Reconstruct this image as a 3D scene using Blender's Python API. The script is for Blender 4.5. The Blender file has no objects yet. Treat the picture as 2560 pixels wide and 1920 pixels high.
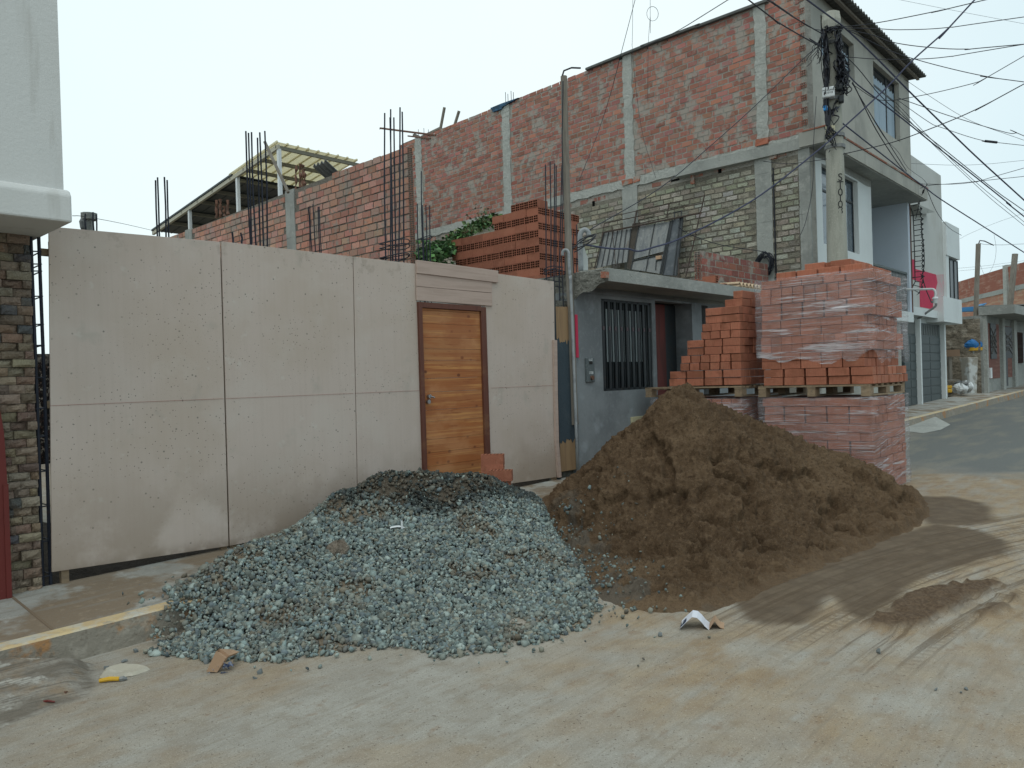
import bpy, math, random
import numpy as np
from mathutils import Vector, Matrix
random.seed(7); rng = np.random.default_rng(7)
sc = bpy.context.scene
# ------------------------------------------------------------------ camera
F_PX = 1923.; ROLL = .031; CH = 1.6; PT = math.atan((960 - 950.) / F_PX)
cr, sr = math.cos(ROLL), math.sin(ROLL)
cam_d = bpy.data.cameras.new('camera'); cam = bpy.data.objects.new('camera', cam_d)
sc.collection.objects.link(cam); sc.camera = cam
cam_d.sensor_width = 36; cam_d.lens = F_PX / 2560 * 36; cam_d.clip_start = .05; cam_d.clip_end = 2000
R0 = Vector((1, 0, 0)); U0 = Vector((0, math.sin(PT), math.cos(PT))); FW0 = Vector((0, math.cos(PT), -math.sin(PT)))
rt = cr * R0 - sr * U0; up = sr * R0 + cr * U0
m = Matrix((rt, up, -FW0)).transposed().to_4x4(); m.translation = (0, 0, CH); cam.matrix_world = m
# ------------------------------------------------------------------ light
w = bpy.data.worlds.new('World'); sc.world = w; w.use_nodes = True
nt = w.node_tree; nt.nodes.clear()
sky = nt.nodes.new('ShaderNodeTexSky'); sky.sky_type = 'NISHITA'; sky.sun_disc = False
SUN_EL, SUN_AZ = math.radians(62), math.radians(200)
sky.sun_elevation = SUN_EL; sky.sun_rotation = SUN_AZ
ov = nt.nodes.new('ShaderNodeMix'); ov.data_type = 'RGBA'; ov.inputs['Factor'].default_value = .93
bgn = nt.nodes.new('ShaderNodeBackground'); bgn.inputs['Strength'].default_value = .1
tcw = nt.nodes.new('ShaderNodeTexCoord'); nzw = nt.nodes.new('ShaderNodeTexNoise'); nzw.inputs['Scale'].default_value = 1.3
nzw.inputs['Detail'].default_value = 3
crw = nt.nodes.new('ShaderNodeValToRGB'); crw.color_ramp.elements[0].position = .35; crw.color_ramp.elements[1].position = .7
crw.color_ramp.elements[0].color = (7.9, 9.35, 9.5, 1); crw.color_ramp.elements[1].color = (9.1, 10.2, 10.2, 1)
nt.links.new(tcw.outputs['Generated'], nzw.inputs['Vector']); nt.links.new(nzw.outputs[0], crw.inputs[0])
sxw = nt.nodes.new('ShaderNodeSeparateXYZ'); nt.links.new(tcw.outputs['Generated'], sxw.inputs[0])
rgw = nt.nodes.new('ShaderNodeMapRange'); rgw.interpolation_type = 'SMOOTHSTEP'; rgw.inputs[1].default_value = .0; rgw.inputs[2].default_value = .75; nt.links.new(sxw.outputs[0], rgw.inputs[0])
mxw = nt.nodes.new('ShaderNodeMix'); mxw.data_type = 'RGBA'; mxw.blend_type = 'MULTIPLY'; mxw.inputs['B'].default_value = (.80, .855, .90, 1)
nt.links.new(rgw.outputs[0], mxw.inputs['Factor']); nt.links.new(crw.outputs[0], mxw.inputs['A'])
nt.links.new(sky.outputs[0], ov.inputs['A']); nt.links.new(mxw.outputs['Result'], ov.inputs['B'])
nt.links.new(ov.outputs['Result'], bgn.inputs['Color'])
wo = nt.nodes.new('ShaderNodeOutputWorld'); nt.links.new(bgn.outputs[0], wo.inputs[0])
sl = bpy.data.lights.new('sun', 'SUN'); sl.energy = .8; sl.angle = math.radians(35); sl.color = (1, .96, .9)
so = bpy.data.objects.new('sun', sl); sc.collection.objects.link(so)
so.rotation_euler = (math.radians(90) - SUN_EL, 0, math.pi - SUN_AZ)
sc.view_settings.view_transform = 'Standard'; sc.view_settings.look = 'None'; sc.view_settings.exposure = .12; sc.view_settings.gamma = 1
# ------------------------------------------------------------------ pixel to place helpers (source photo pixels)
def ray(x, y):
    a = (x - 1280) / F_PX; b = (y - 960) / F_PX
    r = a * cr - b * sr; u = -(a * sr + b * cr)
    return np.array([r, math.cos(PT) + u * math.sin(PT), u * math.cos(PT) - math.sin(PT)])
C0 = np.array([0, 0, CH])
def D(x, y, dep):
    d = ray(x, y); return C0 + d * dep / d[1]
def G(x, y, z=0.):
    d = ray(x, y); return C0 + d * (z - CH) / d[2]
class Fr:
    def __init__(s, o, ang):
        a = math.radians(ang); s.o = np.array(o[:2], float); s.d = np.array([math.sin(a), math.cos(a)])
        s.n = np.array([-s.d[1], s.d[0]]); s.rz = math.atan2(s.d[1], s.d[0])
    def w(s, p):
        q = s.o + s.d * p[0] + s.n * p[1]; return (q[0], q[1], p[2])
    def T(s, x, y, t=0.):
        r = ray(x, y); q = (s.n @ s.o + t) / (s.n @ r[:2]); p = C0 + r * q
        return float((p[:2] - s.o) @ s.d), float(p[2])
    def S(s, x, y, v=0.):
        r = ray(x, y); q = (s.d @ s.o + v) / (s.d @ r[:2]); p = C0 + r * q
        return float((p[:2] - s.o) @ s.n), float(p[2])
    def st(s, p):
        q = np.asarray(p)[:2] - s.o; return float(q @ s.d), float(q @ s.n)
FB = Fr((-3.31, 5.49), 43)
_c = D(2025, 940, 14.5)
FC = Fr(_c, 42); FW = Fr(_c, -44.5)
WF = Fr((0, 0), 90)
Z = {k: (lambda x, y, ox=ox, oy=oy, s=s: (ox + x * s, oy + y * s)) for k, (ox, oy, s) in dict(
    z5=(1950, 0, .3014), z6=(1950, 400, .3014), z7=(1350, 560, .3255), z4=(1350, 0, .3616), z3=(900, 200, .3255),
    z2=(400, 240, .3165), z1=(0, 0, .3858), a=(1000, 380, .18083), b=(1400, 400, .18083), c=(1700, 300, .18083),
    p=(1600, 600, .3917), r=(2150, 550, .3616), g=(1380, 680, .1808), k=(0, 1350, .3436), o=(0, 0, 1.1573),
    d=(950, 620, .4098), L=(0, 560, .5787), q=(1600, 1200, .434), h=(2000, 300, .2411), e=(2000, 0, .2411),
    w=(2230, 420, .2411), v=(2330, 620, .2291), s=(380, 300, .1929), R=(1300, 640, .3616), u=(1560, 1480, .1356),
    m=(400, 1150, .3316), n=(1000, 1150, .3316)).items()}
SLP = .018
def zr(s): return SLP * float(np.clip(s, -10, 70))
def GP(x, y, off=0.):
    r = ray(x, y); t = (CH - off + SLP * (FB.o @ FB.d)) / (SLP * (r[:2] @ FB.d) - r[2]); return C0 + r * t
# ------------------------------------------------------------------ mesh helpers
class MB:
    def __init__(s, fr=WF): s.v = []; s.f = []; s.mi = []; s.tint = []; s.fr = fr; s.m = 0; s.c = (1, 1, 1)
    def add(s, vs, fs, world=False):
        b = len(s.v); s.v += [tuple(p) if world else s.fr.w(p) for p in vs]
        for f in fs: s.f.append([b + i for i in f]); s.mi.append(s.m); s.tint.append(s.c)
    def box(s, x0, x1, y0, y1, z0, z1, j=0):
        q = [(x0, y0, z0), (x1, y0, z0), (x1, y1, z0), (x0, y1, z0), (x0, y0, z1), (x1, y0, z1), (x1, y1, z1), (x0, y1, z1)]
        if j: q = [tuple(c + random.uniform(-j, j) for c in p) for p in q]
        s.add(q, [(0, 3, 2, 1), (4, 5, 6, 7), (0, 1, 5, 4), (1, 2, 6, 5), (2, 3, 7, 6), (3, 0, 4, 7)])
    def hexa(s, q, world=False):   # 8 corners: bottom 4, top 4
        s.add(q, [(0, 3, 2, 1), (4, 5, 6, 7), (0, 1, 5, 4), (1, 2, 6, 5), (2, 3, 7, 6), (3, 0, 4, 7)], world)
    def prism(s, poly, lo, hi, axis='t'):   # polygon in (s,z) pushed from t=lo to hi, or (s,t) from z lo to hi
        n = len(poly)
        if axis == 't': P = [(a, lo, b) for a, b in poly] + [(a, hi, b) for a, b in poly]
        elif axis == 's': P = [(lo, a, b) for a, b in poly] + [(hi, a, b) for a, b in poly]
        else: P = [(a, b, lo) for a, b in poly] + [(a, b, hi) for a, b in poly]
        s.add(P, [list(range(n))[::-1], list(range(n, 2 * n))] + [(i, (i + 1) % n, n + (i + 1) % n, n + i) for i in range(n)])
    def tube(s, pts, r, n=6, world=True, cap=True):
        P = [Vector(p) if world else Vector(s.fr.w(p)) for p in pts]
        R = r if isinstance(r, (list, tuple)) else [r] * len(P)
        b = len(s.v); ref = None
        for i, p in enumerate(P):
            d = (P[min(i + 1, len(P) - 1)] - P[max(i - 1, 0)]).normalized()
            if ref is None: ref = d.orthogonal().normalized()
            ref = (ref - d * ref.dot(d)).normalized(); o = d.cross(ref)
            for k in range(n):
                a = 2 * math.pi * k / n; s.v.append(tuple(p + (ref * math.cos(a) + o * math.sin(a)) * R[i]))
        for i in range(len(P) - 1):
            for k in range(n):
                s.f.append([b + i * n + k, b + i * n + (k + 1) % n, b + (i + 1) * n + (k + 1) % n, b + (i + 1) * n + k]); s.mi.append(s.m); s.tint.append(s.c)
        if cap:
            s.f.append([b + k for k in range(n)][::-1]); s.mi.append(s.m); s.tint.append(s.c)
            e = b + (len(P) - 1) * n; s.f.append([e + k for k in range(n)]); s.mi.append(s.m); s.tint.append(s.c)
    def grid(s, fn, nu, nv, world=False):
        b = []; 
        for i in range(nu + 1):
            for j in range(nv + 1): b.append(fn(i / nu, j / nv))
        s.add(b, [(i * (nv + 1) + j, (i + 1) * (nv + 1) + j, (i + 1) * (nv + 1) + j + 1, i * (nv + 1) + j + 1) for i in range(nu) for j in range(nv)], world)
def link(o, parent=None):
    sc.collection.objects.link(o)
    if parent is not None: o.parent = parent
def tag(o, label=None, cat=None, group=None, kind=None):
    for k, v in (('label', label), ('category', cat), ('group', group), ('kind', kind)):
        if v: o[k] = v
    return o
def build(mb, name, mats, parent=None, smooth=False, bevel=0, fixn=True, **tg):
    mats = mats if isinstance(mats, (list, tuple)) else [mats]
    V = np.array(mb.v)
    if parent is not None:
        pl = Vector(parent['_p'][:3]) if '_p' in parent else parent.location; rz = parent['_rz'] if '_rz' in parent else 0
    else:
        lo, hi = V.min(0), V.max(0); pl = Vector(((lo[0] + hi[0]) / 2, (lo[1] + hi[1]) / 2, lo[2])); rz = mb.fr.rz
    V = V - np.array(pl); c, s_ = math.cos(-rz), math.sin(-rz)
    V = np.stack([V[:, 0] * c - V[:, 1] * s_, V[:, 0] * s_ + V[:, 1] * c, V[:, 2]], 1)
    me = bpy.data.meshes.new(name); me.from_pydata(V.tolist(), [], mb.f)
    for x in mats: me.materials.append(x)
    me.polygons.foreach_set('material_index', mb.mi)
    if any(t != (1, 1, 1) for t in mb.tint):
        at = me.attributes.new('tint', 'FLOAT_COLOR', 'FACE')
        at.data.foreach_set('color', np.array([list(t) + [1] for t in mb.tint], np.float32).ravel())
    if smooth: me.polygons.foreach_set('use_smooth', [True] * len(me.polygons))
    me.update()
    o = bpy.data.objects.new(name, me)
    if parent is None: o.location = pl; o.rotation_euler = (0, 0, rz)
    o['_p'] = list(pl); o['_rz'] = rz
    link(o, parent)
    if bevel:
        bm = o.modifiers.new('b', 'BEVEL'); bm.width = bevel; bm.segments = 2; bm.limit_method = 'ANGLE'
    return tag(o, **tg)
def empty(name, loc, rz=0, **tg):
    o = bpy.data.objects.new(name, None); o.location = loc; o.rotation_euler = (0, 0, rz); o.empty_display_size = .1
    o['_p'] = list(loc); o['_rz'] = rz; link(o); return tag(o, **tg)
def spline(P, n=8):
    P = [np.array(p, float) for p in P]
    if len(P) < 3:
        return [P[0] + (P[1] - P[0]) * i / n for i in range(n + 1)]
    Q = [2 * P[0] - P[1]] + P + [2 * P[-1] - P[-2]]; out = []
    for i in range(1, len(Q) - 2):
        a, b, c, d = Q[i - 1], Q[i], Q[i + 1], Q[i + 2]
        for k in range(n):
            t = k / n
            out.append(.5 * ((2 * b) + (c - a) * t + (2 * a - 5 * b + 4 * c - d) * t * t + (3 * b - a - 3 * c + d) * t ** 3))
    return out + [P[-1]]
# numpy value noise
def vnoise(x, y, seed=0):
    x = np.asarray(x, float); y = np.asarray(y, float)
    xi = np.floor(x).astype(np.int64); yi = np.floor(y).astype(np.int64); fx = x - xi; fy = y - yi
    fx = fx * fx * (3 - 2 * fx); fy = fy * fy * (3 - 2 * fy)
    def h(a, b):
        n = (a * 374761393 + b * 668265263 + seed * 2147483647) & 0xffffffff
        n = ((n ^ (n >> 13)) * 1274126177) & 0xffffffff; n = n ^ (n >> 16); return (n & 0xffff) / 65535.
    return (h(xi, yi) * (1 - fx) + h(xi + 1, yi) * fx) * (1 - fy) + (h(xi, yi + 1) * (1 - fx) + h(xi + 1, yi + 1) * fx) * fy
def fbm(x, y, sc_, oct=4, seed=0, g=.5):
    t = 0; a = 1; n = 0
    for o in range(oct): t = t + a * vnoise(x * sc_ + o * 17.3, y * sc_ - o * 9.1, seed + o); n += a; a *= g; sc_ *= 2.03
    return t / n
def worley(x, y, sc_, seed=0):
    x = x * sc_; y = y * sc_; xi = np.floor(x); yi = np.floor(y); d1 = np.full(x.shape, 9.); hv = np.zeros(x.shape)
    for i in (-1, 0, 1):
        for j in (-1, 0, 1):
            cx = xi + i; cy = yi + j
            jx = vnoise(cx + .0, cy + .0, seed); jy = vnoise(cx, cy, seed + 9); hh = vnoise(cx, cy, seed + 23)
            d = np.hypot(cx + jx - x, cy + jy - y); m_ = d < d1; hv = np.where(m_, hh, hv); d1 = np.minimum(d, d1)
    return d1, hv
def sstep(x, a, b):
    t = np.clip((x - a) / (b - a), 0, 1); return t * t * (3 - 2 * t)
def polydist(X, Y, P):   # signed distance, positive inside
    P = np.array(P)[:, :2]; n = len(P); dmin = np.full(X.shape, 1e9); ins = np.zeros(X.shape, bool)
    for i in range(n):
        a, b = P[i], P[(i + 1) % n]; e = b - a; L = e @ e
        t = np.clip(((X - a[0]) * e[0] + (Y - a[1]) * e[1]) / L, 0, 1)
        d = np.hypot(X - a[0] - t * e[0], Y - a[1] - t * e[1]); dmin = np.minimum(dmin, d)
        c = ((a[1] > Y) != (b[1] > Y))
        with np.errstate(divide='ignore', invalid='ignore'):
            c &= X < (b[0] - a[0]) * (Y - a[1]) / (b[1] - a[1] + 1e-12) + a[0]
        ins ^= c
    return np.where(ins, dmin, -dmin)
# ------------------------------------------------------------------ materials
def mat(name, base, layers=(), rough=.85, bump=(), tint=False, rnd=0, metal=0, spec=.3, attrs=(), wave=None):
    """layers: (scale, colour, lo, hi, amount[, detail[, kind]]) noise masks laid over the base, object coordinates"""
    M = bpy.data.materials.new(name); M.use_nodes = True; t = M.node_tree; t.nodes.clear(); N = t.nodes.new; Lk = t.links.new
    out = N('ShaderNodeOutputMaterial'); b = N('ShaderNodeBsdfPrincipled'); Lk(b.outputs[0], out.inputs[0])
    b.inputs['Roughness'].default_value = rough; b.inputs['Metallic'].default_value = metal
    b.inputs['Specular IOR Level'].default_value = spec
    tc = N('ShaderNodeTexCoord').outputs['Object']
    if rnd:
        oi = N('ShaderNodeObjectInfo'); va = N('ShaderNodeVectorMath'); va.operation = 'ADD'
        mlt = N('ShaderNodeMath'); mlt.operation = 'MULTIPLY'; mlt.inputs[1].default_value = 57; Lk(oi.outputs['Random'], mlt.inputs[0])
        Lk(tc, va.inputs[0]); Lk(mlt.outputs[0], va.inputs[1]); tc = va.outputs[0]
    def mask(scale, lo, hi, detail=4, kind='noise', off=0):
        mp = N('ShaderNodeMapping'); Lk(tc, mp.inputs['Vector'])
        if kind != 'z': mp.inputs['Location'].default_value = (off, off * 1.7, off * .6)
        sc_ = scale if isinstance(scale, tuple) else (scale,) * 3; mp.inputs['Scale'].default_value = sc_
        if kind == 'noise':
            n = N('ShaderNodeTexNoise'); n.inputs['Scale'].default_value = 1; n.inputs['Detail'].default_value = detail; n.inputs['Roughness'].default_value = .6; o = n.outputs[0]
        elif kind == 'spot':
            n = N('ShaderNodeTexVoronoi'); n.inputs['Scale'].default_value = 1; o = n.outputs['Distance']
        elif kind == 'z':
            n = N('ShaderNodeSeparateXYZ'); o = n.outputs[2]
        Lk(mp.outputs[0], n.inputs[0])
        r = N('ShaderNodeMapRange'); r.interpolation_type = 'SMOOTHSTEP'; r.inputs['From Min'].default_value = lo; r.inputs['From Max'].default_value = hi
        Lk(o, r.inputs['Value']); return r.outputs[0]
    col = N('ShaderNodeRGB'); col.outputs[0].default_value = (*base, 1); col = col.outputs[0]
    if tint:
        at = N('ShaderNodeAttribute'); at.attribute_name = 'tint'; mx = N('ShaderNodeMix'); mx.data_type = 'RGBA'; mx.blend_type = 'MULTIPLY'
        mx.inputs['Factor'].default_value = 1; Lk(col, mx.inputs['A']); Lk(at.outputs['Color'], mx.inputs['B']); col = mx.outputs['Result']
    if rnd:
        rr = N('ShaderNodeMapRange'); rr.inputs['To Min'].default_value = 1 - rnd; rr.inputs['To Max'].default_value = 1 + rnd; Lk(oi.outputs['Random'], rr.inputs['Value'])
        vm = N('ShaderNodeVectorMath'); vm.operation = 'SCALE'; Lk(col, vm.inputs[0]); Lk(rr.outputs[0], vm.inputs['Scale']); col = vm.outputs[0]
    for i, l in enumerate(layers):
        scale, c, lo, hi, amt = l[:5]; mk = mask(scale, lo, hi, l[5] if len(l) > 5 else 4, l[6] if len(l) > 6 else 'noise', i * 3.7 + 1)
        if len(l) > 7:   # second mask multiplies
            m2 = mask(*l[7]); mm = N('ShaderNodeMath'); mm.operation = 'MULTIPLY'; Lk(mk, mm.inputs[0]); Lk(m2, mm.inputs[1]); mk = mm.outputs[0]
        mm = N('ShaderNodeMath'); mm.operation = 'MULTIPLY'; mm.inputs[1].default_value = amt; Lk(mk, mm.inputs[0])
        mx = N('ShaderNodeMix'); mx.data_type = 'RGBA'; Lk(mm.outputs[0], mx.inputs['Factor']); Lk(col, mx.inputs['A']); mx.inputs['B'].default_value = (*c, 1); col = mx.outputs['Result']
    for an, c, amt in attrs:
        at = N('ShaderNodeAttribute'); at.attribute_name = an; mm = N('ShaderNodeMath'); mm.operation = 'MULTIPLY'; mm.inputs[1].default_value = amt; Lk(at.outputs['Fac'], mm.inputs[0])
        mx = N('ShaderNodeMix'); mx.data_type = 'RGBA'; Lk(mm.outputs[0], mx.inputs['Factor']); Lk(col, mx.inputs['A']); mx.inputs['B'].default_value = (*c, 1); col = mx.outputs['Result']
    Lk(col, b.inputs['Base Color'])
    prev = None
    for i, (scale, st, dist) in enumerate(bump):
        mk = mask(scale, 0, 1, 5, 'noise', i * 5 + 2); bn = N('ShaderNodeBump'); bn.inputs['Strength'].default_value = st; bn.inputs['Distance'].default_value = dist
        Lk(mk, bn.inputs['Height'])
        if prev: Lk(prev, bn.inputs['Normal'])
        prev = bn.outputs[0]
    if wave:
        wv = N('ShaderNodeTexWave'); wv.bands_direction = wave[0]; wv.inputs['Scale'].default_value = wave[1]; Lk(tc, wv.inputs[0]); bn = N('ShaderNodeBump')
        wv.inputs['Distortion'].default_value = .3
        bn.inputs['Strength'].default_value = wave[2]; bn.inputs['Distance'].default_value = .004; Lk(wv.outputs[1], bn.inputs['Height'])
        if prev: Lk(prev, bn.inputs['Normal'])
        prev = bn.outputs[0]
    if prev: Lk(prev, b.inputs['Normal'])
    return M
conc = mat('concrete', (.30, .31, .29), [(1.2, (.18, .19, .18), .4, .7, .6), (9, (.42, .42, .39), .5, .75, .5), ((14, 14, 1.5), (.14, .14, .13), .58, .75, .4)], .9, [(30, .4, .02), (6, .3, .03)])
conc_pale = mat('concrete_pale', (.35, .36, .335), [(2.5, (.26, .27, .25), .45, .7, .6), (14, (.5, .5, .47), .5, .7, .5)], .9, [(25, .6, .03), (7, .5, .04)])
conc_rough = mat('concrete_rough', (.27, .27, .24), [(5, (.16, .16, .14), .45, .65, .8), (30, (.40, .39, .35), .52, .66, .6)], .95, [(18, 1, .06), (60, .8, .03)])
mortar = mat('mortar', (.33, .315, .28), [(4, (.18, .17, .15), .45, .7, .6), (25, (.38, .37, .33), .5, .7, .5)], .95, [(40, .8, .03), (11, .6, .04)])
mortar_dk = mat('mortar_yard', (.17, .155, .13), [(5, (.11, .10, .09), .45, .7, .6), (25, (.26, .24, .2), .5, .7, .5)], .95, [(40, .8, .03), (11, .6, .04)])
redb = mat('wall_brick', (1, 1, 1), [(3.1, (.31, .295, .26), .52, .62, .85, 6), (13, (.27, .25, .22), .57, .66, .6, 5), (.9, (.2, .19, .17), .58, .8, .35), (26, (.32, .30, .26), .60, .70, .6), (55, (.19, .08, .06), .55, .7, .3)], .9, [(50, .5, .01)], tint=True, wave=('Z', 22, .5))
yardb = mat('yard_brick', (1, 1, 1), [(2.2, (.25, .23, .20), .53, .66, .8, 6), (14, (.25, .23, .20), .54, .64, .7, 5), (30, (.2, .1, .075), .52, .7, .35), (12, (.33, .3, .26), .64, .74, .5)], .9, [(50, .5, .01)], tint=True)
tanb = mat('tan_brick', (1, 1, 1), [(5, (.17, .155, .12), .5, .66, .6, 6), (35, (.37, .35, .28), .54, .68, .5), (1.1, (.15, .14, .11), .52, .75, .4)], .95, [(30, 1, .03)], tint=True)
dark = mat('painted_gap_black', (.008, .008, .008), rough=1, spec=0)
clay = mat('clay_brick', (.37, .138, .084), [(9, (.37, .165, .10), .45, .7, .5), ((120, 120, 8), (.22, .08, .045), .5, .66, .5), (3.5, (.24, .09, .05), .5, .64, .7), (40, (.42, .25, .17), .6, .75, .4)], .85, [(60, .35, .01), (14, .25, .02)], rnd=.2)
hclay = mat('hollow_clay', (.31, .115, .07), [(9, (.36, .15, .095), .45, .7, .5), (40, (.17, .06, .04), .52, .7, .4)], .85, [(60, .35, .01)], rnd=.2, wave=('Z', 24, .8))
hole = mat('brick_hole_shade', (.05, .022, .015), rough=1, spec=0)  # pits coloured darker than the clay, shade put into the colour
ply = mat('plywood', (.495, .415, .365), [((30, 30, 1.0), (.445, .37, .32), .44, .64, .3), (.8, (.43, .35, .285), .42, .66, .6), (2.3, (.52, .46, .41), .50, .68, .4),
        (3.1, (.35, .32, .275), .62, .74, .4, 3), (7, (.54, .50, .45), .64, .74, .5, 3),
        (30, (.10, .10, .09), .17, .08, .9, 2, 'spot', (1.6, .42, .56, 3, 'noise', 9)), (13, (.15, .145, .125), .13, .05, .85, 2, 'spot', (1.1, .44, .56, 2, 'noise', 4)), (70, (.14, .13, .12), .14, .08, .7, 2, 'spot', (1.3, .46, .6, 2, 'noise', 14)),
        (1, (.30, .235, .18), 1.0, .0, .75, 2, 'z', (2.2, .34, .6, 5, 'noise', 2)), (1, (.2, .155, .115), .16, .0, .75, 2, 'z', (6.0, .4, .6, 4, 'noise', 2)), (1, (.30, .25, .205), 2.40, 2.47, .4, 2, 'z', (7.0, .55, .66, 4, 'noise', 2))], .75, [((60, 60, 4), .10, .004)])
plank = mat('plank', (.44, .335, .285), [((2, 30, 40), (.36, .27, .225), .45, .65, .6), (6, (.52, .42, .36), .55, .75, .4)], .75, [((3, 50, 60), .2, .004)])
paintw = mat('white_plaster', (.62, .66, .66), [(.7, (.52, .55, .55), .4, .7, .5), ((9, 9, .9), (.48, .48, .46), .58, .75, .35), (30, (.68, .7, .7), .5, .7, .3)], .85, [(45, .35, .01), (4, .15, .03)])
paintblue = mat('pale_blue_plaster', (.52, .585, .66), [(.9, (.42, .48, .55), .45, .7, .4)], .85, [(45, .2, .01)])
plaster = mat('grey_plaster', (.37, .365, .325), [(.7, (.27, .27, .245), .42, .66, .8), (3, (.42, .41, .37), .5, .7, .5), ((7, 7, .8), (.2, .2, .185), .56, .74, .5)], .9, [(30, .3, .01)])
plaster2 = mat('house_plaster', (.215, .235, .245), [(1.2, (.145, .16, .17), .42, .62, .8), (3.2, (.30, .335, .355), .54, .72, .7), (18, (.25, .265, .27), .5, .7, .4)], .85, [(25, .3, .01)])
whiteb = mat('white_building', (.58, .585, .57), [(.9, (.50, .50, .47), .42, .7, .5), ((5, 5, .6), (.40, .39, .36), .58, .72, .5), (120, (.45, .45, .43), .6, .7, .4), (3, (.55, .56, .55), .5, .7, .4)], .85, [(45, .2, .01)])
iron = mat('dark_iron', (.020, .026, .030), [(14, (.05, .035, .025), .55, .7, .5)], .5, spec=.4)
rebarM = mat('rebar_steel', (.018, .022, .035), [(20, (.07, .035, .02), .62, .72, .3)], .55, [(150, .6, .003)])
rusty = mat('rusty_metal', (.15, .075, .05), [(9, (.07, .05, .04), .45, .65, .7)], .8)
tin = mat('dusty_tin', (.215, .22, .215), [((9, 9, 2), (.12, .13, .14), .45, .65, .7), (22, (.34, .35, .35), .58, .7, .6), (3, (.14, .10, .07), .6, .75, .6)], .6, [(20, .3, .01)], metal=.2)
woodg = mat('grey_wood', (.21, .19, .16), [((50, 50, 3), (.12, .105, .09), .45, .65, .7), (2, (.29, .27, .24), .5, .7, .4)], .9, [((80, 80, 4), .6, .006)])
woodp = mat('pallet_wood', (.27, .20, .13), [((20, 20, 30), (.16, .12, .085), .45, .65, .6), (7, (.35, .29, .21), .52, .7, .4)], .9, [(30, .5, .01)], rnd=.15)
maroon = mat('maroon_paint', (.13, .022, .018), [(2, (.09, .02, .018), .4, .7, .6), (30, (.2, .06, .05), .66, .76, .5)], .5)
glass = mat('window_glass', (.06, .085, .11), [(2, (.10, .13, .16), .45, .65, .6)], .06, spec=.9)
curt = mat('lace_curtain', (.28, .36, .43), [((14, 14, .3), (.2, .27, .33), .45, .6, .6)], .5)
darkglass = mat('dark_glass', (.02, .025, .03), rough=.08, spec=.8)
cableM = mat('cable_black', (.018, .02, .028), rough=.5)
cableB = mat('cable_blue_grey', (.04, .045, .085), rough=.5)
poleM = mat('pole_concrete', (.34, .34, .295), [((6, 6, 1), (.22, .225, .19), .42, .66, .7), (40, (.42, .42, .37), .5, .7, .5)], .9, [(60, .5, .008)])
pvc = mat('pvc_conduit', (.30, .32, .33), [(9, (.16, .17, .18), .45, .65, .6)], .6)
fibre = mat('fibre_cement', (.105, .11, .105), [(3, (.065, .07, .07), .42, .66, .7), (20, (.16, .16, .15), .55, .7, .5)], .9)
white = mat('white_plastic', (.62, .65, .66), [(8, (.45, .47, .47), .5, .7, .4)], .6)
navy = mat('navy_print', (.02, .035, .075), rough=.6)
card = mat('cardboard', (.36, .235, .15), [(20, (.27, .17, .1), .5, .7, .4)], .8)
cream = mat('cream_plastic', (.50, .46, .30), [(15, (.36, .33, .22), .5, .7, .4)], .6)
bluep = mat('blue_plastic', (.03, .17, .42), [(6, (.02, .1, .27), .45, .65, .6)], .5)
yellowp = mat('yellow_plastic', (.55, .32, .03), [(12, (.35, .2, .03), .5, .7, .5)], .6)
ink = mat('black_ink', (.02, .02, .02), rough=.7)
green = mat('leaf_green', (1, 1, 1), [(20, (.03, .06, .02), .55, .7, .3)], .7, tint=True)
pink = mat('pink_paint', (.50, .035, .085), [(5, (.42, .03, .07), .45, .65, .5)], .8)
pinkfade = mat('faded_pink_paint', (.50, .32, .33), [(6, (.42, .38, .37), .42, .6, .9), (2, (.5, .12, .16), .6, .7, .5)], .85)
gate = mat('gate_grey_green', (.045, .06, .062), [(3, (.07, .085, .085), .5, .7, .4)], .5)
slatein = mat('slate_paint', (.045, .065, .08), [(8, (.07, .09, .1), .55, .72, .5), (60, (.02, .03, .035), .55, .7, .5)], .7, [(40, .2, .01)])
tan = mat('tan_board', (.31, .205, .115), [((20, 20, 2), (.23, .15, .09), .45, .65, .6)], .85)
# ------------------------------------------------------------------ ground
px_ = np.concatenate([-np.geomspace(400, 5.2, 22), np.arange(-4.9, 6.6, .025), np.geomspace(6.7, 400, 30)])
py_ = np.concatenate([[-60, -20, -6, -2, 0, .8], np.arange(1.6, 10.6, .025), np.geomspace(10.8, 500, 40)])
X, Y = np.meshgrid(px_, py_, indexing='ij')
Sx = (X - FB.o[0]) * FB.d[0] + (Y - FB.o[1]) * FB.d[1]; Tx = (X - FB.o[0]) * FB.n[0] + (Y - FB.o[1]) * FB.n[1]
Zg = SLP * np.clip(Sx, -10, 70)
fine = sstep(X, -5.4, -4.9) * (1 - sstep(X, 6.5, 7.2)) * sstep(Y, 1, 2) * (1 - sstep(Y, 10.3, 11))
Q = Z['q']
def gq(*pts): return [GP(*Q(*p))[:2] for p in pts]
wetP = gq((500, 690), (900, 520), (1320, 350), (1700, 250), (1950, 290), (2130, 350), (2100, 430), (1800, 500), (1600, 590), (1450, 700), (1290, 790), (1180, 760), (1110, 670), (1060, 690), (1000, 790), (900, 830), (740, 830), (610, 800))
wetP2 = gq((1530, 90), (1800, 95), (1980, 130), (2045, 180), (2020, 230), (1900, 260), (1650, 255))
clP = gq((1280, 830), (1420, 760), (1560, 670), (1740, 620), (1900, 595), (2040, 580), (2110, 615), (2000, 660), (1900, 700), (1860, 740), (1760, 780), (1690, 830), (1560, 865), (1400, 860))
clP2 = gq((1880, 770), (2050, 720), (2180, 640), (2200, 690), (2100, 760), (1960, 790))
nz = fbm(X, Y, 3, 4, 3); nz2 = fbm(X, Y, 14, 3, 8)
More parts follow.
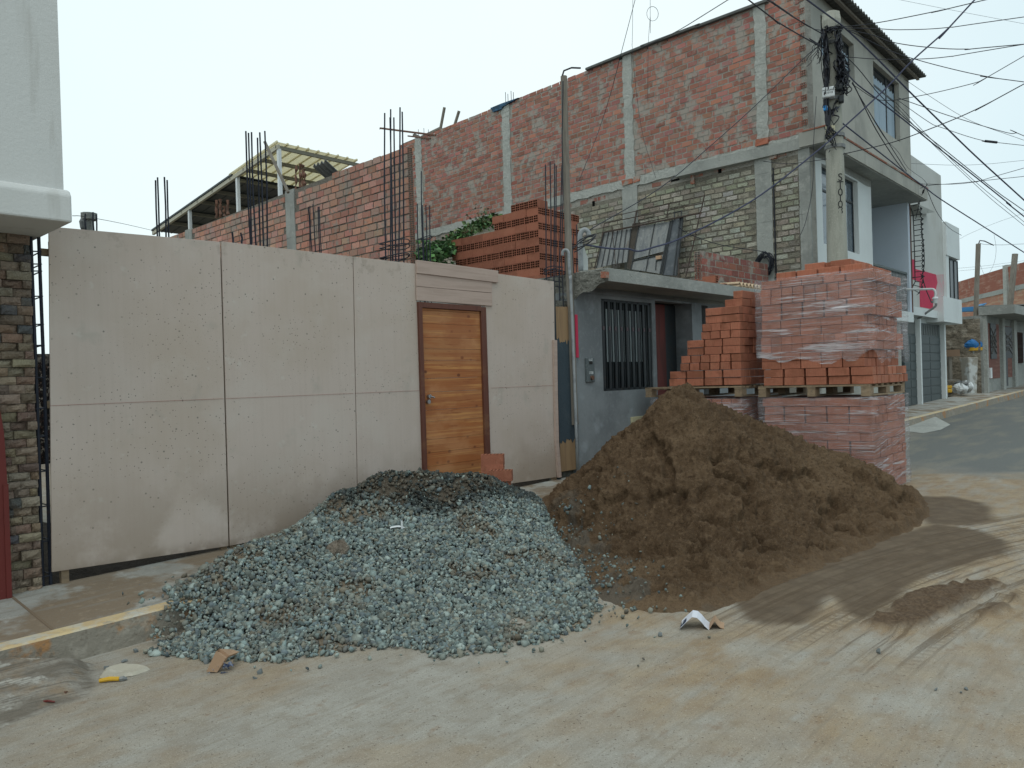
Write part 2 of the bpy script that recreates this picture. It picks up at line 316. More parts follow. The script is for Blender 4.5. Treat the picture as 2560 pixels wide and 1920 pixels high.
wet = np.maximum(sstep(polydist(X, Y, wetP) + (nz - .5) * .10, -.05, .06), sstep(polydist(X, Y, wetP2) + (nz - .5) * .12, -.07, .07))
clod = np.maximum(sstep(polydist(X, Y, clP) + (nz2 - .5) * .12, -.04, .05), .8 * sstep(polydist(X, Y, clP2) + (nz2 - .5) * .2, -.04, .06))
# tyre arcs: circle through three ground points
A, B, Cc = [np.array(p) for p in gq((780, 940), (1560, 560), (2200, 370))]
def circ(a, b, c):
    M_ = 2 * np.array([b - a, c - a]); v = np.array([b @ b - a @ a, c @ c - a @ a]); o = np.linalg.solve(M_, v); return o, np.linalg.norm(a - o)
co, crad = circ(A, B, Cc)
tv = np.hypot(X - co[0], Y - co[1]) - crad; ang = np.arctan2(Y - co[1], X - co[0]); a0 = math.atan2(A[1] - co[1], A[0] - co[0])
dang = (ang - a0 + math.pi) % (2 * math.pi) - math.pi; tu = dang * crad
a2 = math.atan2(Cc[1] - co[1], Cc[0] - co[0]); dirn = 1 if ((a2 - a0 + math.pi) % (2 * math.pi) - math.pi) > 0 else -1
tu = tu * dirn
trk = sstep(tu, -.5, .6) * (1 - sstep(np.abs(tv), .62, .95)) * (1 - sstep(tu, 4.4, 5.6))
# sand film on the road: strong at right and around the heaps, thin at lower left
gx = sstep(X * .8 + Y * .5 + (nz - .5) * 3.0, 1.6, 5.2)
sand = np.clip(gx * 1.0 + .55 * sstep(fbm(X * .55 + Y * .2, Y, 2.2, 5, 21), .42, .66) * (1 - .5 * sstep(X, 0, 3)), 0, 1)
band = 1 - sstep(np.abs(Tx + 2.1 + (nz - .5) * .8), .1, .75); sand = np.maximum(sand, band * .75 * sstep(Sx, -1, .4))
asph = sstep(Sx + (nz - .5) * 1.2, 9.2, 10.6) * (1 - sstep(Tx, -1.2, -1.0)); asph = np.maximum(asph, sstep(X - Y * .25 + (nz - .5) * 1.0, 3.9, 4.6) * sstep(Y, 7.6, 8.6))
sand = sand * (1 - asph * (1 - .25 * nz)); trk = trk * (1 - asph)
_c1 = FB.st(GP(*Z['k'](690, 905))); _d1 = FB.st(GP(*Z['k'](700, 1110))); _e1 = FB.st(GP(*Z['k'](0, 1380)))
_e2 = (-8.0, _e1[1] + (_e1[1] - _d1[1]) / (_e1[0] - _d1[0]) * (-8.0 - _e1[0]))
rampD = polydist(Sx, Tx, [(-8, -1.0), (-.46, -1.0), (-.42, -1.08), _c1, _d1, _e1, _e2])
wid = np.maximum(.25, (-1.08 - (_d1[1] + (_e1[1] - _d1[1]) / (_e1[0] - _d1[0]) * (Sx - _d1[0]))))
rh = .168 * np.clip(1 - (-1.08 - Tx) / wid, 0, 1) * sstep(rampD, -.02, .16) * (Tx < -1.05)
ramp = sstep(rampD + .06 * (nz2 - .5), -.02, .03) * (Tx < -1.05); Zg = Zg + rh + ramp * .004 * np.sin(Sx * 60) * sstep(nz, .45, .6)
Zg = Zg + fine * (clod * (.022 + .05 * (nz2 - .4) + .02 * fbm(X, Y, 30, 3, 88)) + .004 * (nz2 - .5) + trk * .004 * np.sin(tv * 70 + 3 * nz))
me = bpy.data.meshes.new('road'); nx, ny = X.shape
V = np.stack([X, Y, Zg], -1).reshape(-1, 3)
idx = np.arange(nx * ny).reshape(nx, ny); Fq = np.stack([idx[:-1, :-1], idx[1:, :-1], idx[1:, 1:], idx[:-1, 1:]], -1).reshape(-1, 4)
def npmesh(name, V, Fc, k=4):
    me = bpy.data.meshes.new(name); me.vertices.add(len(V)); me.vertices.foreach_set('co', V.astype(np.float32).ravel())
    me.loops.add(len(Fc) * k); me.loops.foreach_set('vertex_index', Fc.astype(np.int32).ravel())
    me.polygons.add(len(Fc)); me.polygons.foreach_set('loop_start', np.arange(0, len(Fc) * k, k, dtype=np.int32))
    me.update(calc_edges=True); me.validate(); return me
me = npmesh('road', V, Fq)
me.polygons.foreach_set('use_smooth', [True] * len(me.polygons))
for n_, a_ in (('sand', sand), ('wet', wet), ('clod', clod), ('asph', asph), ('trk', trk), ('tu', tu), ('tv', tv), ('ramp', ramp)):
    at = me.attributes.new(n_, 'FLOAT', 'POINT'); at.data.foreach_set('value', a_.astype(np.float32).ravel())
def ground_mat():
    M = bpy.data.materials.new('road_surface'); M.use_nodes = True; t = M.node_tree; t.nodes.clear(); N = t.nodes.new; Lk = t.links.new
    out = N('ShaderNodeOutputMaterial'); b = N('ShaderNodeBsdfPrincipled'); Lk(b.outputs[0], out.inputs[0]); b.inputs['Roughness'].default_value = .9; b.inputs['Specular IOR Level'].default_value = .2
    tc = N('ShaderNodeTexCoord').outputs['Object']
    def val(x): return x
    def att(n): a = N('ShaderNodeAttribute'); a.attribute_name = n; return a.outputs['Fac']
    def noise(scale, lo, hi, detail=5, rot=0, rough=.6):
        mp = N('ShaderNodeMapping'); mp.inputs['Rotation'].default_value = (0, 0, rot); Lk(tc, mp.inputs[0]); mp2 = N('ShaderNodeMapping'); Lk(mp.outputs[0], mp2.inputs[0])
        mp2.inputs['Scale'].default_value = scale if isinstance(scale, tuple) else (scale,) * 3
        n = N('ShaderNodeTexNoise'); n.inputs['Scale'].default_value = 1; n.inputs['Detail'].default_value = detail; n.inputs['Roughness'].default_value = rough; Lk(mp2.outputs[0], n.inputs[0])
        r = N('ShaderNodeMapRange'); r.inputs['From Min'].default_value = lo; r.inputs['From Max'].default_value = hi; Lk(n.outputs[0], r.inputs[0]); return r.outputs[0]
    def mth(op, a, c):
        q = N('ShaderNodeMath'); q.operation = op
        for i, v in enumerate((a, c)):
            if isinstance(v, (int, float)): q.inputs[i].default_value = v
            elif v is not None: Lk(v, q.inputs[i])
        return q.outputs[0]
    def mix(f, a, c):
        q = N('ShaderNodeMix'); q.data_type = 'RGBA'
        if isinstance(f, (int, float)): q.inputs['Factor'].default_value = f
        else: Lk(f, q.inputs['Factor'])
        for nm, v in (('A', a), ('B', c)):
            if isinstance(v, tuple): q.inputs[nm].default_value = (*v, 1)
            else: Lk(v, q.inputs[nm])
        return q.outputs['Result']
    st = math.radians(-47)
    c = mix(noise(3, .35, .65), (.27, .252, .218), (.325, .312, .278))
    c = mix(mth('MULTIPLY', noise((1.2, 14, 5), .5, .68, 6, st), .45), c, (.38, .37, .33))
    c = mix(mth('MULTIPLY', noise(8, .5, .66, 6), .5), c, (.22, .185, .14))
    c = mix(mth('MULTIPLY', noise(60, .5, .75), .35), c, (.24, .22, .18))
    sandn = mth('MULTIPLY', att('sand'), noise((2.2, 6, 5), .30, .56, 7, st))
    sc1 = mix(noise(5, .4, .65), (.245, .172, .102), (.315, .242, .155))
    c = mix(mth('MULTIPLY', sandn, .9), c, sc1)
    c = mix(mth('MULTIPLY', mth('MULTIPLY', noise((5, 9, 9), .60, .72, 6, st), .55), 1), c, (.20, .12, .065))
    c = mix(mth('MULTIPLY', noise(170, .52, .66, 3), .45), c, (.16, .135, .10)); c = mix(mth('MULTIPLY', noise(140, .56, .68, 3), .4), c, (.50, .47, .40)); c = mix(mth('MULTIPLY', noise((2, 36, 5), .54, .66, 5, st), .35), c, (.20, .17, .13))
    sp = mth('MULTIPLY', noise(80, .655, .70, 2), .85); c = mix(sp, c, (.09, .065, .045))
    c = mix(mth('MULTIPLY', noise(45, .70, .73, 2), .8), c, (.10, .07, .05))
    asp = mix(noise(120, .4, .62, 3), (.105, .112, .108), (.165, .17, .16)); asp = mix(mth('MULTIPLY', noise((.7, 2.6, 1), .48, .70, 6, st), .6), asp, (.24, .22, .17))
    c = mix(att('asph'), c, asp)
    # tyre track lines: noise stretched along the arc
    cx = N('ShaderNodeCombineXYZ'); Lk(mth('MULTIPLY', att('tu'), .55), cx.inputs[0]); Lk(mth('MULTIPLY', att('tv'), 21), cx.inputs[1])
    tn = N('ShaderNodeTexNoise'); tn.inputs['Scale'].default_value = 1; tn.inputs['Detail'].default_value = 5; tn.inputs['Roughness'].default_value = .65; Lk(cx.outputs[0], tn.inputs[0])
    tr = N('ShaderNodeMapRange'); tr.inputs[1].default_value = .51; tr.inputs[2].default_value = .59; Lk(tn.outputs[0], tr.inputs[0])
    cx2 = N('ShaderNodeCombineXYZ'); Lk(mth('MULTIPLY', att('tv'), 5), cx2.inputs[1]); tn2 = N('ShaderNodeTexNoise'); tn2.inputs['Scale'].default_value = 1; tn2.inputs['Detail'].default_value = 1; Lk(cx2.outputs[0], tn2.inputs[0])
    lug = mth('GREATER_THAN', mth('SINE', mth('MULTIPLY', att('tu'), 95), None), .1); lugm = mth('GREATER_THAN', tn2.outputs[0], .54)
    tread = mth('MULTIPLY', mth('MULTIPLY', lug, lugm), .45)
    lines = mth('MULTIPLY', mth('MAXIMUM', tr.outputs[0], tread), att('trk'))
    wc = mix(noise(7, .4, .65), (.092, .066, .044), (.125, .092, .062))
    c = mix(mth('MULTIPLY', att('wet'), .95), c, wc)
    c = mix(mth('MULTIPLY', lines, .6), c, (.085, .058, .036))
    rc = mix(noise((4, 9, 5), .40, .62, 8, st), (.15, .13, .105), (.27, .25, .215)); rc = mix(mth('MULTIPLY', noise(4.5, .48, .60, 8), .8), rc, (.215, .155, .10)); rc = mix(mth('MULTIPLY', noise(7, .56, .64, 8), .7), rc, (.40, .39, .35)); rc = mix(mth('MULTIPLY', noise((5, 70, 5), .52, .62, 3, st), .6), rc, (.10, .09, .075)); rc = mix(mth('MULTIPLY', noise(60, .52, .66, 3), .5), rc, (.12, .1, .08))
    c = mix(att('ramp'), c, rc)
    c = mix(att('clod'), c, mix(noise(40, .4, .65), (.085, .055, .034), (.14, .095, .06)))
    Lk(c, b.inputs['Base Color'])
    h = mth('ADD', mth('MULTIPLY', noise(70, 0, 1), .5), mth('MULTIPLY', noise(14, 0, 1), .8))
    h = mth('ADD', h, mth('MULTIPLY', lines, -.5)); h = mth('ADD', h, mth('MULTIPLY', mth('MULTIPLY', att('clod'), noise(50, 0, 1)), 3))
    bn = N('ShaderNodeBump'); bn.inputs['Strength'].default_value = .55; bn.inputs['Distance'].default_value = .012; Lk(h, bn.inputs['Height']); Lk(bn.outputs[0], b.inputs['Normal'])
    return M
me.materials.append(ground_mat())
road = bpy.data.objects.new('road', me); link(road); tag(road, 'dusty concrete street strewn with brown sand and tyre marks', 'road', kind='structure')
# sidewalk and kerb
walk = mat('sidewalk_concrete', (.33, .325, .295), [(1.3, (.22, .21, .185), .42, .62, .7, 7), (4.5, (.43, .43, .40), .50, .66, .6, 7), (1.7, (.185, .135, .088), .46, .56, .92, 7), ((1.2, 12, 5), (.22, .2, .17), .52, .66, .5, 5), (110, (.15, .14, .12), .58, .68, .6), (50, (.2, .19, .16), .55, .72, .4), (14, (.3, .24, .17), .56, .7, .5)], .9, [(30, .4, .012), (5, .3, .02)])
mb = MB(FB)
def wz(s, t): return zr(s) + .175 + .06 * (1 + t / .95)
for a in list(np.arange(-4.2, 45, .4)):
    b_ = a + .4; q = []
    ts = [-.93, -.6, -.3, -.1, .03]
    for i in range(4):
        q = [(a, ts[i], wz(a, ts[i])), (b_, ts[i], wz(b_, ts[i])), (b_, ts[i + 1], wz(b_, ts[i + 1])), (a, ts[i + 1], wz(a, ts[i + 1]))]; mb.add(q, [(0, 1, 2, 3)])
    mb.add([(a, .03, wz(a, .03)), (b_, .03, wz(b_, .03)), (b_, .03, zr(b_) - .1), (a, .03, zr(a) - .1)], [(0, 1, 2, 3)])
build(mb, 'pavement', walk, label='narrow concrete pavement along the plots', cat='pavement', kind='structure')
mb = MB(FB)
def soilf(u, v):
    a = -.05 + 6.2 * u; t = .035 + 3.4 * v ** 1.8; return (a, t, zr(a) + .13 + .10 * float(fbm(np.array(a), np.array(t), 5, 4, 9)) * (1 if v > .02 else .3))
mb.grid(soilf, 150, 24); build(mb, 'plot_soil', mat('plot_soil', (.05, .038, .028), [(14, (.025, .02, .016), .45, .65, .7)], .95, [(40, 1, .02)]), label='dark lumpy soil of the empty plot', cat='soil', kind='structure', smooth=True)
mb = MB(FB)
for s_ in (-.28, 1.9, 4.1): mb.box(s_ - .008, s_ + .008, -.92, -.02, zr(s_) + .1, wz(s_, -.93) + .003)
for j in range(len(mb.v)):
    s_, t_ = FB.st(mb.v[j])
    if mb.v[j][2] > zr(s_) + .15: mb.v[j] = (mb.v[j][0], mb.v[j][1], wz(s_, t_) + .003)
build(mb, 'pavement_joint', mat('joint_dirt', (.17, .125, .085), rough=.95), label='dirt filled joints across the pavement', cat='pavement', kind='structure')
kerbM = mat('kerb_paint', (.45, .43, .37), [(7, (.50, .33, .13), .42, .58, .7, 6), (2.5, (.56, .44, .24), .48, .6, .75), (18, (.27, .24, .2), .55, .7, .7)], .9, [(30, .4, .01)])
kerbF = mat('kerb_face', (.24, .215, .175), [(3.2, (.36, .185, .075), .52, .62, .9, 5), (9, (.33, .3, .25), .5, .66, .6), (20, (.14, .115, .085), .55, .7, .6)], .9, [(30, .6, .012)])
mb = MB(FB)
for a in np.arange(-4.2, 45, .7):
    b_ = a + .7
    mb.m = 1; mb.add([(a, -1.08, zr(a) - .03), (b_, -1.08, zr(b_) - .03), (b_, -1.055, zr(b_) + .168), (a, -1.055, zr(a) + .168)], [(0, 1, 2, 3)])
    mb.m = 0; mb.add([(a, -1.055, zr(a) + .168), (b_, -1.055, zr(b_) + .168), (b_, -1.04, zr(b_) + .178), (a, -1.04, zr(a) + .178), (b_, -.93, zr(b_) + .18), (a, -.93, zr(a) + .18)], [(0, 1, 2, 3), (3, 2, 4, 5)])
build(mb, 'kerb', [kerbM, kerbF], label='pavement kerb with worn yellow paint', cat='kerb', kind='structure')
rampM = mat('ramp_concrete', (.33, .31, .27), [((9, 1.5, 5), (.20, .185, .16), .46, .62, .7, 6), ((5, 22, 5), (.15, .14, .12), .55, .66, .6), (4, (.48, .47, .43), .54, .68, .6), (2, (.30, .21, .13), .55, .7, .6)], .95, [((6, 40, 20), .8, .02), (25, .6, .012)])
mb = MB(FB)
p_ = [GP(*Z['r'](x, y), .004) for x, y in ((300, 1415), (490, 1375), (625, 1415), (560, 1450), (440, 1475), (300, 1460))]
q_ = [FB.st(p) for p in p_]; mb.add([(a, b_, zr(a) + (.12 if i < 2 else .006)) for i, (a, b_) in enumerate(q_)], [(0, 1, 2, 3, 4, 5)])
build(mb, 'driveway_apron', conc_pale, label='pale concrete apron at the far kerb', cat='ramp', kind='structure')
# ------------------------------------------------------------------ heightfield heaps
def tps(P, Vv):
    P = np.array(P); n = len(P); d = np.hypot(P[:, None, 0] - P[None, :, 0], P[:, None, 1] - P[None, :, 1])
    K = np.where(d > 0, d * d * np.log(d + 1e-12), 0) + np.eye(n) * .002; A_ = np.zeros((n + 3, n + 3)); A_[:n, :n] = K
    A_[:n, n] = 1; A_[:n, n + 1:] = P; A_[n, :n] = 1; A_[n + 1:, :n] = P.T; wv = np.linalg.solve(A_, np.concatenate([Vv, [0, 0, 0]]))
    def f(x, y):
        out = wv[n] + wv[n + 1] * x + wv[n + 2] * y
        for i in range(n):
            dd = np.hypot(x - P[i, 0], y - P[i, 1]); out = out + wv[i] * np.where(dd > 0, dd * dd * np.log(dd + 1e-12), 0)
        return out
    return f
def gh(x, y):
    s = (x - FB.o[0]) * FB.d[0] + (y - FB.o[1]) * FB.d[1]; t = (x - FB.o[0]) * FB.n[0] + (y - FB.o[1]) * FB.n[1]
    return SLP * s + .2 * sstep(t, -1.22, -1.02)
o_ = Z['o']
sil = [(1200, 1060, 8.3), (1265, 1010, 8.3), (1340, 945, 8.15), (1400, 898, 8.05), (1440, 868, 8.0), (1470, 850, 7.95), (1500, 858, 7.95), (1540, 882, 7.95), (1600, 910, 7.95), (1660, 932, 7.95), (1720, 958, 7.95), (1790, 988, 7.95), (1850, 1003, 7.98), (1900, 1022, 8.02), (1950, 1060, 8.08), (1985, 1090, 8.15)]
ctrl = [D(*o_(x, y), d) for x, y, d in sil]
base = [GP(*o_(x, y)) for x, y in ((2003, 1114), (1960, 1145), (1900, 1168), (1830, 1200), (1750, 1232), (1670, 1262), (1600, 1300), (1520, 1318), (1430, 1320), (1350, 1312))] + [GP(*o_(x, y), .03) for x, y in ((1285, 1270), (1240, 1200))] + [GP(*o_(1175, 1120), .15), GP(*o_(1172, 1085), .2), GP(*o_(1185, 1068), .22)]
back = [(4.6, 8.75), (4.2, 8.95), (3.3, 9.5), (2.6, 9.95), (1.8, 10.1), (1.2, 9.8), (.7, 9.2), (.5, 8.75)]
front_mid = [(1560, 1000, 7.2), (1700, 1060, 7.2), (1450, 1060, 7.15), (1820, 1085, 7.3), (1350, 1150, 6.9), (1480, 1190, 6.2), (1650, 1170, 6.35), (1330, 1230, 6.1)]
pts = [(p[0], p[1], p[2]) for p in ctrl] + [(p[0], p[1], p[2] + .0) for p in base] + [(x, y, float(gh(np.array(x), np.array(y)))) for x, y in back] + [tuple(D(*o_(x, y), d)) for x, y, d in front_mid]
fs = tps([(p[0], p[1]) for p in pts], np.array([p[2] for p in pts]))
sand_poly = [(p[0], p[1]) for p in base] + back[::-1]
def sand_h(x, y, parts=False):
    pdv = polydist(x, y, sand_poly) + .07 * (fbm(x, y, 3.3, 3, 15) - .5) + .05 * (fbm(x, y, 14, 3, 16) - .5)
    h = fs(x, y); g0 = gh(x, y)
    bank = sstep(x, 1.9, 2.9)   # right part ends in a wheel-cut bank
    h = np.maximum(h, g0 + .03 + .015 * vnoise(x * 9, y * 9, 2) + .05 * bank * (.6 + .8 * vnoise(x * 2, y * 2, 6)))
    k = sstep(pdv, -.02 - .03 * (1 - bank), .05 + .08 * (1 - bank))
    wx = x + .10 * (fbm(x, y, 5, 3, 101) - .5); wy = y + .10 * (fbm(x, y, 5, 3, 102) - .5)
    n1 = fbm(x, y, 2.2, 3, 31) - .5; r1 = 1 - np.abs(2 * fbm(wx, wy, 4.2, 4, 44) - 1)
    n3 = fbm(x, y, 16, 4, 61, .6) - .5; n4 = fbm(x, y, 48, 3, 77, .65) - .5
    amp = sstep(pdv, -.02, .17); top = sstep(h, .9, 1.3)
    w1, v1 = worley(wx, wy, 5.5, 3); w2, v2 = worley(wx, wy, 12, 5); w3, v3 = worley(x, y, 27, 8)
    c1 = np.sqrt(np.clip(1 - w1 * 1.3, 0, 1)) * (v1 > .45) * v1; c2 = np.sqrt(np.clip(1 - w2 * 1.5, 0, 1)) * (v2 > .5); c3 = np.sqrt(np.clip(1 - w3 * 1.6, 0, 1)) * (v3 > .6)
    rough = sstep(fbm(x, y, 1.7, 3, 140), .38, .60) * (1 - .6 * top)
    det = amp * (.065 * n1 + .055 * (r1 - .72) + .06 * n3 + .055 * n4 + (.25 + .75 * rough) * (.032 * c1 + .030 * c2) + .014 * c3)
    sharp = .10 * np.exp(-((x - 1.72) ** 2 + (y - 8.0) ** 2) / .05)
    h = h + sharp
    pit = sstep(fbm(wx, wy, 6, 3, 91), .58, .68); det = det - amp * .085 * pit * (1 - top)
    hx, hy = 3.85, 7.72; dd = np.hypot((x - hx) * .9, (y - hy) * 1.5); det = det - .17 * (1 - sstep(dd + .12 * (fbm(x, y, 7, 3, 5) - .5), .10, .26)) * amp
    if parts: return g0 + (h - g0) * k, det * k, pdv, g0
    h = h + det
    return np.where(pdv > -.25, g0 + (h - g0) * k + .010 * sstep(pdv, -.25, 0) * 2 * fbm(x, y, 20, 2, 5) - .012 * (1 - k), g0 - .05), pdv
gx_, gy_ = np.arange(-.1, 5.0, .013), np.arange(4.9, 10.3, .013)
SX, SY = np.meshgrid(gx_, gy_, indexing='ij'); Hb, dt, spd, g0s = sand_h(SX, SY, True)
def blur(a, n):
    for _ in range(n):
        a = (a + np.roll(a, 1, 0) + np.roll(a, -1, 0)) / 3; a = (a + np.roll(a, 1, 1) + np.roll(a, -1, 1)) / 3
    return a
Hs = blur(Hb, 12); gxn, gyn = np.gradient(Hs, .013); nn_ = np.sqrt(gxn ** 2 + gyn ** 2 + 1)
fin = .014 * (fbm(SX, SY, 60, 3, 201, .7) - .5)
dt = dt + fin * sstep(spd, -.05, .1)
SZ = np.where(spd > -.25, np.maximum(Hb + dt / nn_, g0s + .006) - .02 * (1 - sstep(spd, -.08, .0)), g0s - .06); SX0, SY0 = SX, SY
SX = SX - dt * gxn / nn_; SY = SY - dt * gyn / nn_
nx, ny = SX.shape; idx = np.arange(nx * ny).reshape(nx, ny); Fq = np.stack([idx[:-1, :-1], idx[1:, :-1], idx[1:, 1:], idx[:-1, 1:]], -1).reshape(-1, 4)
keep = (spd > -.045).ravel(); Fq = Fq[keep[Fq].all(1)]
used = np.unique(Fq); rem = -np.ones(nx * ny, int); rem[used] = np.arange(len(used))
me = npmesh('sand_heap', np.stack([SX, SY, SZ], -1).reshape(-1, 3)[used], rem[Fq]); me.polygons.foreach_set('use_smooth', [True] * len(me.polygons))
edge = 1 - sstep(spd + .3 * (fbm(SX, SY, 4, 3, 5) - .5), .0, .55); gr = sstep(fbm(SX, SY, 7, 4, 12) + .12 * (1 - sstep(SX, .6, 1.3)), .55, .66) * (1 - sstep(SX, .9, 1.5)) * (1 - sstep(spd, .2, .5)) * (1 - sstep(SY, 7.6, 8.0))
for n_, a_ in (('dry', edge * .7), ('grit', gr)):
    at = me.attributes.new(n_, 'FLOAT', 'POINT'); at.data.foreach_set('value', a_.astype(np.float32).ravel()[used])
sandM = mat('moist_sand', (.100, .064, .037), [(2.2, (.066, .041, .023), .42, .60, .7), (1.1, (.155, .104, .062), .50, .66, .65), (11, (.15, .10, .06), .5, .68, .6), (45, (.045, .028, .017), .5, .66, .7), (90, (.19, .135, .085), .56, .68, .7)], .95, [(60, .9, .012), (180, .7, .004), (22, .6, .02)], attrs=[('dry', (.165, .11, .066), .5), ('grit', (.105, .095, .08), .7)], spec=.15)
me.materials.append(sandM)
o = bpy.data.objects.new('sand_heap', me); link(o); tag(o, 'large heap of moist brown sand in front of the brick pallets', 'sand heap', kind='stuff')
# gravel heap
gsil = [(345, 1385, 4.95), (385, 1262, 5.45), (430, 1235, 5.6), (480, 1205, 5.8), (540, 1180, 6.0), (600, 1158, 6.25), (660, 1122, 6.55), (720, 1085, 6.9), (780, 1066, 7.1), (840, 1045, 7.2), (900, 1028, 7.2), (940, 1024, 7.2), (1000, 1028, 7.25), (1060, 1036, 7.35), (1110, 1058, 7.5), (1160, 1074, 7.6)]
gctrl = [D(*o_(x, y), d) for x, y, d in gsil]
gbase = [GP(*o_(x, y)) for x, y in ((300, 1392), (340, 1408), (420, 1418), (520, 1428), (600, 1430), (700, 1412), (800, 1402), (880, 1398), (960, 1420), (1040, 1408), (1120, 1395), (1200, 1378), (1260, 1340), (1290, 1300))] + [GP(*o_(1260, 1230), .04), GP(*o_(1215, 1150), .12), GP(*o_(1185, 1095), .22)]
gback = [(.05, 8.35), (-.3, 8.35), (-.75, 7.95), (-1.2, 7.45), (-1.55, 7.05), (-1.9, 6.6), (-2.15, 6.15), (-2.38, 5.7), (-2.42, 5.35), (-2.35, 5.1)]
gmid = [(780, 1100, 6.6), (700, 1120, 6.45), (900, 1100, 6.65), (1000, 1088, 6.8), (850, 1180, 6.05), (700, 1220, 5.75), (550, 1270, 5.4), (480, 1320, 5.1), (1000, 1200, 6.0), (1120, 1200, 6.1), (1050, 1290, 5.4), (800, 1290, 5.35), (650, 1330, 5.05), (1180, 1280, 5.55), (950, 1340, 5.0)]
gpts = [tuple(p) for p in gctrl] + [tuple(p) for p in gbase] + [(x, y, float(gh(np.array(x), np.array(y)))) for x, y in gback] + [tuple(D(*o_(x, y), d)) for x, y, d in gmid]
fg = tps([(p[0], p[1]) for p in gpts], np.array([p[2] for p in gpts])); gpoly = [(p[0], p[1]) for p in gbase] + gback
def grav_h(x, y):
    pdv = polydist(x, y, gpoly); g0 = gh(x, y); h = np.maximum(fg(x, y), g0 + .004); k = sstep(pdv, -.05, .15)
    h = h + sstep(pdv, 0, .4) * (.05 * (fbm(x, y, 3, 3, 13) - .5))
    return np.where(pdv > -.2, g0 + (h - g0) * k, g0 - .04), pdv
gx_, gy_ = np.arange(-3.0, .95, .025), np.arange(4.1, 8.5, .025)
GX, GY = np.meshgrid(gx_, gy_, indexing='ij'); GZ, gpd = grav_h(GX, GY)
nx, ny = GX.shape; idx = np.arange(nx * ny).reshape(nx, ny); Fq = np.stack([idx[:-1, :-1], idx[1:, :-1], idx[1:, 1:], idx[:-1, 1:]], -1).reshape(-1, 4)
gtt = (GX - FB.o[0]) * FB.n[0] + (GY - FB.o[1]) * FB.n[1]; keep = ((gpd > .07) & ~((gtt > -1.35) & (gtt < -.9) & (gpd < .22))).ravel(); Fq = Fq[keep[Fq].all(1)]; used = np.unique(Fq); rem = -np.ones(nx * ny, int); rem[used] = np.arange(len(used))
Vb = np.stack([GX, GY, GZ - .012], -1).reshape(-1, 3)[used]; Fb_ = rem[Fq]
# stones: deformed icosahedra
phi = (1 + 5 ** .5) / 2
ico = np.array([(-1, phi, 0), (1, phi, 0), (-1, -phi, 0), (1, -phi, 0), (0, -1, phi), (0, 1, phi), (0, -1, -phi), (0, 1, -phi), (phi, 0, -1), (phi, 0, 1), (-phi, 0, -1), (-phi, 0, 1)]) / 1.902
icf = np.array([(0, 11, 5), (0, 5, 1), (0, 1, 7), (0, 7, 10), (0, 10, 11), (1, 5, 9), (5, 11, 4), (11, 10, 2), (10, 7, 6), (7, 1, 8), (3, 9, 4), (3, 4, 2), (3, 2, 6), (3, 6, 8), (3, 8, 9), (4, 9, 5), (2, 4, 11), (6, 2, 10), (8, 6, 7), (9, 8, 1)])
def stones(x, y, z, r):
    n = len(x); P = ico[None] * rng.uniform(.62, 1.25, (n, 12, 1)) + rng.normal(0, .12, (n, 12, 3))
    P = P * rng.uniform(.5, 1.2, (n, 1, 3)) * np.array([1.15, .9, .8])
    q = rng.normal(size=(n, 4)); q /= np.linalg.norm(q, axis=1, keepdims=True); w_, a, b, c = q.T
    Rm = np.stack([1 - 2 * (b * b + c * c), 2 * (a * b - c * w_), 2 * (a * c + b * w_), 2 * (a * b + c * w_), 1 - 2 * (a * a + c * c), 2 * (b * c - a * w_), 2 * (a * c - b * w_), 2 * (b * c + a * w_), 1 - 2 * (a * a + b * b)], 1).reshape(n, 3, 3)
    P = np.einsum('nij,nkj->nki', Rm, P) * r[:, None, None] + np.stack([x, y, z], 1)[:, None, :]
    Fc = icf[None] + (np.arange(n) * 12)[:, None, None]; return P.reshape(-1, 3), Fc.reshape(-1, 3)
NS = 76000
x = rng.uniform(-3.0, .95, NS); y = rng.uniform(4.1, 8.5, NS); z, pd = grav_h(x, y)
thin = fbm(x, y, 2.6, 3, 55)  # sandy patches where few stones show
t_ = (x - FB.o[0]) * FB.n[0] + (y - FB.o[1]) * FB.n[1]
ok = (pd > -.03 + .14 * (fbm(x, y, 6, 2, 3) - .5)) & (t_ < -.05) & ((thin < .64) | (rng.random(NS) < .35)) & (rng.random(NS) < .55 + 3.5 * np.clip(pd, 0, .2))
# scattered strays round the foot and on the sand side
xs = np.concatenate([rng.uniform(-3, 1.5, 1500), rng.uniform(.15, 1.25, 1700)]); ys = np.concatenate([rng.uniform(4.1, 7.6, 1500), rng.uniform(4.9, 7.7, 1700)]); _, pds = grav_h(xs, ys); zs = np.maximum(gh(xs, ys), sand_h(xs, ys)[0])
tS = (xs - FB.o[0]) * FB.n[0] + (ys - FB.o[1]) * FB.n[1]
oks = (pds < .05) & (rng.random(3200) < np.exp(pds * np.where(xs > .2, 4.5, 7)) * .8) & (tS < -.1)
X1 = np.concatenate([x[ok], xs[oks]]); Y1 = np.concatenate([y[ok], ys[oks]]); Z1 = np.concatenate([z[ok], zs[oks] + .008]); PD = np.concatenate([pd[ok], pds[oks]])
kt = (X1 - FB.o[0]) * FB.n[0] + (Y1 - FB.o[1]) * FB.n[1]; kk_ = ~((kt > -1.3) & (kt < -.95) & (PD < .05) & (X1 < -1)); X1, Y1, Z1, PD = X1[kk_], Y1[kk_], Z1[kk_], PD[kk_]; n_main = int(kk_[:int(ok.sum())].sum())
n = len(X1); R1 = np.clip(rng.lognormal(math.log(.0150), .36, n), .006, .034); R1[n_main:] *= .75
Z1 = Z1 + rng.uniform(-.004, .012, n) + fbm(X1, Y1, 9, 2, 2) * .012
Vs, Fs_ = stones(X1, Y1, Z1, R1)
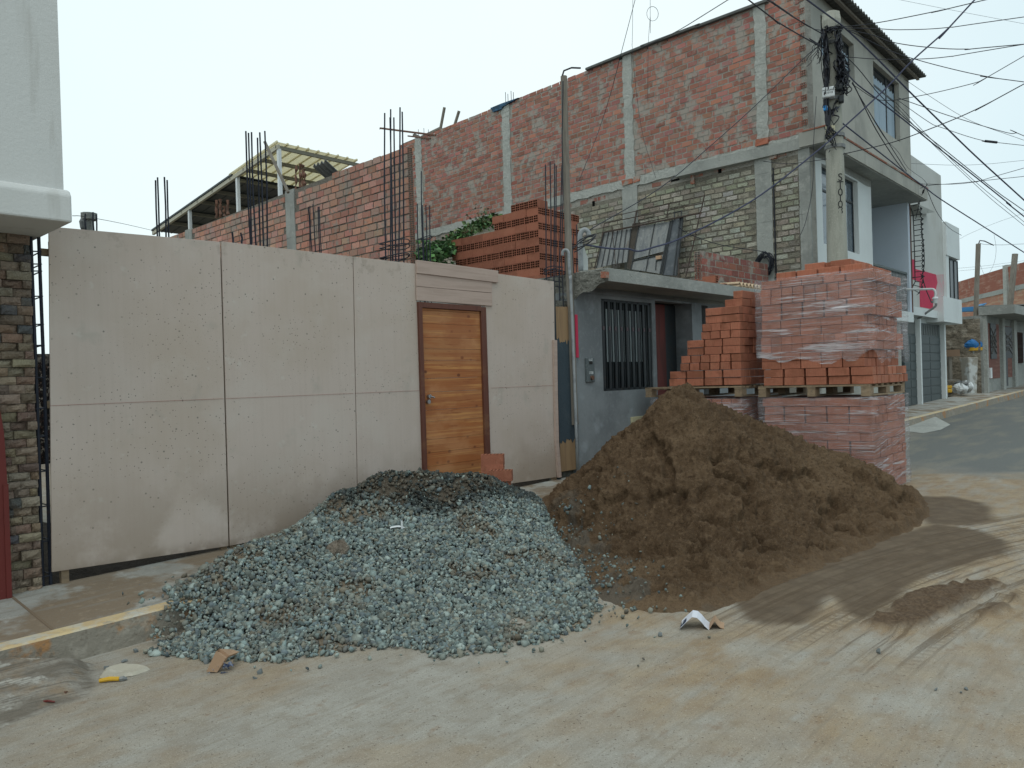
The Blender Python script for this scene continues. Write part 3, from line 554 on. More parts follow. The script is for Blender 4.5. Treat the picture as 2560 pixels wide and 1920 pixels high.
pal = np.array([(.20, .235, .225), (.25, .28, .26), (.165, .195, .195), (.30, .32, .295), (.23, .205, .165), (.14, .16, .17), (.26, .265, .235), (.18, .185, .165)])
ci = rng.integers(0, len(pal), n); cs = pal[ci] * np.array([.88, .97, .97]) * rng.uniform(.45, 1.3, (n, 1)) * (1 - .35 * sstep(X1, .1, .9) * rng.random(n))[:, None]
# wet dark zone along the back crest (world region taken from the photo)
def gsurf(x, y):   # first point of the gravel surface along a sight line
    r = ray(x, y); d = np.arange(4.2, 9.2, .01); P = C0[None] + r[None] * (d / r[1])[:, None]; h = grav_h(P[:, 0], P[:, 1])[0]; i = np.argmax(P[:, 2] <= h + .004)
    return P[i] if (P[:, 2] <= h + .004).any() else P[-1]
darkP = [gsurf(*o_(a, b))[:2] for a, b in ((700, 1098), (790, 1072), (850, 1088), (905, 1100), (955, 1112), (1000, 1104), (1040, 1082), (1100, 1072), (1150, 1082))] + [(.3, 8.2), (-.2, 8.3), (-.8, 7.9), (-1.4, 7.2)]
dk = sstep(polydist(X1, Y1, darkP) + .16 * (fbm(X1, Y1, 5, 3, 71) - .5), -.06, .06) * (rng.random(n) < .90)
muddy = sstep(thin_ := fbm(X1, Y1, 2.6, 3, 55), .54, .66) * (rng.random(n) < .6)
low = sstep(.35 - PD, 0, .3) * .25 * rng.random(n)
cs = cs * (1 - (dk * .74)[:, None]); cs = cs * (1 - muddy[:, None] * .5) + np.array([.16, .12, .08]) * (muddy[:, None] * .45)
fc_col = np.repeat(cs, 20, 0)
nv = len(Vb); tri = np.concatenate([Fb_[:, [0, 1, 2]], Fb_[:, [0, 2, 3]]]); Vall = np.concatenate([Vb, Vs]); Fall = np.concatenate([tri, Fs_ + nv])
me = npmesh('gravel_heap', Vall, Fall, 3)
cx_, cy_ = Vb[tri].mean(1)[:, 0], Vb[tri].mean(1)[:, 1]
dkb = sstep(polydist(cx_, cy_, darkP), -.1, .1)[:, None]; tnb = sstep(fbm(cx_, cy_, 2.6, 3, 55), .56, .62)[:, None]; bc = (np.array([.05, .045, .038]) * (1 - tnb) + np.array([.17, .135, .095]) * tnb) * (1 - .6 * dkb)  # base colour darkened for the shade between stones, browner in sandy patches
colr = np.concatenate([bc, fc_col]); at = me.attributes.new('tint', 'FLOAT_COLOR', 'FACE'); at.data.foreach_set('color', np.concatenate([colr, np.ones((len(colr), 1))], 1).astype(np.float32).ravel())
me.materials.append(mat('crushed_stone', (1, 1, 1), [(60, (.30, .32, .29), .56, .7, .35), (25, (.14, .12, .09), .58, .72, .3)], .8, [(90, .4, .004)], tint=True, spec=.3))
o = bpy.data.objects.new('gravel_heap', me); link(o); tag(o, 'heap of grey green crushed stone in front of the fence door', 'gravel heap', kind='stuff')
# ------------------------------------------------------------------ walls of real bricks
def jit(c, a): 
    k = random.uniform(1 - a, 1 + a); return tuple(max(0, x * k * random.uniform(1 - a * .4, 1 + a * .4)) for x in c)
def hole_end(mb, O, U, Wv, Nn, w_, h_, nu=3, nv=2, dm=1, wm=0, depth=.03):
    """hollow brick end: frame grid with dark pits. O corner, U/W unit vectors across/up, N outward (frame coords)"""
    O, U, Wv, Nn = map(np.array, (O, U, Wv, Nn)); mg = .08
    us = [0]; cu = (1 - mg * (nu + 1)) / nu
    for i in range(nu): us += [us[-1] + mg, us[-1] + mg + cu]
    us.append(1); cv = (1 - mg * (nv + 1)) / nv; vs = [0]
    for i in range(nv): vs += [vs[-1] + mg, vs[-1] + mg + cv]
    vs.append(1); P = lambda a, b, d=0: tuple(O + U * a * w_ + Wv * b * h_ - Nn * d)
    for i in range(len(us) - 1):
        for j in range(len(vs) - 1):
            a, b, c, d = us[i], us[i + 1], vs[j], vs[j + 1]
            if i % 2 and j % 2:
                mb.m = dm; mb.add([P(a, c), P(b, c), P(b, d), P(a, d), P(a, c, depth), P(b, c, depth), P(b, d, depth), P(a, d, depth)], [(0, 1, 5, 4), (1, 2, 6, 5), (2, 3, 7, 6), (3, 0, 4, 7), (4, 5, 6, 7)]); mb.m = wm
            else: mb.add([P(a, c), P(b, c), P(b, d), P(a, d)], [(0, 1, 2, 3)])
def brick_face(mb, s0, s1, z0, z1, t, out, bw, bh, gap, cols, top=None, var=.2, prot=(.002, .010), skip=None, miss=.0):
    """running-bond bricks standing proud of plane t, facing out*t"""
    row = 0; z = z0 + gap / 2
    while z + bh * .5 < (z1 if top is None else 99):
        x = s0 - (bw + gap) * (.5 if row % 2 else 0) - random.uniform(0, .03); any_ = False; zz = z + random.uniform(-.002, .002)
        while x < s1:
            L = bw * random.uniform(.93, 1.05); a, b = max(x, s0), min(x + L, s1); x += L + gap * random.uniform(.7, 1.5)
            tz = z1 if top is None else top((a + b) / 2)
            if b - a < .03 or zz + bh > tz + .01: continue
            any_ = True
            if skip and skip((a + b) / 2, zz): continue
            if random.random() < miss: continue
            d = random.uniform(*prot); j = .0045
            mb.c = jit(random.choice(cols), var); mb.m = 1
            f0, f1 = t + out * .0, t + out * d; dz = random.uniform(-.003, .003)
            q = [(a, f1), (b, f1 + random.uniform(-.003, .003))]
            zz1 = zz + bh * random.uniform(.93, 1.03)
            def jj(p): return (p[0] + random.uniform(-j, j), p[1], p[2] + random.uniform(-j, j))
            F4 = [jj((a, q[0][1], zz)), jj((b, q[1][1], zz + dz)), jj((b, q[1][1], zz1 + dz)), jj((a, q[0][1], zz1))]
            B4 = [(p[0], t - out * .01, p[2]) for p in F4]
            mb.add(F4 + B4, [(0, 1, 2, 3), (0, 4, 5, 1), (1, 5, 6, 2), (2, 6, 7, 3), (3, 7, 4, 0)]); mb.m = 0; mb.c = (1, 1, 1)
        row += 1; z += bh + gap
        if top is not None and not any_: break
RED = [(.31, .135, .10), (.30, .125, .092), (.34, .15, .11), (.27, .11, .085), (.32, .145, .118)]
YARD = [(.42, .215, .16), (.39, .19, .14), (.44, .24, .185), (.34, .165, .125), (.36, .23, .18)]
TAN = [(.34, .32, .255), (.30, .28, .22), (.39, .375, .315), (.25, .23, .18), (.37, .36, .31)]
# ---- three storey corner building
cb = empty('corner_building', FC.w((0, 0, zr(12.7))), FC.rz, label='three storey corner house with long raw red brick side wall and grey plastered front', cat='building')
zb = 0.0
topz = lambda s: 8.83 + .005 * s
def vcol(s):  # columns along the side wall
    return any(a < s < b for a, b in ((.68, .92), (3.88, 4.13), (7.80, 8.08), (11.5, 11.8)))
mb = MB(FW); mb.box(-.105, 12.6, -.25, 0, zb, 8.78); 
brick_face(mb, 0.0, 12.6, 6.07, 8.85, 0, 1, .235, .093, .023, RED, skip=lambda s, z: vcol(s) or (s < .06 and False))
brick_face(mb, 0.1, 12.6, 5.72, 5.84, 0, 1, .235, .09, .022, RED, skip=lambda s, z: (.6 < s < 1.0) or (3.8 < s < 4.6) or random.random() < .3)
build(mb, 'side_wall', [mortar, redb], cb)
mb = MB(FW); mb.box(0, 12.6, -.24, .002, 1.0, 5.70); brick_face(mb, .12, 12.6, 2.0, 5.68, .002, 1, .225, .082, .028, TAN, skip=lambda s, z: (.62 < s < 1.0) or (3.80 < s < 4.25) or vcol(s), prot=(.004, .016))
build(mb, 'lower_side_wall', [mat('mortar_joint_shade', (.20, .185, .15), [(6, (.13, .12, .095), .45, .65, .7), (25, (.3, .28, .24), .5, .7, .5)], .95, [(40, 1, .03)]), tanb], cb)  # mortar darkened so its colour carries the joint shadows
def rough_strip(mb, a, b, z0, z1, t, th, j=.012, step=.12, axis='v'):
    """cast concrete strip with ragged edges"""
    n = max(2, int(((z1 - z0) if axis == 'v' else (b - a)) / step)); L = []; R = []
    for i in range(n + 1):
        k = i / n
        if axis == 'v': z = z0 + (z1 - z0) * k; L.append((a + random.uniform(-j, j), z)); R.append((b + random.uniform(-j, j), z))
        else: s = a + (b - a) * k; L.append((s, z0 + random.uniform(-j, j))); R.append((s, z1 + random.uniform(-j, j)))
    for i in range(n):
        A_, B_, C_, D_ = L[i], R[i], R[i + 1], L[i + 1]
        if axis != 'v': A_, B_, C_, D_ = L[i], L[i + 1], R[i + 1], R[i]
        d = [th + random.uniform(-.004, .004) for _ in range(4)]
        mb.add([(p[0], t + dd, p[1]) for p, dd in zip((A_, B_, C_, D_), d)] + [(p[0], t - .02, p[1]) for p in (A_, B_, C_, D_)], [(0, 1, 2, 3), (0, 4, 5, 1), (1, 5, 6, 2), (2, 6, 7, 3), (3, 7, 4, 0)])
for a, b in ((.68, .92), (3.88, 4.13), (7.80, 8.08), (11.5, 11.8)):
    mb = MB(FW); rough_strip(mb, a, b, 6.05, topz(a) - .02, 0, .022, .022); build(mb, 'concrete_column', conc_pale, cb)
mb = MB(FW); rough_strip(mb, 0, 12.6, 5.86, 6.06, 0, .03, .02, .15, 'h'); build(mb, 'concrete_band', conc_pale, cb)
for a, b, c in ((.64, .98, 5.8), (3.82, 4.23, 5.86)):
    mb = MB(FW); rough_strip(mb, a, b, 2.0, c, 0, .028, .008, .3); build(mb, 'lower_column', conc, cb)
mb = MB(FW); mb.tube([FW.w((.60, .03, z)) for z in np.linspace(2.2, 5.55, 14)], .014, 5); build(mb, 'cable_conduit', cableM, cb)
mb = MB(FW); rough_strip(mb, -.115, .10, 2.0, 5.84, -.002, .02, .008, .25); build(mb, 'corner_column', conc, cb)
# odd bricks at column feet
mb = MB(FW); mb.c = (.40, .13, .07); mb.m = 0
for a, b, z0, z1, o_s in ((.66, .93, 6.03, 6.16, .07), (3.92, 4.2, 5.93, 6.03, .07), (3.72, 3.9, 5.93, 6.07, .05), (.52, .66, 5.72, 5.84, .05), (2.35, 2.42, 5.6, 5.8, .05)):
    mb = MB(FW); mb.c = (.36, .13, .08); mb.box(a, b, 0, o_s, z0, z1, .012); build(mb, 'protruding_brick', [redb], cb)
mb = MB(FW)
for a, b, z0, z1 in ((2.72, 2.98, 5.76, 5.80), (2.36, 2.43, 5.80, 5.83), (1.72, 1.80, 5.70, 5.78), (5.05, 5.12, 5.6, 5.75)): mb = MB(FW); mb.box(a, b, 0, .012, z0, z1, .006); build(mb, 'gap_shade', dark, cb)  # black slabs on the wall, painted in for the shade of gaps
# toothed hollow ends at the corner
z = 6.10 + .116
while z < 8.7:
    mb = MB(FW); mb.c = (.31, .12, .085); hole_end(mb, (.02, .014, z), (-1, 0, 0), (0, 0, 1), (0, 1, 0), .12, .098, 3, 2, 1, 0); z += .232; build(mb, 'hollow_brick_end', [redb, hole], cb)
# front faces
FL = 6.85
mb = MB(FC)
FT = -.105
def cwin(k, xl, yt, xr, yb):
    a, zt = FC.T(*Z[k](xl, yt), FT); b = FC.T(*Z[k](xr, yt), FT)[0]; return (a, b, FC.T(*Z[k](xl, yb), FT)[1], zt)
wins = [cwin('z5', 335, 120, 605, 445), cwin('z5', 770, 500, 980, 1020)]
def wall_with_holes(mb, s0, s1, z0, z1, t0, t1, holes):
    xs = sorted({s0, s1, *[h[0] for h in holes], *[h[1] for h in holes]}); zs = sorted({z0, z1, *[h[2] for h in holes], *[h[3] for h in holes]})
    for i in range(len(xs) - 1):
        for j in range(len(zs) - 1):
            xm, zm = (xs[i] + xs[i + 1]) / 2, (zs[j] + zs[j + 1]) / 2
            if any(h[0] < xm < h[1] and h[2] < zm < h[3] for h in holes): continue
            a, b, c, d = xs[i], xs[i + 1], zs[j], zs[j + 1]
            inh = lambda x, z: not (s0 < x < s1 and z0 < z < z1) or any(h[0] < x < h[1] and h[2] < z < h[3] for h in holes)
            fs_ = [((a, t0, c), (b, t0, c), (b, t0, d), (a, t0, d)), ((a, t1, c), (a, t1, d), (b, t1, d), (b, t1, c))]
            e = 1e-4
            if inh(a - e, zm): fs_.append(((a, t0, c), (a, t0, d), (a, t1, d), (a, t1, c)))
            if inh(b + e, zm): fs_.append(((b, t0, c), (b, t1, c), (b, t1, d), (b, t0, d)))
            if inh(xm, c - e): fs_.append(((a, t0, c), (a, t1, c), (b, t1, c), (b, t0, c)))
            if inh(xm, d + e): fs_.append(((a, t0, d), (b, t0, d), (b, t1, d), (a, t1, d)))
            for f in fs_: mb.add(list(f), [(0, 1, 2, 3)])
wall_with_holes(mb, .03, FL, 6.02, 8.88, FT, .2, wins); mb.box(FL - .2, FL, .2, 6, 6.02, 8.9)
build(mb, 'front_wall', plaster, cb)
def window(parent, fr, s0, s1, z0, z1, t, glassm, bars, curtain=False, fm=iron):
    mb = MB(fr); w_ = .035
    mb.box(s0, s1, t, t + .04, z0, z0 + w_); mb.box(s0, s1, t, t + .04, z1 - w_, z1); mb.box(s0, s0 + w_, t, t + .04, z0 + w_, z1 - w_); mb.box(s1 - w_, s1, t, t + .04, z0 + w_, z1 - w_)
    for k, a in bars:
        if k == 'v': mb.box(a - .02, a + .02, t - .003, t + .043, z0 + w_, z1 - w_)
        else: mb.box(s0 + w_, s1 - w_, t - .001, t + .045, a - .02, a + .02)
    wdw = build(mb, 'window', fm, parent)
    mb = MB(fr); mb.box(s0 + w_, s1 - w_, t + .018, t + .026, z0 + w_, z1 - w_); build(mb, 'pane', glassm, wdw)
    if curtain:
        mb = MB(fr); n = 90
        for i in range(n):
            a = s0 + w_ + (s1 - s0 - 2 * w_) * i / n; b = s0 + w_ + (s1 - s0 - 2 * w_) * (i + 1) / n; d = lambda q: t + .012 + .005 * math.sin(q * 55)
            zt = z1 - w_ - .16 - .05 * abs(math.sin(i * .35)); mb.add([(a, d(a), z0 + w_), (b, d(b), z0 + w_), (b, d(b), zt), (a, d(a), zt)], [(0, 1, 2, 3)])
        build(mb, 'curtain', curt, wdw)
for s0, s1, z0, z1 in wins:
    window(cb, FC, s0, s1, z0, z1, .0, darkglass, [('h', z1 - .42), ('v', s0 + (s1 - s0) * .66)], True)
mb = MB(FC)
for i in range(60):   # valance-like awning strip seen through panes is left as frame edge
    pass
# second floor, white
wall2 = (FC.T(*Z['z6'](345, 30), FT)[0], FC.T(*Z['z6'](645, 180), FT)[0], FC.T(*Z['z6'](360, 690), FT)[1], FC.T(*Z['z6'](345, 25), FT)[1])
mb = MB(FC); wall_with_holes(mb, .03, 3.60, 3.0, 5.78, FT + .005, .2, [wall2]); mb.box(3.42, 3.60, .2, 2.6, 3.0, 5.78)
build(mb, 'second_floor_wall', paintw, cb)
mb = MB(FC); poly = [(0, 5.62)]
for i in range(30):
    s = .01 + 3.58 * i / 29; poly.append((s, 5.62 + .14 * fbm(np.array(s), np.array(0.), 1.2, 3, 4) - .02 * s))
poly += [(3.59, 5.775), (.01, 5.775)]; mb.prism(poly[1:], FT - .002, FT + .004); build(mb, 'bare_plaster_patch', conc, cb)
window(cb, FC, *wall2, .0, glass, [('h', wall2[3] - .45), ('v', wall2[0] + .7), ('v', wall2[0] + 1.45)])
mb = MB(FC); mb.box(6.72, 6.90, -.02, 3.0, 3.0, 5.98); mb.box(3.70, 6.72, 2.6, 2.75, 3.0, 5.98); build(mb, 'balcony_wall', paintblue, cb)
mb = MB(FC); mb.box(-.05, 6.95, -.40, 2.7, 5.78, 5.985); build(mb, 'balcony_roof_slab', conc, cb)
mb = MB(FC); mb.box(-.08, 6.98, -.43, -.40, 5.80, 6.07); mb.box(-.08, -.05, -.40, .05, 5.80, 6.07); mb.box(6.95, 6.98, -.40, .05, 5.80, 6.07); build(mb, 'slab_fascia', plaster, cb)
mb = MB(FC); mb.c = (.33, .13, .085); mb.box(-.09, 6.99, -.45, -.02, 6.072, 6.10, .006); build(mb, 'tile_edging', redb, cb)
mb = MB(FC); mb.box(-.1, 6.92, -.05, 2.6, 2.75, 3.0); build(mb, 'balcony_floor', paintw, cb)
mb = MB(FC); mb.box(-.1, FL, .25, .45, 0.2, 2.75); build(mb, 'ground_floor_wall', plaster, cb)
mb = MB(FC); mb.box(.35, 3.45, .35, 3, 3.0, 8.8); build(mb, 'inner_mass', plaster, cb)
# railing
mb = MB(FC); mb.box(3.72, 6.72, .02, .07, 3.96, 4.01)
for i in range(24):
    a = 3.78 + i * .125; mb.box(a, a + .035, .025, .065, 3.02, 3.96)
    if i % 2: mb.box(a - .045, a + .08, .03, .06, 3.40, 3.62)
build(mb, 'balcony_railing', mat('railing_grey', (.10, .12, .12), rough=.6), cb)
mb = MB(FC); mb.box(6.93, 6.99, -.03, .03, 2.9, 5.98); build(mb, 'downpipe', rusty, cb)
# corrugated eave
def corr(mb, s0, s1, t0, t1, z0, z1, pitch=.16, amp=.03, th=.012, n=8):
    N_ = int((s1 - s0) / pitch * n); v = []
    for i in range(N_ + 1):
        s = s0 + (s1 - s0) * i / N_; dz = amp * math.sin(i / n * 2 * math.pi)
        v += [(s, t0, z0 + dz), (s, t1, z1 + dz), (s, t1, z1 + dz + th), (s, t0, z0 + dz + th)]
    f = []
    for i in range(N_):
        a, b = 4 * i, 4 * i + 4; f += [(a, b, b + 1, a + 1), (a + 1, b + 1, b + 2, a + 2), (a + 2, b + 2, b + 3, a + 3), (a + 3, b + 3, b, a)]
    mb.add(v, f)
mb = MB(FC); corr(mb, -.02, 7.0, -.48, .35, 8.90, 8.96, .17, .035); build(mb, 'corrugated_roof', fibre, cb, smooth=False)
mb = MB(FC)
for t in (-.34, .1): mb.box(0, 6.9, t, t + .06, 8.83, 8.885)
build(mb, 'roof_purlin', woodg, cb)
mb = MB(FW)   # sheet roof edge lying on the side wall top
pts_ = [FW.T(*Z['z4'](x, y), .05) for x, y in ((320, 470), (700, 320), (1080, 175), (1540, 8))]
prev = None
for i in range(3):
    a, b = pts_[i], pts_[i + 1]
    mb.hexa([(a[0], .09, a[1] - .06 + .02 * (i % 2)), (b[0] - .1, .09, b[1] - .05), (b[0] - .1, -.5, b[1] - .05), (a[0], -.5, a[1] - .06), (a[0], .09, a[1] - .01 + .02 * (i % 2)), (b[0] - .1, .09, b[1]), (b[0] - .1, -.5, b[1]), (a[0], -.5, a[1])])
build(mb, 'roof_edge_sheet', fibre, cb)
mb = MB(FW)
for x, y0, y1 in ((420, 370, 430), (463, 360, 430), (497, 370, 430)):
    s, z0 = FW.T(*Z['z3'](x, y1 + 40), .05); _, z1 = FW.T(*Z['z3'](x, y0), .05); mb.tube([FW.w((s, -.1, z0)), FW.w((s, -.1, z1))], .008, 5)
for x, y0, y1 in ((1100, 85, 190), (1118, 98, 190), (1143, 75, 190), (1160, 85, 190)):
    s, z0 = FW.T(*Z['z3'](x, y1 + 20), 0); _, z1 = FW.T(*Z['z3'](x, y0), 0); mb.tube([FW.w((s, -.1, z0)), FW.w((s, -.1, z1))], .008, 5)
build(mb, 'starter_bars', rebarM, cb)
def pxtube(mb, pts, r, dep=None, fr=None, t=None, n=5, k=4):
    P = []
    for q in pts:
        x, y = Z[q[0]](q[1], q[2])
        if fr is not None: s, z = fr.T(x, y, t); P.append(fr.w((s, t, z)))
        else: P.append(D(x, y, q[3] if len(q) > 3 else dep))
    mb.tube(spline(P, k), r, n)
for nm, pts, r, M_, lb in (('roof_stick', [('z3', 610, 425), ('z3', 650, 210)], .045, woodg, 'left leaning stick standing on the brick wall top'), ('roof_stick', [('z3', 720, 372), ('z3', 762, 238)], .045, woodg, 'right shorter stick standing on the brick wall top')):
    mb = MB(FW); pxtube(mb, pts, r, fr=FW, t=-.15); build(mb, nm, M_, label=lb, cat='stick', group='sticks on the wall top')
mb = MB(FW); pxtube(mb, [('z3', 330, 500), ('z3', 450, 450), ('z3', 622, 368)], .05, fr=FW, t=-.2); build(mb, 'timber_pole', woodg, label='long grey timber lying sloped on the wall top', cat='timber')
mb = MB(FW); pxtube(mb, [('z3', 415, 425), ('z3', 500, 465)], .06, fr=FW, t=-.05); build(mb, 'timber_pole', woodg, label='short thick timber end on the wall top by the yard wall', cat='timber')
mb = MB(FW); pxtube(mb, [('z3', 155, 370), ('z3', 585, 425)], .03, fr=FW, t=.0); pxtube(mb, [('z3', 150, 378), ('z3', 180, 366)], .01, fr=FW, t=.0); build(mb, 'thin_cane', rusty, label='long thin cane reaching left past the rebar from the wall top', cat='cane')
mb = MB(FW); pxtube(mb, [('z3', 368, 430), ('z3', 540, 450)], .022, fr=FW, t=.02); build(mb, 'thin_cane', rusty, label='short thin cane on the wall top under the long cane', cat='cane')
mb = MB(FW); P = [FW.T(*Z['z3'](x, y), .06) for x, y in ((1000, 215), (1085, 180), (1215, 135), (1160, 165), (1095, 205), (1085, 222), (1020, 245))]; mb.prism(P, -.4, .06)
build(mb, 'blue_tarpaulin', mat('tarp_blue', (.025, .09, .17), [(9, (.01, .03, .05), .45, .6, .8)], .6), label='dark blue tarpaulin scrap on the wall top by the starter bars', cat='tarpaulin')
# ---- yard wall behind the fence (party wall)
yw = empty('yard_wall', FB.w((6.3, 3.52, zr(6.3))), FB.rz, label='pale red block wall with hollow brick end behind the hoarding', cat='wall')
FY = Fr(FB.w((6.3, 3.52, 0)), math.degrees(math.atan2(FB.n[0], FB.n[1])))   # s along the wall away from the street
ytop = lambda s: 5.46 - .016 * s
mb = MB(FY); mb.hexa([(0.02, -.13, 0), (16, -.13, 0), (16, -.004, 0), (.02, -.004, 0), (.02, -.13, ytop(0) - .02), (16, -.13, ytop(16) - .02), (16, -.004, ytop(16) - .02), (.02, -.004, ytop(0) - .02)])
# which side faces the camera: n of FY points to -s of FB
brick_face(mb, 0, 16, .2, 6, -.002, 1, .222, .102, .020, YARD, top=ytop, skip=lambda s, z: (3.35 < s < 3.72) or (7.75 < s < 8.15), prot=(.003, .012), var=.16)
build(mb, 'masonry', [mortar_dk, yardb], yw)
for a, b in ((3.38, 3.70), (7.78, 8.12)):
    mb = MB(FY); rough_strip(mb, a, b, .2, ytop(a) + .0, 0, .02, .008, .3); build(mb, 'concrete_column', conc, yw)
mb = MB(FY); mb.c = (.34, .17, .12); z = 5.46 - .118
while z > .3:
    hole_end(mb, (.012, -.128, z), (0, 1, 0), (0, 0, 1), (-1, 0, 0), .124, .098, 2, 3, 1, 0); z -= .122
build(mb, 'hollow_brick_end', [yardb, hole], yw)
mb = MB(FY)   # ragged starter bars on the wall columns
for i, (x, y0, y1) in enumerate(((425, 820, 960), (455, 815, 960), (487, 870, 965), (513, 820, 955))):
    P = [FY.T(*Z['z2'](x + 3 * math.sin(k * 2), y0 + (y1 - y0) * k / 5), 0) for k in range(6)]; mb.tube([FY.w((a, -.06, b)) for a, b in P], [.03 * (1 + .6 * math.sin(k * 3 + i)) for k in range(6)], 5)
for i, (x, y0, y1) in enumerate(((1052, 545, 740), (1085, 530, 720), (1105, 540, 715), (1120, 570, 715))):
    P = [FY.T(*Z['z2'](x + 4 * math.sin(k * 2 + i), y0 + (y1 - y0) * k / 6), 0) for k in range(7)]; mb.tube([FY.w((a, -.06, b)) for a, b in P], [.022 * (1 + .7 * math.sin(k * 2.3 + i)) for k in range(7)], 5)
build(mb, 'wrapped_starter_bar', rusty, yw)
# ---- roof shelter
sh = empty('roof_shelter', FB.w((8, 12, 5.4)), FB.rz, label='lean-to shelter with dark and cream corrugated roof behind the block wall', cat='shelter')
creamroof = mat('cream_roof_sheet', (.70, .67, .54), [(1.5, (.52, .50, .38), .45, .7, .5)], .6); darkroof = mat('dark_roof_sheet', (.045, .055, .06), [(2, (.07, .08, .085), .45, .7, .5)], .6)
def translucent(M, c):
    t = M.node_tree; b = [n for n in t.nodes if n.type == 'BSDF_PRINCIPLED'][0]; tl = t.nodes.new('ShaderNodeBsdfTranslucent'); tl.inputs[0].default_value = (*c, 1); mx = t.nodes.new('ShaderNodeMixShader'); mx.inputs[0].default_value = .6
    o = [n for n in t.nodes if n.type == 'OUTPUT_MATERIAL'][0]; t.links.new(b.outputs[0], mx.inputs[1]); t.links.new(tl.outputs[0], mx.inputs[2]); t.links.new(mx.outputs[0], o.inputs[0])
translucent(creamroof, (.92, .88, .72))
rz_ = lambda t: 7.41 + (6.46 - 7.41) * (t - 10.35) / (17.7 - 10.35)
def sheet(mb, t0, t1, s0, s1, off=0):
    n = int((s1 - s0) / .28)
    for i in range(n + 1):
        a = s0 + (s1 - s0) * i / n; mb.hexa([(a - .02, t0, rz_(t0) + off), (a + .02, t0, rz_(t0) + off), (a + .02, t1, rz_(t1) + off), (a - .02, t1, rz_(t1) + off), (a - .02, t0, rz_(t0) + .05 + off), (a + .02, t0, rz_(t0) + .05 + off), (a + .02, t1, rz_(t1) + .05 + off), (a - .02, t1, rz_(t1) + .05 + off)])
    mb.hexa([(s0, t0, rz_(t0) + off + .012), (s1, t0, rz_(t0) + off + .012), (s1, t1, rz_(t1) + off + .012), (s0, t1, rz_(t1) + off + .012), (s0, t0, rz_(t0) + .02 + off), (s1, t0, rz_(t0) + .02 + off), (s1, t1, rz_(t1) + .02 + off), (s0, t1, rz_(t1) + .02 + off)])
mb = MB(FB); sheet(mb, 10.35, 12.75, 8, 10.3, .03); build(mb, 'cream_sheet', creamroof, sh)
mb = MB(FB); sheet(mb, 12.6, 17.7, 8, 11.5); build(mb, 'dark_sheet', darkroof, sh)
mb = MB(FB)
for t in (10.4, 11.25, 12.0, 12.7, 13.7, 14.6, 15.6, 16.6): mb.hexa([(8, t, rz_(t) - .09), (11, t, rz_(t) - .09), (11, t + .06, rz_(t) - .09), (8, t + .06, rz_(t) - .09), (8, t, rz_(t) - .005), (11, t, rz_(t) - .005), (11, t + .06, rz_(t) - .005), (8, t + .06, rz_(t) - .005)])
build(mb, 'cross_beam', mat('beam_brown', (.2, .19, .15), rough=.8), sh)
mb = MB(FB); mb.hexa([(8.0, 10.35, 7.30), (8.07, 10.35, 7.30), (8.07, 17.7, 6.35), (8.0, 17.7, 6.35), (8.0, 10.35, 7.40), (8.07, 10.35, 7.40), (8.07, 17.7, 6.45), (8.0, 17.7, 6.45)]); build(mb, 'edge_beam', mat('beam_pale', (.40, .385, .31), rough=.7), sh)
for t in (10.35, 12.4, 15.2): mb = MB(FB); mb.box(8.02, 8.10, t, t + .08, 4.6, rz_(t) - .1); build(mb, 'post', white, sh)
mb = MB(FB); mb.tube([D(*Z['s'](x, y), d) for x, y, d in ((1460, 285, 13), (1765, 940, 12.6))], .028, 5); build(mb, 'diagonal_pole', woodg, sh)
mb = MB(FY); mb.c = (1, 1, 1)
corr(mb, *[FY.T(*Z['z2'](x, 650), 0)[0] for x in (1280, 1175)], -.5, -.1, 5.5, 5.75, .12, .03); build(mb, 'roof_tile', tin, label='grey corrugated offcut on the block wall top under the shelter', cat='roof sheet')
# ---- left white house
wh = empty('white_house', FB.w((-.6, .3, .2)), FB.rz, label='white rendered upper floor overhanging a stone clad gate pillar', cat='building')
mb = MB(FB); P = [(-4, 2.905), (-.03, 2.905)]; mb.box(-4, -.03, -.565, 4, 2.88, 9); build(mb, 'upper_wall', whiteb, wh)
mb = MB(FB); prof = [(-.62, 2.725), (-.62, 2.90), (-.60, 2.93), (-.57, 2.945), (4, 2.945), (4, 2.725)]; mb.prism(prof, -4, .0, 's'); build(mb, 'cornice_band', whiteb, wh, bevel=.012)
mb = MB(FB); mb.box(-4, -.075, .045, .6, 0, 2.72); build(mb, 'pillar_core', mortar_dk, wh)
stoneM = mat('cladding_stone', (1, 1, 1), [(14, (.2, .165, .13), .5, .7, .5), (45, (.30, .26, .2), .6, .72, .4)], .95, [(18, 1, .03), (70, .6, .01)], tint=True)
mb = MB(FB); z = .2; r_ = 0
SC = [(.25, .19, .14), (.28, .22, .165), (.18, .13, .10), (.10, .10, .10), (.23, .165, .12), (.26, .21, .155), (.21, .15, .11)]
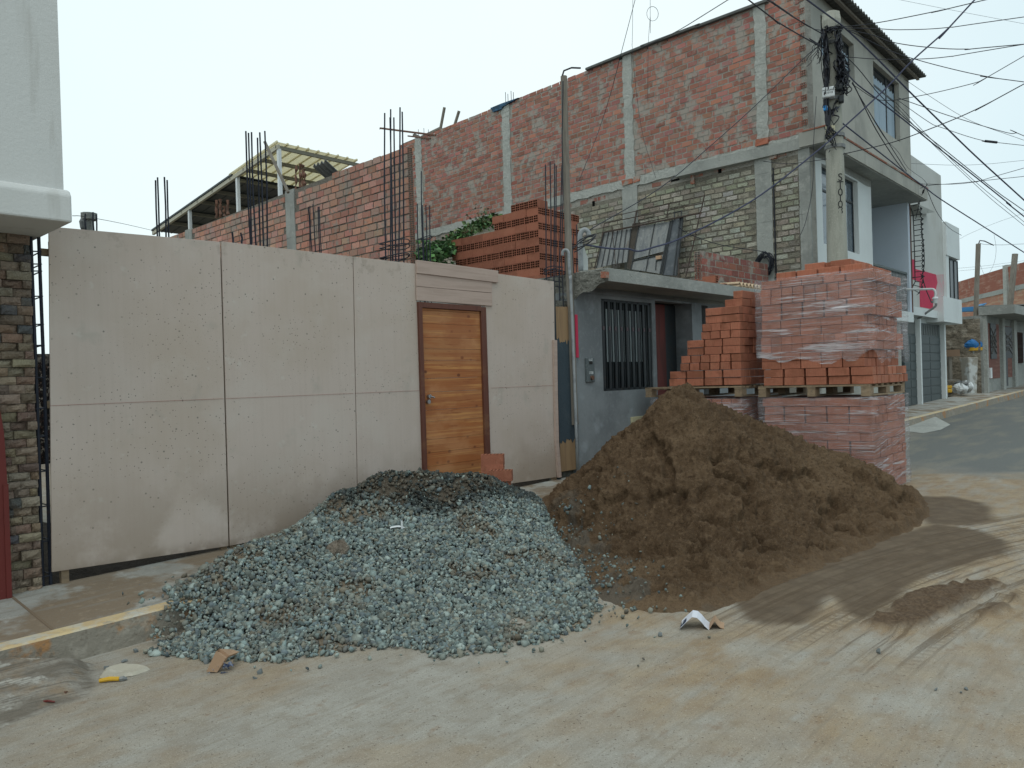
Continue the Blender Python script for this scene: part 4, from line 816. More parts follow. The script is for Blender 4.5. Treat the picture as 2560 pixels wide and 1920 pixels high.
while z < 2.70:
    h = random.uniform(.056, .07); s = -.09 - random.uniform(.0, .02) + .0
    s = -.075
    first = True
    while s > -1.3:
        L = random.uniform(.09, .155) if not (first and r_ % 2) else random.uniform(.04, .07); first = False
        a, b = s - L, s; d0, d1 = random.uniform(.0, .05), random.uniform(.0, .05); mb.c = jit(random.choice(SC), .18)
        n = 4; V_ = []
        for i in range(n + 1):
            for j in range(4):
                u = i / n; v = j / 3; bulge = .018 * (1 - (2 * v - 1) ** 2) * (1 - (2 * u - 1) ** 4); jd = random.uniform(-.006, .006)
                V_.append((a + (b - a - .003) * u, .04 - (d0 * (1 - u) + d1 * u) - bulge - jd, z + (h - .004) * v + (random.uniform(-.003, .003) if 0 < j < 3 else 0)))
        mb.add(V_, [(i * 4 + j, (i + 1) * 4 + j, (i + 1) * 4 + j + 1, i * 4 + j + 1) for i in range(n) for j in range(3)])
        mb.add([(a, .06, z), (b - .003, .06, z), (b - .003, .06, z + h - .004), (a, .06, z + h - .004)], [(0, 1, 2, 3)])
        mb.add([V_[n * 4], V_[n * 4 + 3], (b - .003, .06, z + h - .004), (b - .003, .06, z)], [(0, 1, 2, 3)]); mb.add([V_[0], V_[3], (a, .06, z + h - .004), (a, .06, z)], [(3, 2, 1, 0)])
        mb.add([V_[3 + 4 * i] for i in range(n + 1)] + [(b - .003, .06, z + h - .004), (a, .06, z + h - .004)], [tuple(range(n + 3))]); mb.add([V_[4 * i] for i in range(n + 1)] + [(b - .003, .06, z), (a, .06, z)], [tuple(range(n + 3))])
        s -= L
    z += h; r_ += 1
mb.c = (1, 1, 1); build(mb, 'stone_cladding', stoneM, wh)
mb = MB(FB); Lz = [FB.T(*Z['L'](x, y), -.06) for x, y in ((0, 845), (10, 860), (25, 920), (30, 1000), (48, 1600))]
gx0 = Lz[-1][0]; poly = [(-2.2, .16), (gx0 + .004, .18), (gx0 - .004, 1.05), (gx0 - .012, 1.35), (gx0 - .03, 1.5), (gx0 - .06, 1.6), (gx0 - .4, 1.75), (-2.2, 1.8)]
mb.prism(poly, -.075, -.035); g_ = build(mb, 'gate', maroon, wh)
mb = MB(FB); mb.box(gx0 - .03, gx0 + .001, -.082, -.03, .17, 1.0); build(mb, 'gate_frame', maroon, g_)
mb = MB(FB); mb.box(-.32, -.12, .75, 13, 0, 2.3); build(mb, 'side_garden_wall', mat('dark_block', (.10, .07, .055), [((1, 9, 9), (.16, .11, .09), .5, .6, .6)], .95), label='dark boundary wall between white house and empty plot', cat='wall')
mb = MB(FB); mb.box(-.1, 6.1, 13, 13.2, 0, 2.5); build(mb, 'back_garden_wall', yardb, label='low red wall at the back of the empty plot', cat='wall')
# ---- hoarding
fe = empty('plywood_hoarding', FB.w((2.8, 0, zr(2.8) + .2)), FB.rz, label='tall pinkish beige plywood site hoarding with a timber door', cat='fence')
o__ = Z['o']; 
def fT(k, x, y, t=-.02): return FB.T(*Z[k](x, y), t)
def panel(pl, t0=-.018, t1=0.): 
    mb = MB(FB); mb.prism(pl, t0, t1); return build(mb, 'panel', ply, fe, bevel=.002)
TOP = 2.835
sL0, sL1 = .035, -.02
seam1t, seam1b = fT('o', 477, 522)[0], fT('o', 496, 1190)[0]; seam2t, seam2b = fT('o', 763, 556)[0], fT('o', 772, 1075)[0]
dL = 3.425; dR = 4.42
panel([(sL1, .335), (seam1b - .006, .285), (seam1t - .006, TOP - .005), (sL0, 2.80)])
panel([(seam1b + .006, .285), (seam2b - .005, .30), (seam2t - .005, TOP), (seam1t + .006, TOP)], -.02, -.002)
panel([(seam2b + .005, .30), (dL, .33), (dL, TOP), (seam2t + .005, TOP)])
panel([(dL + .004, 2.46), (dR - .004, 2.44), (dR - .004, TOP), (dL + .004, TOP)], -.014, 0)
panel([(dR, .40), (5.595, .375), (5.66, 2.815), (dR, TOP)], -.018, 0)
mb = MB(FB); mb.tube([FB.w((a, -.0215, 1.519)) for a in (.0, seam1b - .01)], .0012, 4); mb.tube([FB.w((a, -.0235, 1.519)) for a in (seam1b + .01, seam2b - .01)], .0012, 4); mb.tube([FB.w((a, -.0215, 1.52)) for a in (seam2b + .01, dL - .01)], .0012, 4); mb.tube([FB.w((a, -.0215, 1.517)) for a in (dR + .06, 5.62)], .0012, 4)
build(mb, 'chalk_line', mat('red_chalk', (.30, .10, .085)), fe)
P_ = [(3.415, 2.735, 4.625, 2.722, 4.63, 2.86, 3.42, 2.872, -.05), (3.413, 2.60, 4.53, 2.60, 4.535, 2.725, 3.415, 2.738, -.036), (3.41, 2.454, 4.528, 2.45, 4.53, 2.595, 3.412, 2.597, -.037)]
for q in P_:
    mb = MB(FB); mb.prism([(q[0], q[1]), (q[2], q[3]), (q[4], q[5]), (q[6], q[7])], q[8], -.0205); build(mb, 'header_plank', plank, fe, bevel=.003)
mb = MB(FB); mb.prism([(5.60, .37), (5.655, .37), (5.625, .8), (5.63, 1.4), (5.65, 2.08), (5.59, 2.08), (5.575, 1.3), (5.57, .8)], -.05, -.02); build(mb, 'batten', plank, fe)
for s_ in (.045, seam1b - .06, seam1b + .02, 2.62, 5.57): mb = MB(FB); mb.box(s_, s_ + .05, .002, .05, zr(s_) + .15, 2.7); build(mb, 'post', woodp, fe)
mb = MB(FB); mb.box(5.66, 5.70, .0, .04, .3, 2.78); build(mb, 'edge_post', iron, fe)
for z_ in (.6, 1.5, 2.6): mb = MB(FB); mb.box(0, dL - .05, .05, .09, z_, z_ + .05); build(mb, 'rail', woodp, fe)
frm = mat('door_frame_wood', (.12, .045, .03), [(5, (.20, .10, .05), .5, .7, .6), ((40, 40, 2), (.07, .025, .02), .5, .7, .5)], .6)
mb = MB(FB); mb.box(dL, 3.475, -.045, .06, .3, 2.44); mb.box(4.345, 4.425, -.035, .06, .3, 2.43); mb.box(3.475, 4.345, -.04, .06, 2.385, 2.44)
df = build(mb, 'door_frame', frm, fe)
doorM = mat('pine_door', (.37, .16, .062), [((1.1, 9, 11), (.33, .105, .03), .42, .6, .75, 7), ((.8, 20, 34), (.56, .27, .09), .50, .66, .7, 3), ((3, 9, 26), (.22, .065, .02), .58, .70, .8, 4), ((5, 5, 7), (.13, .04, .018), .17, .07, .9, 2, 'spot'), ((.7, 14, 70), (.24, .07, .025), .56, .66, .6, 3), (1.7, (.30, .10, .035), .48, .66, .6, 3), ((2, 5, 3), (.52, .26, .12), .52, .7, .4)], .55, [((4, 30, 40), .15, .003)])
mb = MB(FB); zb_ = .32; i = 0
while zb_ < 2.38:
    h = random.choice((.14, .145, .19, .12)); zt = min(zb_ + h, 2.383); tilt = .0; mb.box(3.477, 4.343, -.012 + random.uniform(-.0015, .0015), .02, zb_ + .0012, zt - .0012); zb_ += h
dr = build(mb, 'door', doorM, fe, bevel=.0012)
mb = MB(FB)
for s_, z_ in ((3.545, 1.455), (3.53, 1.40)): mb.tube([FB.w((s_, -.012, z_)), FB.w((s_, -.045, z_))], .022, 12)
mb.tube([FB.w((3.545, -.05, 1.455)), FB.w((3.60, -.05, 1.44))], .008, 8)
build(mb, 'door_handle', mat('steel_handle', (.35, .35, .36), rough=.3, metal=.9), dr)
# ---- rebar columns standing in the lot
def rebar_column(label, bars, dep, ties=(), zlo=None, r=.009, dj=.12):
    """bars: (x_top, y_top, x_bottom_at, y_bottom_at) photo pixels; each bar gets its own depth jitter"""
    x, y, xb, yb = bars[0]; base = D(xb, yb, dep); root = empty('rebar_column', (base[0], base[1], .1), FB.rz, label=label, cat='rebar column', group='rebar columns rising from the plots')
    for i, (x, y, xb, yb) in enumerate(bars):
        dd = dep + (dj if i % 2 else -dj) ; a = D(x, y, dd); b = D(xb, yb, dd)
        if zlo is None:
            k = (b[2] - .15) / max(.1, a[2] - b[2]); e = b + (b - a) * k; e = np.array([b[0], b[1], .15])
        else: e = np.array([b[0], b[1], min(zlo, b[2] - .05)])
        mb = MB(FB); mb.tube([a, a + (b - a) * .5 + rng.normal(0, .006, 3), b, e], r, 6); build(mb, 'bar', rebarM, root)
    cxs = [q[2] for q in bars]
    for (yc, rad, asp) in ties:
        c = D(sum(cxs) / len(cxs), yc, dep); mb = MB(FB)
        P = [c + np.array([math.cos(a) * rad, math.sin(a) * rad * .9, .012 * math.sin(a * 2 + rad * 90) + .015 * math.cos(a)]) for a in np.linspace(0, 6.4, 15)]
        mb.tube(P, .006, 5); build(mb, 'tie', rebarM, root)
    return root
z2, z1f, z3, sF = Z['z2'], Z['z1'], Z['z3'], Z['s']
def bb(f, *q): return [(*f(a, b), *f(c, d)) for a, b, c, d in q]
rebar_column('tall rebar cluster in front of the block wall end, three ties at its foot', bb(z2, (1775, 135, 1783, 1300), (1822, 105, 1822, 1300), (1817, 170, 1838, 1300), (1847, 170, 1862, 1300), (1896, 90, 1886, 1310), (1913, 125, 1926, 1320)), 8.6, [(z2(0, 1160)[1], .17, 1), (z2(0, 1195)[1], .17, 1), (z2(0, 1270)[1], .17, 1), (z2(0, 1280)[1], .16, 1)])
rebar_column('six bare rebars above the second hoarding panel, tops uneven', bb(z2, (678, 278, 716, 1180), (699, 292, 724, 1180), (723, 286, 758, 1185), (770, 330, 792, 1185), (788, 288, 818, 1190), (828, 277, 848, 1190)), 7.9, [])
rebar_column('four dark rebars above the leftmost hoarding panel, left of the shelter', bb(z1f, (1008, 1168, 1020, 1530), (1021, 1150, 1033, 1530), (1065, 1147, 1076, 1535), (1083, 1167, 1094, 1535)), 8.3, [])
rebar_column('short cluster of five thin rebars against the block wall right of its concrete column', bb(z2, (1172, 876, 1185, 1225), (1184, 868, 1200, 1230), (1208, 855, 1228, 1230), (1248, 876, 1262, 1235), (1257, 874, 1274, 1238)), 9.2, [], r=.007)
rebar_column('two short rebar stubs above the second hoarding panel', bb(z2, (570, 1075, 578, 1160), (637, 1080, 644, 1168)), 7.0, [], r=.009)
rebar_column('rebar cluster beside the vine with one tall bar, right of the block wall end', bb(z3, (440, 950, 452, 1380), (470, 700, 485, 1380), (478, 960, 492, 1385), (505, 960, 512, 1385), (535, 965, 540, 1390)), 10.4, [(z3(0, 1215)[1], .1, 1)], r=.008)
rebar_column('rebar cluster at the house corner rising past the stacked hollow bricks', bb(z3, (1424, 650, 1430, 1520), (1460, 628, 1466, 1520), (1495, 642, 1490, 1520), (1507, 660, 1505, 1520), (1550, 655, 1530, 1520)), 10.1, [(z3(0, 1445)[1], .13, 1), (z3(0, 1470)[1], .13, 1), (z3(0, 1525)[1], .13, 1), (z3(0, 1560)[1], .13, 1), (z3(0, 1600)[1], .13, 1)], r=.008)
rebar_column('three thin rebars standing right of the weathered pole before hollow bricks', bb(z3, (1575, 1110, 1575, 1470), (1662, 1110, 1664, 1470), (1640, 1180, 1640, 1475)), 10.9, [], zlo=2.95, r=.007)
# far left stub pole with insulator and bars
t_ = empty('service_post', D(*z1f(578, 1480), 9.5) * np.array([1, 1, 0]), FB.rz, label='grey concrete service post with insulator peeping over the hoarding', cat='post')
mb = MB(FB); a = D(*z1f(578, 1425), 9.5); b = D(*z1f(582, 1490), 9.5); mb.tube([(b[0], b[1], .1), a], .055, 8); mb.tube([a, a + [0, 0, .08]], .095, 10); build(mb, 'shaft', conc, t_)
mb = MB(FB); a = D(*z1f(540, 1405), 9.45); mb.tube([a, a - [0, 0, .06], a - [0, 0, .14], a - [0, 0, .18]], [.02, .05, .04, .02], 8); build(mb, 'insulator', tin, t_)
rebar_column('thin rebars around the service post above the leftmost panel', bb(z1f, (553, 1385, 555, 1485), (603, 1375, 608, 1490), (623, 1390, 627, 1492)), 9.3, [], r=.009)
# black rebar cage between pillar and hoarding
cg = empty('rebar_cage', FB.w((-.04, .12, .15)), FB.rz, label='black painted rebar cage standing between stone pillar and hoarding', cat='rebar cage')
for s_, t in ((-.062, .05), (-.012, .05), (-.062, .24), (-.012, .24)):
    mb = MB(FB); mb.tube([FB.w((s_, t, .15)), FB.w((s_ + .004, t, 1.5)), FB.w((s_ - .002, t, 2.9))], .012, 6); build(mb, 'bar', rebarM, cg)
for z_ in (.3, .55, .8, 1.05, 1.3, 1.5, 1.72, 1.95, 2.1, 2.3, 2.48, 2.53, 2.62):
    mb = MB(FB); mb.tube([FB.w(p) for p in ((-.07, .04, z_), (-.004, .04, z_ + .004), (-.004, .25, z_), (-.07, .25, z_ - .004), (-.07, .04, z_))], .005, 5); build(mb, 'tie', rebarM, cg)
# ---- grey neighbour house with porch
gh_ = empty('grey_house', FB.w((9, 0, zr(9))), FB.rz, label='low grey rendered house with flat porch slab, barred window and rooftop clutter', cat='building')
def gT(x, y, t=0.): return FB.T(*Z['g'](x, y), t)
win = (6.66, 7.90, 1.41, 2.66)
mb = MB(FB); wall_with_holes(mb, 6.08, 7.94, 0.1, 2.72, 0, .16, [win]); mb.box(6.08, 6.2, .16, 9, .1, 2.72); build(mb, 'front_wall', plaster2, gh_)
mb = MB(FB); mb.box(7.94, 8.0, .003, .8, .1, 2.72); mb.box(9.60, 12.6, .02, .18, .1, 2.72); mb.box(9.035, 9.34, -.01, .42, .1, 2.72); build(mb, 'porch_wall', plaster2, gh_)
mb = MB(FB); mb.box(7.94, 9.03, .31, .40, .1, 2.72); build(mb, 'porch_back_wall', mat('porch_shade', (.045, .045, .043), rough=.9), gh_)  # back wall coloured near black for the shade of the recess
dx = FB.T(*Z['z7'](965, 900), .27)[0]; mb = MB(FB); mb.box(dx, 9.03, .285, .305, .3, 2.70); build(mb, 'doorway_shade', iron, gh_); mb = MB(FB); mb.box(8.0, dx, .27, .305, .3, 2.70); build(mb, 'door', mat('dark_red_door', (.13, .022, .016), [((6, 6, 1), (.05, .012, .01), .4, .6, .6)], .55), gh_)  # dark slab beside the red door stands in for the unlit opening
mb = MB(FB)   # slab with raw left edge
mb.box(6.12, 12.55, -.52, .0, 2.80, 2.965); mb.box(6.1, 12.6, 0, 8.9, 2.73, 2.955); build(mb, 'porch_slab', conc, gh_, bevel=.004)
mb = MB(FB); rough_strip(mb, -.5, 8.0, 2.70, 2.975, 0, .01, .02, .12, 'h')
mb2 = MB(FB)
def rawedge(u, v): 
    t = -.50 + 1.9 * u; z = 2.62 + .33 * v + (.16 * max(0, 1 - u * 3.6)) * (1 - v) + .02 * math.sin(u * 40) * (1 - v)
    return (6.095 - .03 * float(fbm(np.array(u * 3), np.array(v * 1.), 6, 3, 3)), t, z)
mb2.grid(rawedge, 50, 8); build(mb2, 'raw_slab_edge', conc_rough, gh_)
mb = MB(FB); mb.c = (.33, .13, .085); p = [FB.S(*Z['b'](x, y), 6.07) for x, y in ((575, 1545), (665, 1545), (665, 1630), (575, 1630))]; mb.prism(p, 6.05, 6.09, 's'); build(mb, 'embedded_brick', redb, gh_)
mb = MB(FB); mb.box(6.1, 6.15, .0, .6, 2.62, 2.80); mb.box(6.15, 12.5, .0, .12, 2.705, 2.80); build(mb, 'slab_beam', plaster2, gh_)
mb = MB(FB); mb.box(5.66, 6.08, .10, .16, .1, 2.60); build(mb, 'recess_wall', conc_rough, gh_)
# window grille
gr_ = MB(FB); s0, s1, z0, z1 = win
mb = MB(FB); w__ = .03; mb.box(s0, s1, .02, .05, z0, z0 + w__); mb.box(s0, s1, .02, .05, z1 - w__, z1); mb.box(s0, s0 + .02, .02, .05, z0, z1); mb.box(s1 - .02, s1, .02, .05, z0, z1)
gw = build(mb, 'window', iron, gh_)
n = 9
for i in range(n):
    a = s0 + .035 + i * (s1 - s0 - .11) / (n - 1); mb = MB(FB); mb.box(a, a + .055, .02, .032, z0, z1); build(mb, 'grille_slat', iron, gw)
    mb = MB(FB); mb.box(a + .085, a + .093, .022, .034, z0, z1); build(mb, 'grille_bar', iron, gw)
mb = MB(FB); n = 9
for i in range(n):
    a = s0 + .04 + i * (s1 - s0 - .11) / (n - 1); mb = MB(FB); mb.box(a, a + .045, .012, .019, z1 - .42, z1 - .37); build(mb, 'slat_joint', mat('grille_joint', (.12, .09, .10), rough=.7) if i == 0 else bpy.data.materials['grille_joint'], gw)
mb = MB(FB); mb.box(s0, s1, .13, .14, z0, z1); build(mb, 'pane', mat('black_glass', (.008, .01, .012), rough=.35, spec=.1), gw)
for i, (a, b) in enumerate(((6.92, 7.12), (7.14, 7.36), (7.40, 7.60), (7.62, 7.80))):
    mb = MB(FB); mb.box(a, b, .12, .129, z1 - .85, z1 - .12); build(mb, 'pane_glare', mat('pane_glare%d' % i, (.36, .42, .43), rough=.25), gw)  # pale boxes paint brightness onto the upper glass
# meter box
mb = MB(FB); a, zt = FB.T(*Z['z7'](347, 1030), -.01); b, zb_ = FB.T(*Z['z7'](412, 1213), -.01)
mt = build((lambda m: (m.box(a, b, -.035, 0, zb_, zt), m)[1])(MB(FB)), 'meter_box', mat('meter_box', (.10, .12, .125), [(20, (.2, .22, .22), .58, .7, .5)], .6), bevel=.006, label='grey electricity meter box set in the grey house wall beside its barred window', cat='meter box')
mb = MB(FB); h = zt - zb_; ww = b - a
mb.box(a + ww * .3, b - ww * .3, -.04, -.034, zt - h * .26, zt - h * .14); build(mb, 'reading_window', ink, mt)
mb = MB(FB); mb.tube([FB.w((a + ww * .55, -.03, zb_ + h * .18)), FB.w((a + ww * .55, -.06, zb_ + h * .18))], .03, 10); build(mb, 'knob', rusty, mt)
def text(body, size, fr, s, t, z, M, parent=None, name='lettering', ext=.001, tilt=0, vertical=False, facing=0):
    cu = bpy.data.curves.new('tmp', 'FONT'); cu.body = '\n'.join(body) if vertical else body; cu.size = size; cu.extrude = ext; cu.align_x = 'CENTER'; cu.align_y = 'CENTER'; cu.space_line = .92; cu.resolution_u = 3
    to = bpy.data.objects.new('tmp', cu); sc.collection.objects.link(to); bpy.context.view_layer.update()
    me = bpy.data.meshes.new_from_object(to.evaluated_get(bpy.context.evaluated_depsgraph_get())); bpy.data.objects.remove(to)
    mb = MB(fr); vs = []
    for v in me.vertices:
        x, y, zz = v.co; c_, s_ = math.cos(tilt), math.sin(tilt); x, y = x * c_ - y * s_, x * s_ + y * c_; ca, sa = math.cos(facing), math.sin(facing)
        vs.append((s + x * ca + zz * sa, t - zz * ca + x * sa, z + y))
    mb.add(vs, [tuple(p.vertices) for p in me.polygons]); return build(mb, name, M, parent)
text('LUZ', .045, FB, (a + b) / 2, -.0362, zt - h * .08, white, mt); text('1708', .05, FB, (a + b) / 2, -.0362, zt - h * .62, white, mt)
# gas box
a, zt = FB.T(*Z['z7'](698, 1483), -.01); b, _ = FB.T(*Z['z7'](805, 1478), -.01); zb_ = zt - .36
gb = build((lambda m: (m.box(a, b, -.03, 0, zb_, zt), m)[1])(MB(FB)), 'gas_box', cream, bevel=.006, label='small cream gas cabinet low on the grey house wall behind sand', cat='gas box')
mb = MB(FB)
for i in range(5): mb.box(a + .07, b - .07, -.036, -.031, zt - .08 - i * .024, zt - .07 - i * .024)
build(mb, 'vent_slot', iron, gb)
# tan and slate board in the recess
bd = empty('boarded_door', FB.w((5.87, .06, zr(5.9) + .2)), FB.rz, label='narrow tan board painted slate blue in the gap before the grey house', cat='board')
mb = MB(FB); mb.prism([(5.74, .42), (6.09, .42), (6.02, 2.52), (5.74, 2.51)], .04, .07); build(mb, 'board', tan, bd)
poly = [(5.74, .80)] + [(5.74 + .35 * i / 24, .80 + .10 * (float(fbm(np.array(i * .5), np.array(0.), 1., 3, 7)) - .5)) for i in range(1, 25)] + [(6.03, 2.05)] + [(6.02 - .28 * i / 24, 2.06 + .16 * (float(fbm(np.array(i * .5), np.array(3.), 1., 3, 9)) - .5)) for i in range(1, 25)]
mb = MB(FB); mb.prism(poly, .036, .0395); build(mb, 'slate_paint', slatein, bd)
# wooden pole and conduits
wpx = [(1218, 165), (1224, 400), (1231, 620), (1238, 830), (1241, 905)]
mb = MB(FB); P = [D(*o_(x, y), 9.93) for x, y in wpx]; P.append(np.array([P[-1][0] + .004, P[-1][1], 1.0])); mb.tube(spline(P, 4), [.043 + .012 * i / 20 for i in range(21)], 10)
wp = build(mb, 'service_pole', woodg, label='weathered squared timber service pole at the grey house corner with a wire on top', cat='pole')
mb = MB(FB); mb.tube([P[0] + [-.02, -.03, .0], P[0] + [.0, -.03, .06], P[0] + [.10, -.02, .10], P[0] + [.22, 0, .10]], .012, 6); mb.tube([D(*o_(x, y), 9.86) for x, y in ((1216, 175), (1214, 300), (1216, 430), (1213, 560), (1219, 700))], .008, 5); build(mb, 'service_wire', cableM, wp)
mb = MB(FB); c_ = [FB.T(*Z['R'](x, y), -.075) for x, y in ((383, 400), (390, 700))]; mb.box(6.075, 6.125, -.012, -.002, c_[1][1], c_[0][1]); build(mb, 'pink_paint_stripe', pink, gh_)
for nm, pts, r, dep, lb, low in (('conduit', [('z3', 1556, 1350), ('z3', 1556, 1325), ('z3', 1568, 1308), ('z3', 1588, 1308), ('z3', 1602, 1330), ('z3', 1606, 1400), ('z3', 1612, 1500), ('z3', 1622, 1658)], .02, 9.85, 'grey hooked conduit running down beside the weathered pole', .36),
                          ('conduit', [('z3', 1757, 1195), ('z3', 1750, 1165), ('z3', 1725, 1150), ('z3', 1702, 1165), ('z3', 1690, 1200), ('z3', 1692, 1300), ('z3', 1696, 1465)], .035, 10.6, 'grey hooked conduit standing on the slab right of the pole', None)):
    mb = MB(FB); P = [D(*Z[q[0]](q[1], q[2]), dep) for q in pts]
    if low: P.append(np.array([P[-1][0] + .015, P[-1][1], low]))
    mb.tube(spline(P, 4), r, 8); build(mb, nm, pvc, label=lb, cat='conduit', group='hooked conduits', smooth=True)
mb = MB(FB); P = [D(*Z['z3'](x, y), 10.7) for x, y in ((1700, 1270), (1722, 1280), (1750, 1370), (1752, 1460), (1705, 1462))]; b_ = [p + np.array([0, .05, 0]) for p in P]; mb.add([tuple(p) for p in P + b_], [(0, 1, 2, 3, 4), (9, 8, 7, 6, 5)] + [(i, (i + 1) % 5, 5 + (i + 1) % 5, 5 + i) for i in range(5)], True)
build(mb, 'asbestos_offcut', mat('pale_sheet', (.5, .53, .52), rough=.7), label='white curved sheet offcut behind the right hooked conduit', cat='offcut')
mb = MB(FB)
for q in range(3):
    c = D(*Z['z3'](1735 - 8 * q, 1225 + 8 * q), 10.45); mb.tube([c + np.array([math.cos(a) * (.10 + .035 * q), math.sin(a * 1.3) * .05, math.sin(a + .5 * q) * (.035 + .03 * q) - .01 * q + .03 * math.cos(a)]) for a in np.linspace(-2.5, 2.6, 16)], .008, 5)
build(mb, 'wire_loop', cableM, label='loose black wire loops hanging at the right hooked conduit', cat='wire')
# hollow brick pile on the roof
def brick_mesh(name, L, Wd, H, hollow, M, holes_top=False):
    mb = MB(WF); c = .004
    if hollow:
        mb.add([(0, 0, 0), (L, 0, 0), (L, Wd, 0), (0, Wd, 0), (0, 0, H), (L, 0, H), (L, Wd, H), (0, Wd, H)], [(0, 3, 2, 1), (4, 5, 6, 7), (0, 1, 5, 4), (2, 3, 7, 6)])
        hole_end(mb, (0, Wd, 0), (0, -1, 0), (0, 0, 1), (-1, 0, 0), Wd, H, 2, 3, 1, 0, .06); hole_end(mb, (L, 0, 0), (0, 1, 0), (0, 0, 1), (1, 0, 0), Wd, H, 2, 3, 1, 0, .06)
    elif holes_top:
        mb.add([(0, 0, 0), (L, 0, 0), (L, Wd, 0), (0, Wd, 0), (0, 0, H), (L, 0, H), (L, Wd, H), (0, Wd, H)], [(0, 3, 2, 1), (0, 1, 5, 4), (2, 3, 7, 6), (1, 2, 6, 5), (3, 0, 4, 7)])
        hole_end(mb, (0, 0, H), (1, 0, 0), (0, 1, 0), (0, 0, 1), L, Wd, 6, 3, 1, 0, .05)
    else:
        def ring(e, z): return [(e, c, z), (c, e, z), (L - c, e, z), (L - e, c, z), (L - e, Wd - c, z), (L - c, Wd - e, z), (c, Wd - e, z), (e, Wd - c, z)]
        v = [(x + (c if x < L / 2 else -c) * 0, y, z) for x, y, z in ring(.0, 0)] + ring(0, H - c) + [(min(max(x, c), L - c), min(max(y, c), Wd - c), H) for x, y, z in ring(0, H)]
        f = [tuple(range(8))[::-1], tuple(range(16, 24))] + [(i, (i + 1) % 8, 8 + (i + 1) % 8, 8 + i) for i in range(8)] + [(8 + i, 8 + (i + 1) % 8, 16 + (i + 1) % 8, 16 + i) for i in range(8)]
        mb.add(v, f)
    me = bpy.data.meshes.new(name); me.from_pydata(mb.v, [], mb.f)
    for x in M: me.materials.append(x)
    me.polygons.foreach_set('material_index', mb.mi); me.update(); return me
ORD = ['', 'first', 'second', 'third', 'fourth', 'fifth', 'sixth', 'seventh', 'eighth', 'ninth', 'tenth', 'eleventh', 'twelfth', 'thirteenth', 'fourteenth', 'fifteenth', 'sixteenth', 'seventeenth', 'eighteenth', 'nineteenth', 'twentieth', 'twenty-first', 'twenty-second']
def put(me, name, p, rz, **tg):
    o = bpy.data.objects.new(name, me); o.location = p; o.rotation_euler = (0, 0, rz); link(o); return tag(o, **tg)
hb = brick_mesh('hollow_brick', .24, .09, .114, True, [hclay, hole])
HG = 'hollow bricks stacked on the grey house roof'
for k in range(2, 12):
    z = 2.965 + .1165 * k; te = 2.12 if k == 11 else (2.50 if k in (9, 10) else 3.42); cells = (k % 2 == 1)
    cn = ORD[12 - k]
    pitch = .094 if cells else .245; n = int(round((te - 1.535) / pitch)); s_e = 7.43 if k == 11 else 8.2
    for i in range(n):
        j = random.uniform(-.006, .006); lb = f'hollow brick, {ORD[i + 1]} from the right, {cn} row down, left side of roof pile'
        if cells: put(hb, 'hollow_brick', FB.w((7.2 + j, 1.535 + i * pitch + .09 * 0, z)), FB.rz, label=lb, cat='hollow brick', group=HG) if False else put(hb, 'hollow_brick', FB.w((7.2 + j, 1.535 + i * pitch, z)), FB.rz, label=lb, cat='hollow brick', group=HG)
        else: put(hb, 'hollow_brick', FB.w((7.29 + j, 1.535 + i * pitch, z)), FB.rz + math.pi / 2, label=lb, cat='hollow brick', group=HG)
    # right side (faces the street)
    s = 7.2 + (.245 if cells else .094); i = 0; p2 = .245 if cells else .094
    while s + p2 < s_e + .12:
        j = random.uniform(-.006, .006); lb = f'hollow brick, {ORD[i + 1]} from the corner, {cn} row down, street side of roof pile'
        if cells: put(hb, 'hollow_brick', FB.w((s, 1.535 + j, z)), FB.rz, label=lb, cat='hollow brick', group=HG)
        else: put(hb, 'hollow_brick', FB.w((s + .09, 1.535 + j, z)), FB.rz + math.pi / 2, label=lb, cat='hollow brick', group=HG)
        s += p2; i += 1
    # core behind the shell
mb = MB(FB); mb.box(7.45, 8.18, 1.79, 3.38, 2.96, 3.98); mb.box(7.45, 8.18, 1.79, 2.45, 3.98, 4.22); build(mb, 'brick_pile_core', hclay, label='inner rows of the hollow brick pile, hardly seen behind its outer bricks', cat='bricks', kind='stuff')
mb = MB(FB); mb.box(7.18, 8.22, 1.5, 3.5, 2.956, 3.195); build(mb, 'brick_pile_foot', hclay, label='lowest hollow brick rows of the roof pile behind the hoarding', cat='bricks', kind='stuff')
# vine
def leaves(name, pts, n, spread, sz, cols, fr, t, t2, **tg):
    mb = MB(fr); P = [(*fr.T(*Z[k](x, y), t),) for k, x, y in pts]
    st_ = spline([np.array(fr.w((a, t, b))) for a, b in P], 12); N_ = len(st_)
    for i in range(n):
        u = random.random() ** .8; c = st_[min(N_ - 1, int(u * N_))]; sp = spread * (1.25 - .7 * u)
        c = c + rng.normal(0, sp, 3) * [.9, .9, .75]; a = rng.uniform(0, 6.28); el = rng.uniform(-1, .6); d = np.array([math.cos(a) * math.cos(el), math.sin(a) * math.cos(el), math.sin(el)]); q = np.cross(d, rng.normal(size=3)); q /= np.linalg.norm(q) + 1e-6
        L = sz * rng.uniform(.6, 1.5); w_ = L * .38; nrm = np.cross(d, q) * L * .12; mb.c = jit(random.choice(cols), .35)
        mb.add([tuple(c), tuple(c + d * L * .45 + q * w_ - nrm), tuple(c + d * L), tuple(c + d * L * .45 - q * w_ - nrm), tuple(c + d * L * .5)], [(0, 4, 1), (1, 4, 2), (0, 3, 4), (3, 2, 4)], True)
    return mb, st_
vine = empty('vine', FB.w((7.6, 4.2, 2.9)), FB.rz, label='green creeper climbing along the wall left of the hollow bricks', cat='plant')
GR = [(.06, .13, .045), (.085, .18, .06), (.04, .09, .035), (.12, .22, .09), (.16, .20, .10)]
